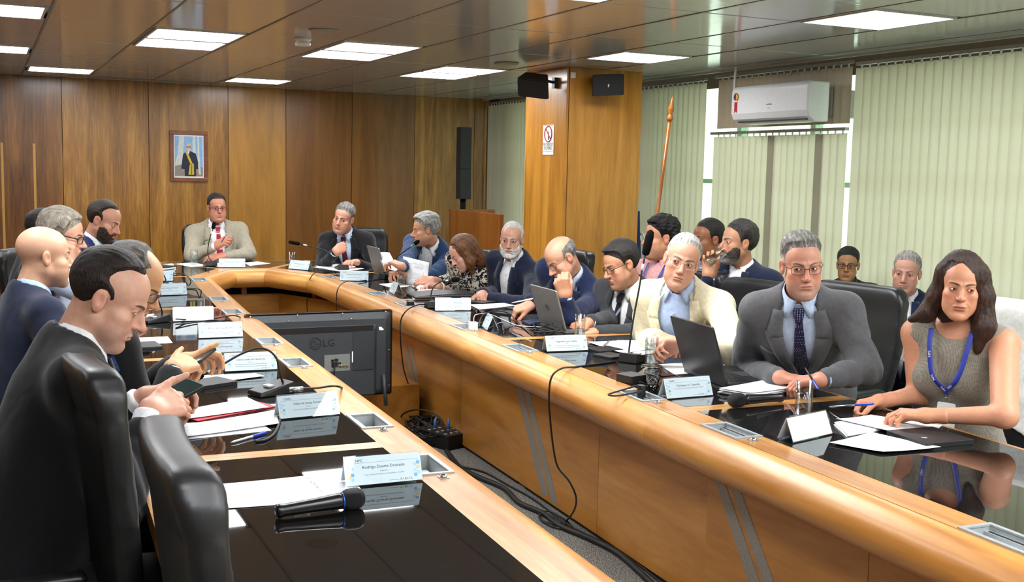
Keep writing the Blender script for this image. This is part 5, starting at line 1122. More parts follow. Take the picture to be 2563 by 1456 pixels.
def skull(P, f):
    w = f['w']
    d = s_ell(P, (0, -.018, .036), (.0745*w, .095, .082))
    d = smin(d, s_ell(P, (0, .03, .032), (.060*w, .054, .058)), .03)
    return d
def head_sdf(P, f):
    """x right, y forward, z up, origin between the eyes inside the head; about 0.235 m crown to chin"""
    w, j, fat, ns = f['w'], f['jaw'], f['fat'], f['nose']
    X = P.copy(); X[:, 0] = np.abs(X[:, 0])                 # mirrored
    d = skull(P, f)
    d = smin(d, s_ell(P, (0, .026, -.047), (.0545*w, .057, .078)), .03)
    d = smin(d, s_cone(X, (.050*w*j, -.004, -.058), (.022*j, .068, -.107), .0185, .0175), .035)
    d = smin(d, s_sph(P, (0, .081, -.109), .0170), .022)
    d = smin(d, s_ell(X, (.046*w, .052, -.026), (.020, .026, .016)), .025)
    d = smin(d, s_ell(X, (.036*w, .050, -.066), (.024+.010*fat, .028, .032+.006*fat)), .03)
    if fat > .3: d = smin(d, s_ell(P, (0, .035, -.112), (.045*fat+.012, .045, .022*fat+.008)), .03)   # under the chin
    d = smin(d, s_cone(X, (.010, .086, .0175), (.041, .069, .0155), .0078, .0068), .014)              # brow
    d = smax(d, -s_ell(X, (.0330, .1035, -.001), (.0155, .0215, .0115)), .010)                          # socket
    d = smin(d, s_ell(P, (0, .073, -.066), (.029, .026, .026)), .016)                                 # muzzle
    d = smin(d, s_cone(P, (0, .070, .004), (0, .082, -.030), .0135, .0165), .010)
    d = smin(d, s_cone(P, (0, .0815, .013), (0, .1115+.006*(ns-1), -.031*ns), .0085, .0088*ns), .012)
    d = smin(d, s_sph(P, (0, .1125+.008*(ns-1), -.0345*ns), .0105*ns), .008)
    d = smin(d, s_ell(X, (.0125*ns, .0985, -.038*ns), (.0078, .0105, .0075)), .006)
    d = smax(d, -s_ell(X, (.006, .1065, -.0455*ns), (.0034, .006, .0035)), .003)
    d = smax(d, -s_cone(X, (.017, .103, -.042), (.034, .091, -.072), .0022, .0022), .010)             # fold nose to mouth
    lp = f['lips']
    d = smin(d, s_ell(P, (0, .0935, -.0660), (.0230, .0082, .0040*lp)), .005)
    d = smin(d, s_ell(P, (0, .0925, -.0765), (.0195, .0088, .0058*lp)), .005)
    d = smax(d, -s_ell(P, (0, .105, -.0708), (.0245, .0125, .0015+.004*f['open'])), .003)
    d = smax(d, -s_ell(P, (0, .101, -.0890), (.017, .0085, .0045)), .010)
    # lids round the eyeball
    d = smin(d, s_sph(X, (.0315, .0715, -.001), .0138), .004)
    lid = f['lid']
    d = smax(d, -s_ell(X, (.0315, .0895, -.0022+.0012*lid), (.0130, .014, .0022+.0018*lid)), .002)
    # ears
    ry = math.radians(12); R = np.array([[math.cos(.35), -math.sin(.35), 0], [math.sin(.35), math.cos(.35), 0], [0, 0, 1]], f32)
    R = R @ np.array([[1, 0, 0], [0, math.cos(ry), -math.sin(ry)], [0, math.sin(ry), math.cos(ry)]], f32)
    e = s_ell(X, (.0795*w, -.012, -.008), (.0075, .0185*f['ear'], .0325*f['ear']), R)
    e = smax(e, -s_ell(X, (.0865*w, -.006, -.004), (.0065, .0105, .0165), R), .004)
    d = smin(d, e, .006)
    # neck
    nr = f['neck']
    d = smin(d, s_cone(P, (0, -.030, -.045), f['nk'], .051*nr, .061*nr), .028)
    return d
EYE = .0122
def head_col(V, f, skin):
    n = len(V); c = np.tile(skin, (n, 1)); x = np.abs(V[:, 0]); y = V[:, 1]; z = V[:, 2]
    def mixc(m, col): nonlocal c; c = c*(1-m[:, None]) + col*m[:, None]
    red = skin*np.array([1.0, .72, .68])
    mixc(.45*np.exp(-((x-.04)**2/.0005 + (z+.035)**2/.0005))*(y > .03), red)
    mixc(.5*np.exp(-((x)**2/.0003 + (z+.035)**2/.0003))*(y > .09), red)
    mixc(.45*(x > .074)*1.0, red)
    mixc(.45*sst(-np.hypot((x-.0315)/1.5, z+.012), -.013, -.004)*(y > .06), skin*np.array([.62, .52, .5]))      # under the eye
    if f['stubble']:
        m = sst(-z, .045, .075)*sst(y, .0, .03) + .6*sst(-np.abs(z+.055), -.012, -.004)*(y > .08)*(x < .03)
        m = np.clip(m, 0, 1)*sst(np.hypot(x/.030, (z+.071)/.0135), .75, 1.1)
        mixc(f['stubble']*m, f['bcol'])
    lips = sst(-np.hypot(x/.0235, (z+.0712)/(.0105*f['lips']**.5)), -1.08, -.8)*(y > .083)
    mixc(.55*lips, f['lipc']); mixc(.6*((np.abs(z+.0708) < .0016) & (x < .022) & (y > .08)), skin*np.array([.35, .2, .2]))
    bz = .0160 + .0045*np.sin(np.clip((x-.010)/.040, 0, 1)*2.5) - .0035*f['frown']*np.clip((.03-x)/.02, -.4, 1) + f['browz']
    bw = .0046*f['browt']*np.clip(1.25-(x-.012)/.045, .35, 1)
    mixc(sst(-np.abs(z-bz), -bw*1.35, -bw*.55)*sst(x, .008, .014)*sst(-x, -.052, -.046)*(y > .045)*.92, f['brow'])
    mixc(.75*((np.hypot((x-.0315)/.0150, (z+.0016)/.0072) < 1) & (y > .07)), skin*np.array([.38, .27, .25]))   # lashes, lid rims
    mixc(.6*((np.hypot(x-.006, (z+.0455)) < .0042) & (y > .09)), skin*.25)
    if f.get('fringe') is not None:                          # scalp shaved or thinning
        m = hair_region(V, f['fringe']); mixc(sst(-m, -.002, .014)*.6*sst(z, -.06, -.02), f['fringe']['col'])
    return c
def hair_region(P, h):
    x = np.abs(P[:, 0]); y = P[:, 1]; z = P[:, 2]; hl = h['hl']; rc = h['rc']
    yf = np.interp(z, [-.10, -.05, -.034, -.012, .015, .045, hl-.010, hl+.006, hl+.020, hl+.036], [-.062, -.034, .002, .013, .020, .034-rc, .052-rc, .064-rc*.6, .082, .14]).astype(f32)
    yf = yf - h['temple']*sst(x, .012, .05)*sst(z, .03, .06)
    g = y - yf
    if h.get('sweep') is not None:                           # parted hair swept to both sides of the face
        ys = np.interp(z, [-.12, .02, .06, .09, .105], [-.035, .004, .014, .036, .075]).astype(f32); ww = np.interp(z, [-.12, -.02, .03, .062, .098, .112], [.085, .064, .058, .046, .008, -.01]).astype(f32)
        g = np.minimum(y - ys, (ww - np.abs(P[:, 0]-h['sweep']))*.9 + .3*np.maximum(0, y-.10))
    g = g + waves(P, 130, 12, 5)*.0035*(y > -.02)
    g = np.maximum(g, -(z + h['nape']) - .25*np.maximum(0, y+.05))
    ear = np.sqrt(((x-.080)/.03)**2 + ((y+.008)/.024)**2 + ((z+.012)/.034)**2) - 1
    if h.get('earcut', 1): g = np.maximum(g, -ear*.024)
    if h['bald']: g = np.maximum(g, -s_ell(P, (0, h.get('by', .035), .10), (.066*h['bald'], .088*h['bald']+h.get('bl', 0), .075*h['bald'])))
    return g
def hair_sdf(P, f, h):
    g = hair_region(P, h)
    z = P[:, 2]; t = (h['t'] + (h['top']-h['t'])*sst(z, .04, .10) + h.get('quiff', 0)*sst(P[:, 1], .02, .07)*sst(z, .06, .09))
    t = t*np.clip(-g/(h.get('edge', .022) + .05*sst(P[:, 1], .01, .055)), .10, 1)
    t = t*(1 - h.get('thin', .55)*sst(P[:, 1], -.01, .055))
    if h['curl']: n = waves(P, h.get('cf', 190), 5, 6)*h['curl']
    else:
        Q = P.copy(); Q[:, 1] *= .22; Q[:, 2] *= .35; n = waves(Q, 620, 7, 6)*.0017 + waves(P, 60, 3, 4)*.0020
    if h.get('part'):                                        # side parting
        n = n - .004*np.exp(-((P[:, 0]-h['part'])/.006)**2)*(z > .06)
    d = skull(P, f) - t - n*np.clip(-g/.02, .15, 1)
    d = np.maximum(d, g*.8)
    for a, b, r1, r2 in h.get('locks', ()): d = smin(d, s_cone(P, a, b, r1, r2) + waves(P*np.array([1, 1, .25], f32), 260, 9, 5)*.0035, .03)
    return d
def beard_sdf(P, f, b):
    x = np.abs(P[:, 0]); y = P[:, 1]; z = P[:, 2]
    top = np.interp(x, [0, .026, .034, .055, .075], [-.050, -.054, -.062, -.045, -.012]).astype(f32)
    g = np.maximum(z-top, -(y-.012)); g = np.maximum(g, -(z+.145))
    g = np.maximum(g, .0078 - np.hypot((z+.0715), x*.36)*1.0 - 10*(y < .06))      # mouth
    t = b['t']*np.clip(-g/.028, .06, 1) + b.get('chin', 0)*np.exp(-(x/.022)**2 - ((z+.115)/.022)**2)
    d = head_sdf(P, f) - t - waves(P, 420, 4, 5)*.0016
    return np.maximum(d, g*.8)
FACE = dict(w=.97, jaw=.93, fat=.3, nose=1.0, lips=1.0, open=0.0, lid=1.0, ear=1.0, neck=1.0, stubble=.25, browt=1.0, frown=.5, browz=0.0, bcol=rgb('#5a4a42'), lipc=rgb('#a8625a'), brow=rgb('#2a1c16'))
HAIR = dict(hl=.078, rc=0.0, temple=.012, nape=.085, bald=0, t=.010, top=.016, curl=0, col=rgb('#221812'))

# ---- hands
POSES = dict(relaxed=dict(c=[(22, 28, 16)]*4, s=5, th=(.62, .72, -.28), tb=18),
             flat=dict(c=[(6, 12, 6), (4, 10, 6), (6, 12, 8), (10, 14, 8)], s=7, th=(.7, .68, -.15), tb=8),
             loose=dict(c=[(30, 38, 20), (36, 44, 24), (42, 48, 26), (46, 50, 26)], s=3, th=(.5, .8, -.35), tb=22),
             fist=dict(c=[(68, 88, 45), (72, 92, 48), (74, 92, 48), (76, 90, 46)], s=1, th=(.38, .78, -.55), tb=45),
             phone=dict(c=[(38, 48, 28), (44, 52, 30), (48, 54, 30), (50, 52, 30)], s=3, th=(.45, .86, .22), tb=10),
             pen=dict(c=[(48, 42, 14), (58, 60, 24), (66, 72, 32), (70, 74, 34)], s=2, th=(.28, .86, -.46), tb=22),
             cup=dict(c=[(40, 42, 26), (42, 46, 28), (44, 48, 28), (46, 48, 28)], s=4, th=(.35, .70, -.62), tb=22),
             clasp=dict(c=[(46, 60, 30), (50, 64, 32), (52, 64, 32), (54, 62, 30)], s=2, th=(.42, .80, -.35), tb=20))
def hand_prims(pose, side):
    """bone chains; side +1 right hand (palm -z, fingers +y)"""
    p = POSES[pose]; ch = []; tips = []
    bx = (.0315, .0105, -.0105, -.0300); by = (.090, .095, .090, .080)
    ln = ((.042, .026, .021), (.046, .029, .022), (.042, .027, .021), (.033, .021, .019))
    for i in range(4):
        b = np.array([-side*bx[i], by[i], 0.0]); a = 0.0; sp = math.radians((1.5-i)*p['s'])*-side
        pts = [b]; e = p['c'][i]
        for k in range(3):
            a += math.radians(e[k]); dr = np.array([math.sin(sp)*math.cos(a), math.cos(sp)*math.cos(a), -math.sin(a)])
            pts.append(pts[-1] + dr*ln[i][k])
        ch.append((pts, (.0100, .0090, .0080, .0070) if i < 3 else (.0086, .0078, .0070, .0062)))
    t = p['th']; d = unit([-side*t[0], t[1], t[2]]); pts = [np.array([-side*.024, .018, -.006])]
    pts.append(pts[-1] + d*.046); bend = math.radians(p['tb']); d2 = unit(d*math.cos(bend) + np.array([side*.5, .55, -.5])*math.sin(bend)); pts.append(pts[-1] + d2*.033)
    d3 = unit(d2*math.cos(bend*.7) + np.array([side*.5, .55, -.3])*math.sin(bend*.7)); pts.append(pts[-1] + d3*.025)
    ch.append((pts, (.0140, .0112, .0098, .0080)))
    return ch
def hand_sdf(P, ch, side, eb):
    d = s_cone(P, np.array(eb) + (-side*.006, 0, 0), (-side*.011, .012, 0), .0245, .0215)
    d = smin(d, s_cone(P, np.array(eb) + (side*.006, 0, 0), (side*.012, .012, 0), .0240, .020), .02)
    pal = None
    for i in range(4):
        b = ch[i][0][0]; q = s_cone(P, (b[0]*.62, .012, -.002), b*np.array([1, .96, 1]), .0165, .0118)
        pal = q if pal is None else smin(pal, q, .018)
    d = smin(d, pal, .02)
    d = smin(d, s_ell(P, (-side*.020, .042, -.010), (.017, .030, .013)), .014)
    for i in range(5):
        pts, r = ch[i]; g = None
        for k in range(3):
            q = s_cone(P, pts[k], pts[k+1], r[k], r[k+1]); g = q if g is None else smin(g, q, .0035)
        if i < 4: g = smin(g, s_sph(P, pts[1] + np.array([0, 0, .001]), r[1]*1.06), .003)
        d = smin(d, g, .007 if i < 4 else .012)
    return d

def person(S):
    g = lambda k, dflt=None: S.get(k, dflt)
    s = g('s', 1.0); hs = g('hs', 1.0); hd = np.array(S['head'], float)
    skin = rgb(g('skin', '#c79a80')); vox = g('vox', .0035)
    F = dict(FACE); F.update(g('face', {})); 
    H = dict(HAIR); H.update(g('hair') or {})
    if 'hair' in S and S['hair'] is None: H = None
    # -- head frame: 'look' = degrees the face turns to the picture's right from facing the camera
    tocam = math.degrees(math.atan2(-hd[0], -hd[1])); yaw = tocam - g('look', 0)
    fw = hvec(yaw); rt = np.array([fw[1], -fw[0], 0]); up = np.array([0, 0, 1.0])
    p = math.radians(g('pitch', 5)); fw2 = fw*math.cos(p) - up*math.sin(p); up2 = up*math.cos(p) + fw*math.sin(p)
    r = math.radians(g('roll', 0)); rt3 = rt*math.cos(r) - up2*math.sin(r); up3 = up2*math.cos(r) + rt*math.sin(r)
    M = np.stack([rt3, fw2, up3], 1)                        # columns
    # -- torso frame
    ty = g('torso', yaw); tf = hvec(ty); hipxy = np.array(S['hip'], float); hip = np.array([hipxy[0], hipxy[1], g('hipz', .53)])
    base = hd + M @ (np.array([0, -.03, -.055])*hs)
    tw = unit(hip - base); tw = unit(tw*.75 + unit(np.array([0, 0, -1.0]) - tf*g('slouch', .35))*.55)
    N = base + tw*.098*s*g('necklen', 1)
    tu = unit(N - hip); tr = np.array([tf[1], -tf[0], 0]); tr = unit(tr - tu*(tr@tu)); rl = math.radians(g('lean', 0)); tr = tr*math.cos(rl) + tu*math.sin(rl)*-1; tr = unit(tr - tu*(tr@tu)); tff = np.cross(tu, tr)
    LT = np.linalg.norm(N - hip)
    W = lambda a, f_, t: N + tr*a*s + tff*f_*s + tu*t*s
    loc = np.array([hipxy[0], hipxy[1], 0.0])
    root = thing('person', S['label'], 'person', tuple(loc), 0, g('group'))
    # -- arms
    sw = g('sw', 1.0)*s; arms = []
    for side, key in ((1, 'R'), (-1, 'L')):
        hn = g(key)
        sh = W(side*.170*g('sw', 1.0), .010, -.060)
        if hn is None:
            hn = dict(at=tuple(hip + tf*.30 + tr*side*.12 + np.array([0, 0, .12])), d=tuple(tf), n=(0, 0, -1), pose='relaxed')
        w = np.array(hn['at'], float); L1, L2 = .295*s, .255*s; v = w - sh; D = np.linalg.norm(v)
        if D > (L1+L2)*.985: k = D/((L1+L2)*.985); L1 *= k; L2 *= k
        hint = np.array(hn.get('el', tuple(np.array([0, 0, -1.0]) + tr*side*.55 - tf*.25)), float)
        if 'elbow' in hn:
            e = np.array(hn['elbow'], float)
        else:
            x = (L1*L1 - L2*L2 + D*D)/(2*D); hgt = math.sqrt(max(L1*L1-x*x, 1e-6)); u = v/D; q = hint - u*(hint@u); e = sh + u*x + unit(q)*hgt
        zmin = hn.get('zmin', 0)
        if zmin and e[2] < zmin: e[2] = zmin
        arms.append((side, sh, e, w, hn))
    bel = g('belly', .02); ww = g('tw', 1.0)
    R3 = np.stack([tr, tff, tu], 1).astype(f32)
    bust = g('bust', 0)
    def torso(P, o):
        q = ((P - A3(N)) @ R3)/s
        d = s_ell(q, (0, .006, -.20), (.160*ww, .108*ww, .215))
        d = smin(d, s_ell(q, (0, .022, -.145), (.150*ww, .098*ww, .115)), .05)
        k = LT/s
        d = smin(d, s_ell(q, (0, .018+bel*.55, -.62*k-.03), ((.145+bel*.7)*ww, .105+bel, .17)), .07)
        d = smin(d, s_ell(q, (0, -.005, -.93*k), ((.168+bel*.5)*ww, .125+bel*.4, .14)), .07)
        if bust:
            q2 = q.copy(); q2[:, 0] = np.abs(q2[:, 0]); d = smin(d, s_ell(q2, (.075, .085, -.20), (.068, .058*bust, .066)), .035)
        d = smin(d, s_cone(q, (0, -.022, .010), (0, -.012, -.08), .052, .07), .05)
        for side, sh, e, w, hn in arms:
            sl = ((sh - N) @ R3)/s
            d = smin(d, s_cone(q, (side*.03, -.016, -.022), tuple(sl), .048, .054*g('pad', 1.0)), .04)
        return d*s - o
    def sleeves(P, o, end=0.0, r0=(.052, .050, .046, .034)):
        out = None
        for side, sh, e, w, hn in arms:
            dv = unit(w-e); wr = w - dv*end
            a = s_cone(P, sh, e, r0[0]*s+o, r0[1]*s+o); b = s_cone(P, e, wr, r0[2]*s+o, r0[3]*s+o*.8)
            # cloth folds round the elbow and along the sleeve
            if o > .004 or g('folds'):
                el = np.sqrt(((P-A3(e))**2).sum(1)); up_ = (P-A3(e)) @ A3(dv - unit(sh-e)*.4)
                fo = (1-2*np.abs(np.sin(up_*48 + side + waves(P, 24, 11)*3.4)))*.0042*np.exp(-(el/.14)**2) + (1-2*np.abs(np.sin(up_*30 + waves(P, 15, 14)*3)))*.0026 + waves(P, 40, 21+side)*.0024
                a = a + fo; b = b + fo
            c = smin(a, b, .02); out = (a, c) if out is None else (smin(out[0], a, .01), np.minimum(out[1], c))
        return out
    hands = []
    # -- the body: head, neck, trunk, arms and hands in one mesh
    nk = (((N - tu*.02 - tff*.012) - hd) @ M)/hs; F['nk'] = tuple(nk)
    parts = []
    if H is not None and (H['bald'] or g('fringe')): F['fringe'] = H
    lo = np.minimum((-.10, -.125, -.15), nk-.07); hi = np.maximum((.10, .135, .125), nk+.07); lo[2] = nk[2]-.01
    V, Q = surf(lambda P: head_sdf(P, F), lo, hi, vox); V = relax(V, Q, 1, .35)
    parts.append((hd + (V*hs) @ M.T - loc, Q, head_col(V, F, skin)))
    bare = g('bare')
    pts = np.array([N, hip] + [a[k] for a in arms for k in (1, 2, 3)]); blo = pts.min(0) - .2; bhi = pts.max(0) + .2; blo[2] = max(blo[2], .38)
    def core(P):
        d = torso(P, -.004 if bare else -.016); a, c = sleeves(P, -.004 if bare else -.012, 0, (.050, .042, .040, .027))
        return smin(d, smin(a, c, .02), .03)
    V, Q = surf(core, blo, bhi, .008 if bare else .016); V = relax(V, Q, 1, .4)
    cc = np.tile(skin, (len(V), 1)); parts.append((V - loc, Q, cc))
    for side, sh, e, w, hn in arms:
        if hn.get('hide'): continue
        fd = unit(hn.get('d', tuple(w-e))); pn = np.array(hn.get('n', (0, 0, -1)), float); z = unit(-(pn - fd*(pn@fd))); x = np.cross(fd, z)
        ch = hand_prims(hn.get('pose', 'relaxed'), side); hz = g('hand', 1.0)*s*.98
        allp = np.array([q for c in ch for q in c[0]]); HM = np.stack([x, fd, z], 1); eb = (unit(e-w) @ HM)*.05; eb[1] = min(eb[1], -.012); lo = np.minimum(np.minimum(allp.min(0), (-.045, -.02, -.03)), eb-.022) - .016; hi = np.maximum(np.maximum(allp.max(0), (.045, .1, .03)), eb+.022) + .016
        hv = g('hvox', .003)
        V, Q = surf(lambda P: hand_sdf(P, ch, side, eb), lo, hi, hv); V = relax(V, Q, 1, .3)
        HM = np.stack([x, fd, z], 1); c = np.tile(skin*np.array([1.0, .93, .90]), (len(V), 1))
        for i in range(5):                                   # knuckles redder, nails paler
            for k in (0, 1):
                m = .35*np.exp(-(((V-ch[i][0][k])**2).sum(1))/.00012); c = c*(1-m[:, None]) + skin*np.array([.95, .66, .6])*m[:, None]
            a, b = ch[i][0][2], ch[i][0][3]; ax = unit(b-a); nm = np.array([0, 0, 1.0]) - ax*ax[2]; nm = unit(nm); nc = b + nm*.006
            m = .6*sst(-np.sqrt(((V-nc)**2).sum(1)), -.0062, -.004); c = c*(1-m[:, None]) + np.minimum(skin*np.array([1.15, 1.0, 1.0]), 1)*m[:, None]
        # the wrist end runs a little up the forearm
        parts.append((w + (V*hz) @ HM.T - loc, Q, c)); hands.append((w, HM, ch, hz))
    b0 = 0; VV = []; QQ = []; CC = []
    for V, Q, c in parts: VV.append(V); QQ.append(Q + b0); CC.append(c); b0 += len(V)
    np_mesh('body', np.concatenate(VV), np.concatenate(QQ), vcol('skin', .45, spec=.4, bmp=.12, bscale=700, nz=.05, nscale=90), root, np.concatenate(CC))
    # -- eyes
    gaze = math.radians(g('gaze', 0)); gz = math.radians(g('gazez', 4))
    for sx in (-1, 1):
        c = hd + M @ (np.array([sx*.0315, .0715, -.001])*hs)
        gd = unit(M @ np.array([math.sin(gaze), math.cos(gaze)*math.cos(gz), -math.sin(gz)])); ax = unit(np.cross(gd, (.1, .2, .9))); ay = np.cross(gd, ax)
        mb = MB(); ir = math.radians(28); pr = math.radians(13); n = 16
        rings = [(0, 2), (pr, 2), (pr, 1), (ir, 1), (ir+.02, 0), (1.2, 0), (2.0, 0), (2.9, 0)]; vs = []
        for a, _ in rings:
            for k in range(n):
                t = 2*PI*k/n; vs.append(c - loc + hs*EYE*(gd*math.cos(a) + (ax*math.cos(t) + ay*math.sin(t))*math.sin(max(a, .02))))
        for i in range(len(rings)-1):
            mb.cur = rings[i+1][1] if i != 1 else 1
            mb.add([], []); b = 0
            mb.f += [(i*n+k, i*n+(k+1) % n, (i+1)*n+(k+1) % n, (i+1)*n+k) for k in range(n)]; mb.mi += [(2 if i == 0 else 1 if i <= 2 else 0)]*n
        mb.v = [tuple(v) for v in vs]; mb.f.append(tuple(range(n))); mb.mi.append(2)
        mb.build('eye', [plain('eye_white', '#e6ddd6', .15), plain('iris_'+g('iris', 'brown'), {'brown': '#3a2214', 'grey': '#6a7780', 'hazel': '#5a4426'}[g('iris', 'brown')], .1), plain('pupil', '#050404', .1)], root, True)
    # -- hair, beard
    if H is not None:
        hc = H['col']; lk = [q for a in H.get('locks', ()) for q in (a[0], a[1])]
        lo = np.array((-.11, -.14, -.11)); hi = np.array((.11, .115, .155))
        if lk: lo = np.minimum(lo, np.array(lk).min(0)-.06); hi = np.maximum(hi, np.array(lk).max(0)+.06)
        V, Q = surf(lambda P: hair_sdf(P, F, H), lo, hi, max(vox, .0032)); 
        if len(V):
            col = np.tile(hc, (len(V), 1)); st = (.8*waves(V*np.array([1, .3, .35]), 520, 31, 9) + .3*waves(V, 150, 17, 7))[:, None]; h2 = H.get('col2')
            if h2 is not None:
                m = np.clip(.5 + st*.95 + H.get('bias', 0) + H.get('side2', 0)*(sst(-V[:, 2], -.06, -.0)[:, None]-.5), 0, 1); col = col*(1-m) + h2*m
            else: col = col*(1+.35*st)
            np_mesh('hair', hd + (V*hs) @ M.T - loc, Q, hairmat('hair_shiny' if H.get('shine') else 'hair_short', .38 if H.get('shine') else .55), root, np.clip(col, .002, 1))
    B = g('beard')
    if B:
        V, Q = surf(lambda P: beard_sdf(P, F, B), (-.09, .0, -.16), (.09, .14, -.0), max(vox*.9, .003))
        if len(V):
            m = np.clip(.5+waves(V, 300, 8)*1.2, 0, 1)[:, None]; b2 = B.get('col2', B['col']); z = sst(-V[:, 2], .085, .12)[:, None]*B.get('grey', 0)
            np_mesh('beard', hd + (V*hs) @ M.T - loc, Q, hairmat('hair_short', .55), root, (B['col']*(1-m) + b2*m)*(1-z) + rgb('#a09a94')*z)
    # -- clothes
    O = S['outfit']; jm = O.get('mat'); cv = g('cvox', .009)
    Rm = R3
    def loc3(P): q = ((P - A3(N)) @ Rm)/s; return q[:, 0], q[:, 1], q[:, 2]
    vb = O.get('vbot', -.36); vt = O.get('vtop', .070)
    def vw(t): return np.interp(t, [vb, vb*.55, -.06, .03], [.0, vt*.62, vt, vt*.86]).astype(f32)
    neckd = unit(base - N)
    kind = O['kind']
    def chest(P, o=.013): return torso(P, o) + waves(P, 22, g('seed', 3))*.0042
    def outer(P, o=.013, cut=None):
        d = torso(P, o)
        if cut is not None: d = np.maximum(d, -cut)
        a, c = sleeves(P, .007 if kind == 'suit' else .002, O.get('end', .026))
        d = smin(smin(d, a, .05), c, .014)
        d = d + waves(P, 22, g('seed', 3))*.0042 + waves(P, 55, g('seed', 3)+40)*.0014
        return d
    def neckcut(P, r): return s_cone(P, N - neckd*.0, N + neckd*.2, r*s, r*s)
    def jacket(P):
        a, f_, t = loc3(P); d = outer(P, .013, np.maximum(np.abs(a) - vw(t), np.maximum(-f_, vb - t))*s)
        d = smax(d, -neckcut(P, .062), .014); return d
    def shirt_t(P): return torso(P, .004) + waves(P, 30, 77)*.0018
    if kind == 'suit':
        V, Q = surf(jacket, blo, bhi, cv); V = relax(V, Q, 2, .4); np_mesh('jacket', V - loc, Q, jm, root)
        # shirt front, cuffs, collar
        sm = O['shirt']
        def shirt(P):
            a, f_, t = loc3(P); d = shirt_t(P)
            d = np.maximum(d, np.maximum(np.maximum(np.abs(a)-.105, .02-f_), np.maximum(t-.02, (vb-.05)-t))*s)
            d = np.maximum(d, -neckcut(P, .050))
            return d
        V, Q = surf(shirt, W(0, .05, -.2)-.26, W(0, .05, -.2)+.26, min(cv, .007)); VV = [V - loc]; QQ = [Q]; b0 = len(V)
        for side, sh, e, w, hn in arms:
            dv = unit(w-e); ce = O.get('end', .026) + .014; c0 = w - dv*ce; c1 = w - dv*O.get('cuff', .004); rr = .0335*s
            V, Q = surf(lambda P: smax(s_cone(P, c0, c1, rr, rr), np.abs((P-A3(w)) @ A3(dv) + ce*.5) - ce*.5 + .002, .004), w-.14, w+.14, .006); np_mesh('shirt_cuff', V-loc, Q, sm, root)
        np_mesh('shirt', np.concatenate(VV), np.concatenate(QQ), sm, root)
        def patch(name, rows, fn, off, m, thick=.0022, dirn=None):
            """rows of (a, t) points projected on the surface fn"""
            nr = len(rows); nc = len(rows[0]); P0 = np.array([W(a, .34, t) for rw in rows for a, t in rw])
            X = march(fn, P0, np.tile(-tff, (len(P0), 1)), 34, 0, off) - loc
            fs = [(i*nc+k, i*nc+k+1, (i+1)*nc+k+1, (i+1)*nc+k) for i in range(nr-1) for k in range(nc-1)]
            o = mesh(name, X, fs, m, root, True); md = o.modifiers.new('thick', 'SOLIDIFY'); md.thickness = thick*2; md.offset = 0; return o
        for sd in (-1, 1):
            rows = []
            for k in range(15):
                u = k/14; t = -.085 + (vb*.98+.085)*u; wi = float(vw(np.array([t]))[0])
                lw = np.interp(u, [0, .04, .5, 1], [.062, .064, .040, .010])*O.get('lapel', 1)
                rows.append([(sd*(wi - .006 + (lw+.006)*q), t + (.010*q if u < .02 else 0)) for q in (0, .33, .66, 1)])
            patch('lapel', rows, chest, .007, jm, .0024)
            rows = []
            for k in range(7):
                u = k/6; t = .004 - .084*u; wi = float(vw(np.array([t]))[0]); lw = np.interp(u, [0, .7, 1], [.030, .050, .046])
                rows.append([(sd*(wi - .008 + (lw+.008)*q), t - .020*q*u) for q in (0, .5, 1)])
            patch('jacket_collar', rows, chest, .008, jm, .0024)
        nx = unit(tr - neckd*(tr@neckd)); ny = np.cross(neckd, nx); nr = (.056*F['neck'] + .003)*hs; rows = []
        for k in range(21):
            th = math.radians(-128 + 256*k/20); dr = nx*math.sin(th) - ny*math.cos(th); fr = sst(abs(th), 1.1, 2.2)
            tp = N + neckd*(.036 - .030*fr) + dr*(nr + .010 + .006*fr) + ny*.004; bt = N + neckd*(-.006 - .030*fr) + dr*(nr + .030 + .010*fr) + ny*.004
            rows += [tp, (tp+bt)/2 + dr*.006, bt]
        o = mesh('jacket_collar', [p_ - loc for p_ in rows], [(i*3+k, i*3+k+1, i*3+k+4, i*3+k+3) for i in range(20) for k in (0, 1)], jm, root, True); md = o.modifiers.new('thick', 'SOLIDIFY'); md.thickness = .005; md.offset = 0
        if O.get('tie'):
            rows = []; tl = vb - .02
            for k in range(18):
                t = -.026 + (tl+.026)*k/17; wd = np.interp(k, [0, 2, 17], [.0125, .017, .038]); rows.append([(wd*q, t) for q in (-1, -.5, 0, .5, 1)])
            patch('tie', rows, shirt_t, .008, O['tie'], .003)
            rows = [[(wd*q, t) for q in (-1, -.6, 0, .6, 1)] for t, wd in ((.018, .0170), (.010, .0200), (-.006, .0185), (-.020, .0135), (-.028, .0115))]
            patch('tie_knot', rows, shirt_t, .016, O['tie'], .006)
        def button(name, a, t, fn, off, m, r=.0055):
            x = march(fn, np.array([W(a, .34, t)]), np.array([-tff]), 34, 0, off)[0] - loc
            MB().lathe([(r, -.001), (r, .0012), (r*.7, .0018), (.0004, .0012)], 10, frame(x, tr, tu, tff)).build(name, m, root, True)
        if not O.get('tie'):
            for t_ in (-.055, -.13, -.205, -.28): button('shirt_button', 0, t_, shirt_t, .001, plain('shell_button', '#d8dde2', .3))
        button('jacket_button', .006, vb-.012, chest, .006, plain('horn_button', '#2a2420', .4), .010)
        if O.get('welt'):
            a0 = -g('weltside', 1)*-.105; rows = [[(a0-.048+.096*q, -.175-.008+.012*q+h_) for q in (0, .33, .66, 1)] for h_ in (0, -.018)]
            patch('pocket_welt', rows, chest, .005, jm, .0016)
        shirtm = sm
    elif kind == 'shirt':
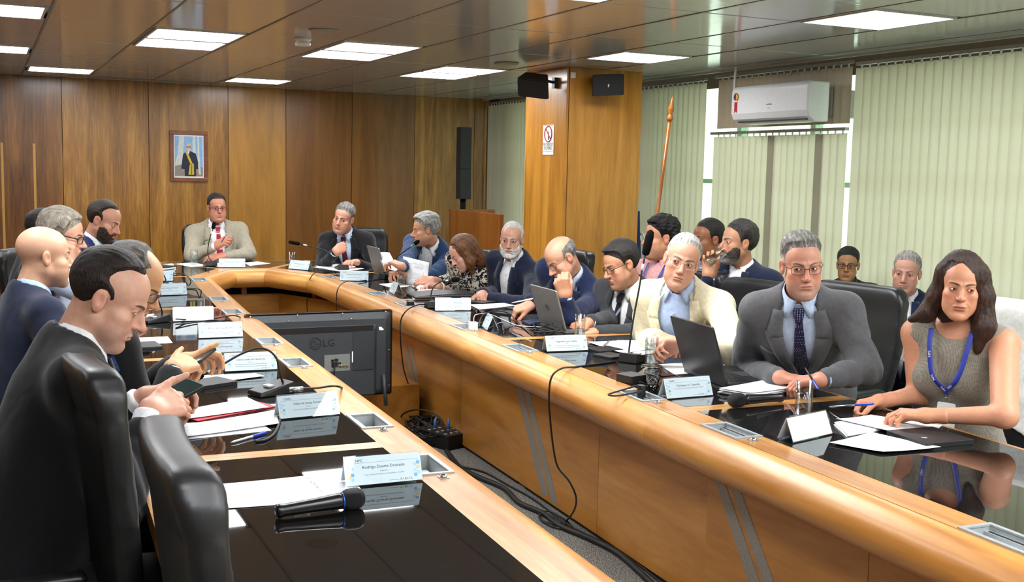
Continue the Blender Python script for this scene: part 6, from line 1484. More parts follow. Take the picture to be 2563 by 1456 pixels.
        def tunic(P):
            d = outer(P, .008); d = smax(d, -neckcut(P, .052), .006)
            if O.get('vneck'):
                a, f_, t = loc3(P); d = np.maximum(d, -np.maximum(np.abs(a)-np.interp(t, [-O['vneck'], .03], [0, .06]).astype(f32), np.maximum(-f_, -O['vneck']-t))*s)
            return d
        V, Q = surf(tunic, blo, bhi, cv); V = relax(V, Q, 2, .4); np_mesh(O.get('name', 'shirt'), V - loc, Q, jm, root); shirtm = jm
    elif kind == 'dress':
        def dress(P):
            a, f_, t = loc3(P); d = torso(P, .006) + waves(P, 22, 5)*.0015
            ax = None
            for side, sh, e, w, hn in arms:
                c = s_cone(P, sh + tr*side*.030*s - tu*.005, sh + tr*side*.1 - tu*.16*s + tff*.02, .062*s, .085*s); ax = c if ax is None else np.minimum(ax, c)
            d = smax(d, -ax, .010); d = smax(d, -s_ell(np.stack([a, f_, t], 1), (0, .03, .03), (.085, .10, .075))*s, .008); return d
        V, Q = surf(dress, blo, bhi, cv); V = relax(V, Q, 1, .4); np_mesh('dress', V - loc, Q, jm, root); shirtm = None
    # shirt collar round the neck
    if shirtm is not None and O.get('collar', True):
        nx = unit(tr - neckd*(tr@neckd)); ny = np.cross(neckd, nx); nr = (.056*F['neck'] + .003)*hs; rows = []
        opn = O.get('open', 7)
        for k in range(29):
            th = math.radians(-180 + opn + (360-2*opn)*k/28); dr = nx*math.sin(th) - ny*math.cos(th); fr = sst(abs(th), 1.2, 2.9); sg = np.sign(math.sin(th))
            topp = N + neckd*(.058 - .028*fr) + dr*(nr + .003) + ny*.004
            bot = N + neckd*(.016 - .020*fr) + dr*(nr + .012) + ny*.006
            if fr > .55:
                q = (fr-.55)/.45; bot = bot - neckd*.030*q + nx*sg*.030*q**1.5 + ny*(.010*q)
            rows.append((topp, topp*.5+bot*.5 + dr*.002, bot))
        vs = [p_ - loc for rw in rows for p_ in rw]; fs = [(i*3+k, i*3+k+1, i*3+k+4, i*3+k+3) for i in range(28) for k in (0, 1)]
        o = mesh('shirt_collar', vs, fs, shirtm, root, True); md = o.modifiers.new('thick', 'SOLIDIFY'); md.thickness = .003; md.offset = 0
    # -- legs: trousers and shoes under the table
    if g('legs', True):
        kn = []
        lf = hvec(g('legyaw', ty)); lr = np.array([lf[1], -lf[0], 0])
        for sd in (-1, 1):
            hj = hip + lr*sd*.09 - np.array([0, 0, .03]); k_ = hj + lf*.40*s + lr*sd*.06 + np.array([0, 0, .03]); k_[2] = .53; an = k_ - lf*g('tuck', .05) + lr*sd*.01; an[2] = .09; kn.append((hj, k_, an))
        def trou(P):
            d = s_ell((P-A3(hip)) @ Rm, (0, 0, -.03), (.175+bel*.4, .14, .12))
            for hj, k_, an in kn: d = smin(d, smin(s_cone(P, hj, k_, .088, .066), s_cone(P, k_, an, .066, .052), .03), .04)
            return d + waves(P, 30, 9)*.003
        lo = np.array([q for k_ in kn for q in k_]).min(0)-.14; hi = np.array([q for k_ in kn for q in k_]).max(0)+.14; lo = np.minimum(lo, hip-.2); hi = np.maximum(hi, hip+.2); lo[2] = .045
        V, Q = surf(trou, lo, hi, .016); V = relax(V, Q, 1, .4); np_mesh('trousers', V-loc, Q, O.get('trousers', jm), root)
        for hj, k_, an in kn:
            fa = np.stack([lr, lf, (0, 0, 1)], 1).astype(f32)
            V, Q = surf(lambda P: smax(smin(s_ell((P-A3(an)) @ fa, (0, .10, -.045), (.045, .115, .04)), s_cone((P-A3(an)) @ fa, (0, -.01, -.045), (0, 0, 0), .042, .045), .03), .004-P[:, 2], .004), np.array(an)-(.24, .24, .12), np.array(an)+(.24, .24, .08), .012)
            np_mesh('shoe', V-loc, Q, plain('shoe_leather', '#0d0b0a', .3), root)
    # -- spectacles
    G = g('glasses')
    if G:
        gm = G['mat']; mb = MB(); toW = lambda q: hd + M @ (np.array(q)*hs) - loc; rims = []
        for sx in (-1, 1):
            ring = []
            for k in range(20):
                t = 2*PI*k/20; ex = G.get('sq', .5); c_, s_ = math.cos(t), math.sin(t)
                qx = np.sign(c_)*abs(c_)**ex*G['w']; qz = np.sign(s_)*abs(s_)**ex*G['h']
                x = sx*.0335 + qx; ring.append(toW((x, .1005 - 3.2*abs(x)**2*1.6, -.004 + G.get('dz', 0) + qz)))
            rims.append(ring); mb.tube(ring, G['r']*(.4 if G.get('rimless') else 1), 6, close=True)
        mb.tube([toW((sx*.0335*1 - sx*(G['w']-.001), .0985, .001+G.get('dz', 0))) for sx in (1,)] + [toW((0, .1045, .004+G.get('dz', 0)))] + [toW((-.0335 + G['w']-.001, .0985, .001+G.get('dz', 0)))], G['r'], 6)
        for sx in (-1, 1):
            xe = .0335 + G['w']; mb.tube([toW((sx*xe, .1005-5.1*xe*xe, .002+G.get('dz', 0))), toW((sx*.0775*F['w'], .05, .006)), toW((sx*.0800*F['w'], .008, .008)), toW((sx*.0790*F['w'], -.008, .004))], G['r']*G.get('tk', 1.1), 6)
        o = mb.build('glasses', gm, root, True)
        mb = MB()
        for ring in rims:
            c = sum((np.array(v) for v in ring))/20; mb.add([c] + ring, [(0, 1+k, 1+(k+1) % 20) for k in range(20)])
        l = mb.build('lens', LENS, o, True)
    return root, dict(N=N, W=W, M=M, hd=hd, hs=hs, loc=loc, hands=hands, tff=tff, tr=tr, tu=tu, chest=chest, outer=outer, arms=arms, torso=torso)

# ------------------------------------------------------------------ who sits where
def V3(p): return np.array(p, float)
WS = cloth('white_shirt', '#e4e6e8', fold=.4); LBS = cloth('light_blue_shirt', '#b4c8e2', fold=.4); BLK = cloth('black_suit', '#141518'); NAVY = cloth('navy_suit', '#172140'); NAVY2 = cloth('dark_navy_suit', '#151c33')
MET = plain('spectacle_metal', '#4a4a4e', .3, .8); BLKF = plain('spectacle_black', '#101012', .3); REDF = plain('spectacle_red', '#7e1a22', .3); BRNF = plain('spectacle_brown', '#3d2a20', .3)
GM = lambda mat=MET, w=.0235, h=.0155, r=.0011, sq=.6, **k: dict(mat=mat, w=w, h=h, r=r, sq=sq, **k)
GREY1, GREY2, WHT = rgb('#6d6a66'), rgb('#a9a6a1'), rgb('#cfccc6'); DK = rgb('#15110f'); BRN = rgb('#2a1b13')
def suit(mat, shirt, tie=None, **k): return dict(kind='suit', mat=mat, shirt=shirt, tie=tie, **k)
def hipof(h, tdeg, back): f = hvec(tdeg); return (h[0] - f[0]*back, h[1] - f[1]*back)
def hipu(px, py, u): p = PU(px, py, u); return (p.x, p.y)
PEOPLE = {}
def add(key, **S): PEOPLE[key] = person(S)[1]; return PEOPLE[key]
def HA(at, d, n=(0, 0, -1), pose='relaxed', **k): return dict(at=V3(at), d=d, n=n, pose=pose, **k)
# ---- right table, near to far
hd = PU(2404, 714, 2.93)
add('grey_dress', label='woman in sleeveless grey dress with blue lanyard, writing at the right table', head=hd, hs=0.88, look=4, pitch=6, roll=-3, hip=hipu(2420, 1090, 3.12), torso=-112, s=.97, sw=.93, tw=.90, bust=.95, belly=.0, skin='#c98f70', vox=.0025, cvox=.007, gaze=-22, bare=True, hvox=.0026,
    R=HA(PU(2205, 1004, 2.74), (-.88, .30, -.22), (.15, -.75, -.62), 'pen', elbow=PU(2300, 985, 2.92)), L=HA(PU(2325, 1040, 2.66), (-.72, .62, .02), (0, 0, -1), 'loose', elbow=PU(2515, 1040, 2.80)),
    hair=dict(col=rgb('#1d100b'), col2=rgb('#4a2b1a'), hl=.074, rc=.0, temple=.004, t=.016, top=.022, edge=.016, earcut=.0, nape=.10, shine=True, bias=-.15, sweep=.012,
        locks=[((-.066, .006, .055), (-.088, .012, -.035), .034, .036), ((-.088, .012, -.035), (-.100, .040, -.150), .040, .042), ((-.100, .040, -.150), (-.088, .065, -.235), .042, .018), ((-.060, -.05, .03), (-.085, -.05, -.12), .055, .05), ((0, -.07, .02), (0, -.075, -.14), .075, .065),
               ((.068, -.01, .050), (.082, -.022, -.05), .028, .030), ((.082, -.022, -.05), (.110, -.020, -.130), .034, .034), ((.110, -.02, -.13), (.165, -.03, -.165), .034, .012)]),
    face=dict(w=.93, jaw=.82, fat=.25, nose=.97, lips=1.25, stubble=0, neck=.84, browt=.95, brow=rgb('#20130d'), lipc=rgb('#9c4a44'), lid=.95, frown=.1, browz=.0015), outfit=dict(kind='dress', mat=cloth('grey_dress', '#8d877a', fold=.25, weave=500, pat=dots('#5e594f', 230, .33)), trousers=cloth('dark_trousers', '#1c1c1e')))
hd = PU(2006, 662, 2.66)
add('grey_suit', label='man in grey suit with dotted tie and glasses behind the black laptop', head=hd, hs=0.955, look=13, pitch=7, roll=4, hip=hipu(2030, 1000, 3.06), torso=-138, s=1.04, belly=.05, skin='#c48c74', vox=.0025, cvox=.007, gaze=24, hvox=.0026, sw=.93,
    R=HA(PU(1945, 942, 2.60), (.55, -.75, -.05), (0, .1, -1), 'fist', elbow=PU(1862, 925, 2.78)), L=HA(PU(2062, 948, 2.66), (-.62, .70, -.18), (.1, .1, -1), 'loose', elbow=PU(2165, 925, 2.86)),
    hair=dict(thin=.3, col=rgb('#5d5a55'), col2=rgb('#b8b4ad'), rc=.004, hl=.074, top=.020, t=.008, quiff=.004, bias=.05, side2=.9, edge=.03), face=dict(stubble=.4, brow=rgb('#5a4a3e'), fat=.35, w=.95, jaw=.92, nose=1.1, lips=.85, bcol=rgb('#8a7f78'), browt=.9, frown=.9),
    outfit=suit(cloth('grey_suit', '#5a5b5e'), LBS, cloth('dotted_tie', '#1b1936', pat=dots('#a9bce0', 150, .22)), welt=1), glasses=GM(MET, .0245, .0165, .0011, .55))
hd = PU(1707, 652, 2.72)
add('cream', label='man in cream jacket and open blue shirt with hands clasped', head=hd, hs=1.0, look=3, pitch=4, roll=-15, hip=hipu(1748, 900, 3.03), torso=-122, s=1.05, belly=.05, skin='#c99379', vox=.0028, cvox=.008, gaze=28, sw=1.03,
    R=HA(PU(1645, 845, 2.50), (.25, -.95, -.1), (.4, 0, -1), 'clasp', elbow=PU(1615, 850, 2.80)), L=HA(PU(1712, 860, 2.52), (-.85, .42, -.05), (-.2, -.5, -.8), 'clasp', elbow=PU(1838, 880, 2.74)),
    hair=dict(col=rgb('#77746f'), col2=rgb('#c9c6c0'), rc=.010, hl=.080, top=.013, t=.010, bias=.15, side2=.4), face=dict(stubble=.2, brow=rgb('#4f4741'), fat=.35, w=.96, nose=1.12, lips=.7, jaw=.92, bcol=rgb('#9b8f88'), frown=.5),
    outfit=suit(cloth('cream_jacket', '#e0d7b8', fold=.7), cloth('sky_blue_shirt', '#a9bde0', fold=.5), None, vbot=-.44, vtop=.085, open=22, welt=1, trousers=cloth('dark_trousers', '#1c1c1e')), glasses=GM(SILV, .0245, .0155, .0009, .6))
hd = PU(1553, 661, 2.84)
add('typing', label='man in dark grey suit and brown glasses typing on the grey laptop', head=hd, hs=0.95, look=-58, pitch=20, roll=4, hip=hipu(1612, 800, 3.10), torso=-104, s=1.05, belly=.05, skin='#bf8a6d', vox=.003, cvox=.009, gaze=-5, gazez=18,
    R=HA(PU(1475, 806, 2.62), (-.94, .05, -.2), (0, 0, -1), 'loose', elbow=PU(1535, 800, 2.86)), L=HA(PU(1490, 832, 2.62), (-.95, .2, -.15), (0, 0, -1), 'loose', elbow=PU(1600, 835, 2.86)),
    hair=dict(thin=.2, col=rgb('#0f0d0c'), col2=rgb('#2c2725'), rc=.0, hl=.070, temple=.0, top=.024, t=.016, quiff=.008, nape=.095), face=dict(stubble=.25, fat=.8, w=1.0, nose=1.05, frown=.8, browt=1.1), outfit=suit(cloth('charcoal_suit', '#37383b'), WS, cloth('striped_tie', '#17161f', pat=stripes('#8d94a8', 16, .82))), glasses=GM(BRNF, .0245, .0175, .0018, .6))
hd = PU(1405, 645, 2.66)
add('bald_glasses', label='bald man with grey side hair and navy suit, fist at his chin', head=hd, hs=0.95, look=-58, pitch=36, roll=6, hip=hipu(1470, 760, 3.08), torso=-100, s=1.06, belly=.06, skin='#c99478', vox=.003, cvox=.009, gazez=25, gaze=-5,
    R=HA(PU(1330, 762, 2.50), (-.85, .3, -.3), (.2, .2, -1), 'pen', elbow=PU(1400, 765, 2.78)), L=HA(PU(1415, 742, 2.52), (-.35, -.05, .93), (.6, .75, .1), 'fist', elbow=PU(1425, 800, 2.56)),
    hair=dict(col=rgb('#4b4744'), col2=rgb('#8c8884'), bald=1.22, bl=.03, by=.02, t=.006, top=.006, rc=.02), face=dict(stubble=.25, fat=.6, w=1.0, nose=1.1, browt=.7), outfit=suit(NAVY, LBS, cloth('dark_tie', '#1a2230')), glasses=GM(MET, .022, .0155, .0010, .8))
hd = PU(1281, 598, 2.84)
add('white_beard', label='white bearded man in navy jacket and open white shirt, hands folded', head=hd, hs=0.93, look=-12, pitch=8, roll=-3, hip=hipu(1322, 740, 3.08), torso=-106, s=1.05, belly=.04, skin='#c4937c', vox=.003, cvox=.009, gaze=8,
    R=HA(PU(1205, 736, 2.58), (-.5, -.8, -.1), (.5, 0, -.9), 'clasp', elbow=PU(1240, 735, 2.84)), L=HA(PU(1222, 745, 2.60), (-.95, .3, .0), (-.1, -.4, -.9), 'clasp', elbow=PU(1330, 765, 2.78)),
    hair=dict(col=rgb('#8f8c88'), col2=rgb('#d6d3ce'), rc=.016, hl=.088, top=.007, t=.011, temple=.02, bias=.2), beard=dict(t=.007, col=rgb('#a5a09b'), col2=rgb('#d9d6d1')), face=dict(stubble=.1, fat=.2, w=.97, nose=1.1, brow=rgb('#6d6660'), frown=.6), outfit=suit(NAVY2, WS, None, vbot=-.42, vtop=.05, open=20), glasses=GM(SILV, .0225, .014, .0008, .7))
hd = PU(1158, 632, 2.62)
add('patterned', label='woman with auburn hair in black and cream patterned blouse, reading', head=hd, hs=0.9, look=-72, pitch=34, roll=2, hip=hipu(1212, 715, 3.05), torso=-96, s=.97, sw=.95, bust=.8, belly=.03, skin='#cf9f88', vox=.0035, cvox=.009, gazez=25,
    R=HA(PU(1085, 703, 2.46), (-.9, .1, .15), (0, .6, -.8), 'phone', elbow=PU(1138, 698, 2.74)), L=HA(PU(1098, 718, 2.46), (-.95, .1, .1), (0, -.5, -.8), 'phone', elbow=PU(1160, 728, 2.72)),
    hair=dict(col=rgb('#43240f'), col2=rgb('#7d5230'), hl=.074, temple=.0, t=.018, top=.020, earcut=0, nape=.11, shine=True, edge=.016, sweep=-.010, locks=[((0, -.07, .02), (0, -.085, -.13), .07, .06), ((.068, .0, .045), (.078, .006, -.08), .034, .036), ((.078, .006, -.08), (.068, .03, -.15), .036, .022), ((-.068, .0, .045), (-.078, .006, -.08), .034, .036), ((-.078, .006, -.08), (-.068, .03, -.15), .036, .022)]),
    face=dict(w=.93, jaw=.83, lips=1.1, stubble=0, neck=.85, fat=.3, brow=rgb('#4a2e1c')), outfit=dict(kind='shirt', name='blouse', mat=cloth('patterned_blouse', '#10131c', fold=.5, pat=blobs('#d8cfbd', 46, .52)), collar=False, end=.155, trousers=cloth('dark_trousers', '#1c1c1e')))
hd = PU(1064, 574, 2.64)
add('speaking', label='grey haired man in blue jacket speaking into the lit microphone', head=hd, hs=0.92, look=-80, pitch=8, roll=0, hip=hipu(1112, 690, 3.0), torso=-112, s=1.02, belly=.03, skin='#be8a6c', vox=.0035, cvox=.010,
    R=HA(PU(1012, 668, 2.36), (-.8, .3, .35), (.2, .2, -1), 'phone'), L=HA(PU(1020, 690, 2.40), (-.9, -.1, .3), (0, -.4, -.9), 'phone'),
    hair=dict(thin=.2, col=rgb('#4c4b4a'), col2=rgb('#a9a7a4'), hl=.072, temple=0, top=.034, t=.022, quiff=.010, curl=.004, cf=130, nape=.10, bias=.05), face=dict(stubble=.2, fat=.4, nose=1.12, open=.9, w=.96), outfit=suit(cloth('blue_jacket', '#23395c'), WS, None, vbot=-.42, open=20))
# ---- head of the table
hd = PV(860, 545, 9.10)
add('red_tie', label='man in black suit and dark red tie at the far right corner', head=hd, hs=0.98, look=-24, pitch=8, roll=-14, hip=tuple(PV(892, 660, 9.42))[:2], torso=-150, s=1.03, belly=.05, skin='#c8937a', vox=.0038, cvox=.010, gaze=-15,
    R=HA(PV(838, 632, 8.86), (.62, -.1, .42), (.2, .9, -.2), 'fist'), L=HA(PV(893, 656, 8.85), (-.75, -.5, .1), (0, 0, -1), 'loose'),
    hair=dict(col=rgb('#45423f'), col2=rgb('#8f8c88'), rc=.0, hl=.074, temple=.004, top=.020, t=.012, quiff=.004, part=-.02), face=dict(stubble=.2, fat=.7, w=.98, nose=1.05), outfit=suit(BLK, cloth('pale_blue_shirt', '#bcd3ea'), cloth('dark_red_tie', '#4a1522', pat=dots('#7c3440', 120, .25))))
hd = PV(543, 519, 9.75)
add('beige', label='man in beige suit, red tie and red glasses at the head of the table', head=hd, hs=0.93, look=14, pitch=3, roll=1, hip=tuple(PV(546, 650, 9.95))[:2], torso=182, s=1.07, belly=.07, skin='#bb8068', vox=.0038, cvox=.010, gaze=5, sw=1.06,
    R=HA(PV(540, 615, 9.52), (.62, -.45, .42), (.4, .6, -.5), 'pen', elbow=PV(480, 640, 9.62)), L=HA(PV(562, 640, 9.50), (-.96, -.2, -.05), (0, .3, -1), 'relaxed', elbow=PV(622, 635, 9.68)),
    hair=dict(col=rgb('#15100e'), col2=rgb('#33271f'), rc=.006, hl=.078, top=.020, t=.010, quiff=.004), face=dict(stubble=.2, fat=.9, w=.99, jaw=1.0, frown=.6), outfit=suit(cloth('beige_suit', '#9d9684'), WS, cloth('red_striped_tie', '#9c2438', pat=stripes('#d9b3b8', 22, .72))), glasses=GM(REDF, .0235, .0145, .0018, .7))
# ---- left table, far to near
hd = PD(262, 552, 6.75)
add('bearded_blue', label='bearded man in bright blue suit and pink tie by the left wall', head=hd, hs=0.98, look=62, pitch=22, roll=-4, hip=hipof(hd, 128, .22), torso=128, s=1.02, belly=.02, skin='#c9957c', vox=.0035, cvox=.010, gazez=22,
    R=HA(PD(300, 668, 6.50), (.8, -.4, -.1), (0, 0, -1), 'relaxed'), L=HA(PD(312, 664, 6.72), (.8, -.5, -.1), (0, 0, -1), 'relaxed'),
    hair=dict(col=rgb('#17100c'), col2=rgb('#332318'), rc=.022, hl=.088, top=.012, t=.014, temple=.02, nape=.11), beard=dict(t=.0055, chin=.004, col=rgb('#1a120d'), col2=rgb('#3a281c')), face=dict(stubble=.9, bcol=rgb('#3a2a20'), nose=1.05), outfit=suit(cloth('bright_blue_suit', '#1d2c60'), WS, cloth('pink_tie', '#a8434f', pat=dots('#e0b4b8', 140, .3))))
hd = PD(116, 578, 6.2)
add('hidden', label='dark haired person mostly hidden behind the grey haired man', head=hd, hs=0.95, look=88, pitch=6, hip=hipof(hd, 90, .15), torso=95, skin='#b98468', vox=.005, cvox=.012, hair=dict(col=DK, col2=rgb('#2b2320'), top=.018), outfit=suit(BLK, WS, None))
hd = PD(157, 588, 5.35)
add('grey_left', label='man with tousled grey hair and black glasses in pale blue shirt', head=hd, hs=0.97, look=80, pitch=12, roll=2, hip=hipof(hd, 85, .18), torso=88, s=1.0, belly=.03, skin='#cf9c84', vox=.0035, cvox=.010,
    R=HA(PD(176, 668, 5.20), (.15, .1, .98), (-.9, .2, 0), 'fist'), L=HA(PD(215, 700, 5.5), (.9, -.2, 0), (0, 0, -1), 'relaxed'),
    hair=dict(thin=.2, col=rgb('#6b6459'), col2=rgb('#aaa394'), hl=.070, temple=0, top=.028, t=.020, curl=.003, cf=150, nape=.10), face=dict(stubble=.1, open=.6, nose=1.05), outfit=dict(kind='shirt', mat=cloth('pale_blue_work_shirt', '#b3c0d6')), glasses=GM(BLKF, .0245, .0165, .0021, .5, tk=1.6))
hd = PD(-75, 492, 5.3)
add('teal', label='person in teal blue jacket cut off by the left edge', head=hd, hs=0.95, look=85, pitch=8, hip=hipof(hd, 88, .12), torso=88, s=1.08, skin='#c08f74', vox=.005, cvox=.010, hair=dict(col=GREY1), outfit=suit(cloth('teal_jacket', '#20405f'), WS, None))
hd = PD(112, 640, 4.35)
add('bald_left', label='bald man in navy suit seen from behind at the left table', head=hd, hs=0.97, look=104, pitch=4, roll=0, hip=hipof(hd, 75, .12), torso=76, s=1.04, belly=.03, skin='#cda084', vox=.003, cvox=.009, hair=None, fringe=False,
    R=HA(PD(190, 800, 4.2), (.95, .1, 0), (0, 0, -1), 'relaxed'), L=HA(PD(215, 780, 4.55), (.95, -.2, 0), (0, 0, -1), 'relaxed'), face=dict(stubble=.45, bcol=rgb('#4a3a30'), w=.97, nose=1.05), outfit=suit(NAVY2, cloth('pale_collar', '#9fb8e6'), cloth('dark_tie', '#1a2230'), vtop=.06))
hd = PD(330, 704, 3.42)
add('phone_back', label='greying man in black suit holding a phone, behind the nearest man', head=hd, hs=0.93, look=74, pitch=32, roll=0, hip=hipof(hd, 85, .30), torso=84, s=1.04, belly=.03, skin='#c9986f', vox=.003, cvox=.009, gazez=25,
    R=HA(PD(432, 925, 3.52), (.72, .62, .12), (-.2, .3, -.9), 'phone'), L=HA(PD(452, 905, 3.70), (.82, .42, .18), (.2, -.3, -.9), 'phone'),
    hair=dict(col=rgb('#2b2622'), col2=rgb('#76706a'), bald=.7, by=.05, rc=.015, t=.010, top=.014), face=dict(stubble=.5, bcol=rgb('#3c322c'), fat=.4), outfit=suit(BLK, WS, cloth('wine_tie', '#3c1820')), glasses=GM(BLKF, .0235, .0165, .0018, .6))
hd = PD(276, 742, 2.80)
add('phone_front', label='dark haired man in black suit looking down at a phone, nearest the camera', head=hd, hs=0.95, look=80, pitch=30, roll=0, hip=hipof(hd, 88, .27), torso=88, s=1.08, belly=.04, skin='#d0a089', vox=.0025, cvox=.008, gazez=25, hvox=.0026,
    R=HA(PD(372, 1032, 2.86), (.86, .45, .14), (-.25, .55, -.8), 'phone', cuffl=1), L=HA(PD(352, 996, 3.06), (.90, .30, .16), (.1, -.45, -.9), 'phone'),
    hair=dict(col=rgb('#120d0b'), col2=rgb('#2a201b'), rc=.030, hl=.090, temple=.030, top=.014, t=.012), face=dict(stubble=.3, bcol=rgb('#6a5a52'), fat=.5, nose=1.05, w=1.0, browt=1.1), outfit=suit(BLK, WS, cloth('blue_woven_tie', '#16305c', pat=dots('#27477c', 260, .35)), cuff=.004, end=.055))
# ---- against the windows
hd = PD(1652, 594, 6.6)
add('pink', label='curly haired man in pink shirt with blue lanyard by the blinds', head=hd, hs=0.97, look=-68, pitch=4, hip=hipof(hd, -100, .10), torso=-100, s=1.02, belly=.04, skin='#c08868', vox=.0038, cvox=.010, hair=dict(thin=.2, col=rgb('#0c0908'), hl=.070, temple=0, top=.030, t=.018, curl=.009, cf=210, nape=.09), face=dict(fat=.7, stubble=.2), outfit=dict(kind='shirt', mat=cloth('pink_shirt', '#d09a98', pat=dots('#9c6068', 60, .12))))
hd = PD(1770, 598, 6.75)
add('blue_check', label='dark haired man with brown skin between pink shirt and drinking man', head=hd, hs=0.97, look=-56, pitch=2, hip=hipof(hd, -110, .10), torso=-112, s=1.02, skin='#8f5c3f', vox=.0038, cvox=.011, hair=dict(col=rgb('#0d0b0a'), hl=.074, top=.016, t=.007), face=dict(fat=.6, nose=1.1), outfit=dict(kind='shirt', mat=cloth('check_shirt', '#a9b9cf')))
hd = PD(1846, 606, 6.25)
add('drinking', label='bearded man in navy suit drinking from a glass by the blinds', head=hd, hs=0.97, look=-60, pitch=-2, roll=0, hip=hipof(hd, -112, .12), torso=-116, s=1.04, belly=.03, skin='#b98768', vox=.0032, cvox=.009,
    R=HA(PD(1775, 690, 6.02), (.05, .05, 1), (-.5, -.7, .1), 'cup', elbow=PD(1752, 760, 6.10)), hair=dict(col=rgb('#12100e'), col2=rgb('#3d3733'), hl=.076, temple=.004, top=.024, t=.018, nape=.11, curl=.003, cf=140), beard=dict(t=.0065, chin=.006, col=rgb('#1c1511'), col2=rgb('#463a32'), grey=.5), face=dict(nose=1.15, stubble=.85, bcol=rgb('#3d3029'), w=.95), outfit=suit(cloth('deep_navy_suit', '#131b33'), WS, None, vbot=-.42, vtop=.05, open=18))
hd = PD(2122, 662, 7.35)
add('young', label='young man with black framed glasses in dark suit by the blinds', head=hd, hs=0.88, look=-6, pitch=2, hip=hipof(hd, -125, .04), torso=-140, s=.94, skin='#9c7048', vox=.0038, cvox=.011, hair=dict(col=rgb('#080606'), hl=.070, temple=0, top=.022, t=.010), face=dict(fat=.1, stubble=.1, ear=1.1), outfit=suit(BLK, cloth('slate_shirt', '#2f3646'), None, vbot=-.40, open=18), glasses=GM(BLKF, .0255, .0145, .0018, .45))
hd = PD(2269, 682, 6.15)
add('elder', label='grey haired man in navy jacket and white shirt behind the seated woman', head=hd, hs=0.92, look=-8, pitch=3, roll=-3, hip=hipof(hd, -125, .12), torso=-128, s=1.06, belly=.04, skin='#bb8a76', vox=.0035, cvox=.010, hair=dict(col=rgb('#57524d'), col2=rgb('#a39e98'), hl=.076, temple=.006, top=.016, t=.009, quiff=.006), face=dict(fat=.3, nose=1.15, jaw=1.0, stubble=.2, brow=rgb('#6d6058'), lid=.6), outfit=suit(NAVY, cloth('white_dotted_shirt', '#dfe3e6', pat=dots('#8d98a8', 60, .1)), None, vbot=-.44, vtop=.05, open=20))
# ---- worn and held things
def ribbon(info, path, w_, m, parent, name='lanyard', off=.012, lett=None):
    W, tff = info['W'], info['tff']; pts = [np.array(W(a, .36, t)) for a, t in path]; P = [np.array(p) for p in bez([Vector(p) for p in pts], 8)]
    X = march(lambda q: info['chest'](q), np.array(P), np.tile(-tff, (len(P), 1)), 36, 0, off); n = len(X); vs = []; tr = info['tr']
    for i in range(n):
        d = unit(X[min(i+1, n-1)] - X[max(i-1, 0)]); s_ = unit(np.cross(d, tff)); vs += [X[i]-s_*w_/2 - info['loc'], X[i]+s_*w_/2 - info['loc']]
    if lett:
        for i in lett:
            d = unit(X[i-1] - X[i+1]); s_ = unit(np.cross(d, tff)); nn = unit(np.cross(s_, d)); nn = nn if nn@tff > 0 else -nn; up_ = np.cross(nn, d)
            text('MPS', .013, frame(X[i] + nn*.0016 - info['loc'], d, up_, nn), WHITE, parent, 'lettering')
    o = mesh(name, vs, [(2*i, 2*i+1, 2*i+3, 2*i+2) for i in range(n-1)], m, parent, True); md = o.modifiers.new('thick', 'SOLIDIFY'); md.thickness = .0015; return X[-1]
roots = {o['label']: o for o in bpy.data.objects if o.get('category') == 'person'}
def rootof(s): return next(o for l, o in roots.items() if s in l)
LAN = plain('lanyard_blue', '#22369c', .5)
for key, s_, dy in (('grey_dress', 'sleeveless', -.225), ('pink', 'pink shirt with', -.30)):
    info = PEOPLE[key]; r = rootof(s_)
    for sd in (-1, 1): e = ribbon(info, [(sd*.072, .0), (sd*.066, -.06), (sd*.045, -.15), (sd*.004, dy+.02), (0, dy)], .017, LAN, r, lett=(10, 17, 23) if sd > 0 else (21,))
    c = e + info['tff']*.012 - info['tu']*.075 - info['loc']; Mx = frame(c, info['tr'], info['tu'], info['tff']); Mx = frame(c, info['tr'], (0, 0, 1), np.cross(info['tr'], (0, 0, 1)))
    b = MB().rbox((-.032, -.055, 0), (.032, .045, .003), .006, Mx).build('badge', plain('badge_white', '#dfe6e6', .25), r); k = MB(); k.tube([Mx @ Vector((.012*math.cos(2*PI*q/14), .052+.012*math.sin(2*PI*q/14), .004)) for q in range(14)], .0012, 5, close=True); k.box((-.004, .01, .003), (.004, .045, .0055), Mx); k.build('clip', SILV, r)
info = PEOPLE['grey_dress']; e = info['hd'] + info['M'] @ (np.array([.080, -.006, -.042])*info['hs']) - info['loc']; MB().lathe([(.0005, -.007), (.005, -.005), (.007, 0), (.005, .005), (.0005, .007)], 12, Matrix.Translation(Vector(e))).build('earring', plain('pearl', '#efe9df', .15), rootof('sleeveless'), True)
def band(key, side, s_, m, rr=.031, dist=.02):
    info = PEOPLE[key]; a = [x for x in info['arms'] if x[0] == side][0]; d = unit(a[3]-a[2]); c = a[3] - d*dist - info['loc']; M_ = Matrix.Translation(Vector(c)) @ Vector(d).to_track_quat('Z', 'Y').to_matrix().to_4x4()
    MB().lathe([(rr, -.009), (rr+.003, -.009), (rr+.003, .009), (rr, .009)], 20, M_, cap=False).build('wristband', m, rootof(s_), True)
band('patterned', -1, 'auburn', WHITE); band('grey_left', 1, 'tousled', BLACK)
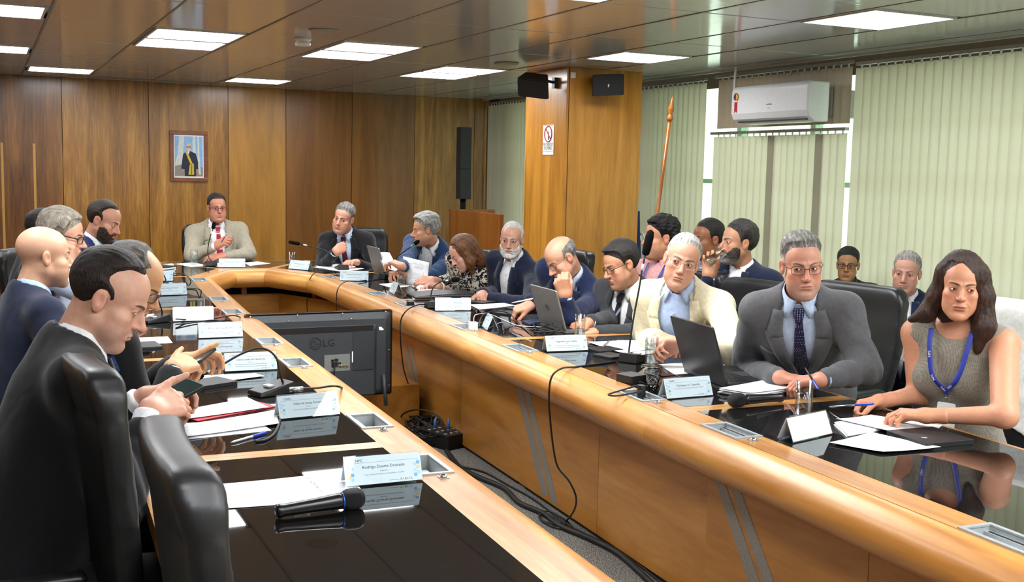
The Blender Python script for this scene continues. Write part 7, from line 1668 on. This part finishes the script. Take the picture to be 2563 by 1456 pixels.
def gring(key, side, s_):
    info = PEOPLE[key]; i = 0 if side == 1 else (1 if len(info['hands']) > 1 else 0); w_, HM, ch, hz = info['hands'][i]; a, b = ch[2][0][0], ch[2][0][1]; c = w_ + HM @ ((a*.55+b*.45)*hz) - info['loc']; d = HM @ unit(b-a)
    MB().lathe([(.0100, -.0022), (.0112, -.0022), (.0112, .0022), (.0100, .0022)], 16, Matrix.Translation(Vector(c)) @ Vector(d).to_track_quat('Z', 'Y').to_matrix().to_4x4(), cap=False).build('finger_ring', plain('gold', '#c49a45', .2, 1), rootof(s_), True)
gring('grey_dress', -1, 'sleeveless'); gring('beige', -1, 'beige suit'); gring('white_beard', -1, 'white bearded')
def palm_point(key, side, off=(0, .085, -.03)):
    info = PEOPLE[key]; L_ = [h for h, a in zip(info['hands'], [a for a in info['arms'] if not a[4].get('hide')]) if a[0] == side]; w_, HM, ch, hz = L_[0]; return w_ + HM @ (np.array(off)*hz), HM
def phone(label, px0, px1, d0, d1, up):
    a, b = PD(*px0, d0), PD(*px1, d1); c = (a+b)/2; y = (b-a).normalized(); z = Vector(up); z = (z - y*z.dot(y)).normalized(); x = y.cross(z); L_ = (b-a).length
    t = thing('phone', label, 'phone', tuple(c), 0, 'phones in hands'); M_ = frame((0, 0, 0), x, y, z); MB().rbox((-.038, -L_/2, -.0045), (.038, L_/2, .0045), .010, M_).build('case', BLACK, t, bevel=.001); MB().rbox((-.035, -L_/2+.004, .0044), (.035, L_/2-.004, .0052), .007, M_).build('screen', plain('phone_screen', '#1c2b2c', .08), t)
phone('black phone held by the nearest man', (412, 1000), (492, 958), 2.98, 3.06, (-.35, -.35, .85)); phone('black phone held by the second man', (476, 912), (518, 878), 3.62, 3.76, (-.45, -.2, .85))
def hpen(label, key, side, ln, body, cap, tilt):
    c, HM = palm_point(key, side, (-side*.012, .098, -.030)); d = unit(HM @ np.array(tilt)); return pen(label, c - d*ln*.42, c + d*ln*.58, body, cap, 'pens held in hands')
pen('blue capped pen held by the man in grey suit', PU(2014, 918, 2.62), PU(2048, 974, 2.56), BLACK, BLUEP, 'pens held in hands'); pen('blue and silver pen held by the woman in grey dress', PU(2074, 1018, 2.57), PU(2188, 1010, 2.60), SILV, BLUEP, 'pens held in hands')
pen('dark pen raised by the man in beige suit', PV(553, 608, 9.44), PV(568, 584, 9.42), BLACK, SILV, 'pens held in hands'); pen('white stylus held by the bald man with glasses', PU(1280, 758, 2.42), PU(1334, 747, 2.50), WHITE, WHITE, 'pens held in hands')
A_, B_ = PD(1768, 660, 5.95), PD(1808, 629, 5.97); t = tumbler('glass of water tilted at the mouth of the drinking man', tuple(A_), .95, .35); t.rotation_mode = 'QUATERNION'; t.rotation_quaternion = (B_-A_).to_track_quat('Z', 'Y')
def held(label, pts, m=PAPER):
    P = [Vector(p) for p in pts]; c = sum(P, Vector())/4; ex = (P[1]-P[0]).normalized(); ez = ex.cross(P[3]-P[0]).normalized(); ey = ez.cross(ex); R = Matrix((ex, ey, ez)); q = [R @ (p-c) for p in P]; n = 6; vs = []
    for i in range(n+1):
        for j in range(n+1): u, v = i/n, j/n; p = (1-u)*(1-v)*q[0] + u*(1-v)*q[1] + u*v*q[2] + (1-u)*v*q[3]; vs.append(p + Vector((0, 0, .018*math.sin(PI*u)*(1-.5*v))))
    o = mesh('paper', vs, [(i*(n+1)+j, (i+1)*(n+1)+j, (i+1)*(n+1)+j+1, i*(n+1)+j+1) for i in range(n) for j in range(n)], m, None, True); o.matrix_world = Matrix.Translation(c) @ R.transposed().to_4x4(); md = o.modifiers.new('thick', 'SOLIDIFY'); md.thickness = .0006; tag(o, label, 'paper', 'papers held up')
held('white sheet held up by the woman in patterned blouse', [PU(1017, 715, 2.38), PU(1068, 719, 2.48), PU(1074, 657, 2.48), PU(1009, 641, 2.38)])
held('white sheets held up by the speaking man', [PU(962, 672, 2.34), PU(1003, 684, 2.40), PU(975, 632, 2.40), PU(942, 633, 2.34)])
# ---- chairs: two empty ones in front, then one for everybody
c = TXY(.50, 1.95); chair('empty black leather chair nearest the camera at the left table', c[0], c[1], 91)
c = TXY(.38, 2.79); chair('second empty black leather chair from the camera', c[0], c[1], 85, 1.02)
def seat_for(key, label, back=.04, dh=0, rz=None, hz=.94, dy=0):
    i = PEOPLE[key]; f = i['tff']; h_ = math.degrees(math.atan2(f[0], f[1])) if rz is None else rz; fv = hvec(h_); x, y = i['loc'][0] - fv[0]*back, i['loc'][1] - fv[1]*back + dy; chair(label, x, y, h_+dh, hz)
seat_for('phone_front', 'black leather chair of the nearest man with a phone', .0); seat_for('phone_back', 'black leather chair of the second man with a phone'); seat_for('bald_left', 'black leather chair of the bald man in navy at left'); seat_for('grey_left', 'black leather chair of the grey haired man at left'); seat_for('hidden', 'black leather chair of the hidden dark haired person'); seat_for('teal', 'black leather chair of the person cut off at left'); seat_for('bearded_blue', 'black leather chair of the bearded man in blue suit')
seat_for('beige', 'black leather chair of the man in beige suit', .06); seat_for('red_tie', 'black leather chair of the man with dark red tie', .06, rz=-160)
seat_for('speaking', 'black leather chair of the speaking man', hz=.84); seat_for('patterned', 'black leather chair of the woman in patterned blouse', hz=.82); seat_for('white_beard', 'black leather chair of the white bearded man', .06, rz=-92); seat_for('bald_glasses', 'black leather chair behind the bald man with glasses', .16, rz=-95); seat_for('typing', 'black leather chair of the man typing', .08, rz=-98); seat_for('cream', 'black leather chair of the man in cream jacket', .14, rz=-100); seat_for('grey_suit', 'black leather chair of the man in grey suit', .14, rz=-100, hz=.99, dy=.13); seat_for('grey_dress', 'black leather chair of the woman in grey dress', .10, rz=-98, hz=.98)
for k_, l_ in (('pink', 'black leather chair of the man in pink shirt'), ('blue_check', 'black leather chair of the brown skinned man by the blinds'), ('drinking', 'black leather chair of the drinking man'), ('young', 'black leather chair of the young man with glasses'), ('elder', 'black leather chair of the grey haired man by the blinds')): seat_for(k_, l_, -.02, hz=.74)
# white jacket over the woman's chair
ch = [o for o in bpy.data.objects if o.get('label') == 'black leather chair of the woman in grey dress'][0]
V, Q = surf(lambda P: np.maximum(back_sdf(P) - .016 - waves(P, 30, 5)*.004, .62 + .04*np.sin(P[:, 0]*9) - P[:, 2]), (-.40, -.46, .5), (.40, -.02, 1.20), .010)
o = np_mesh('white_jacket', V, Q, cloth('white_jacket', '#d9d9d4', fold=.8)); o.location = ch.location; o.rotation_euler = ch.rotation_euler; tag(o, 'white jacket draped over the chair of the woman in grey', 'jacket')

# lettering becomes plain mesh
dg = bpy.context.evaluated_depsgraph_get()
for o in [o for o in bpy.data.objects if o.type == 'FONT']:
    me = bpy.data.meshes.new_from_object(o.evaluated_get(dg)); n = link('lettering', me, None, o.parent); n.matrix_local = o.matrix_local.copy(); n['kind'] = 'stuff'; bpy.data.objects.remove(o)
for i, o in enumerate([o for o in bpy.data.objects if o.name.startswith('lettering')]): o.name = 'lettering' if i == 0 else 'lettering.%03d' % i
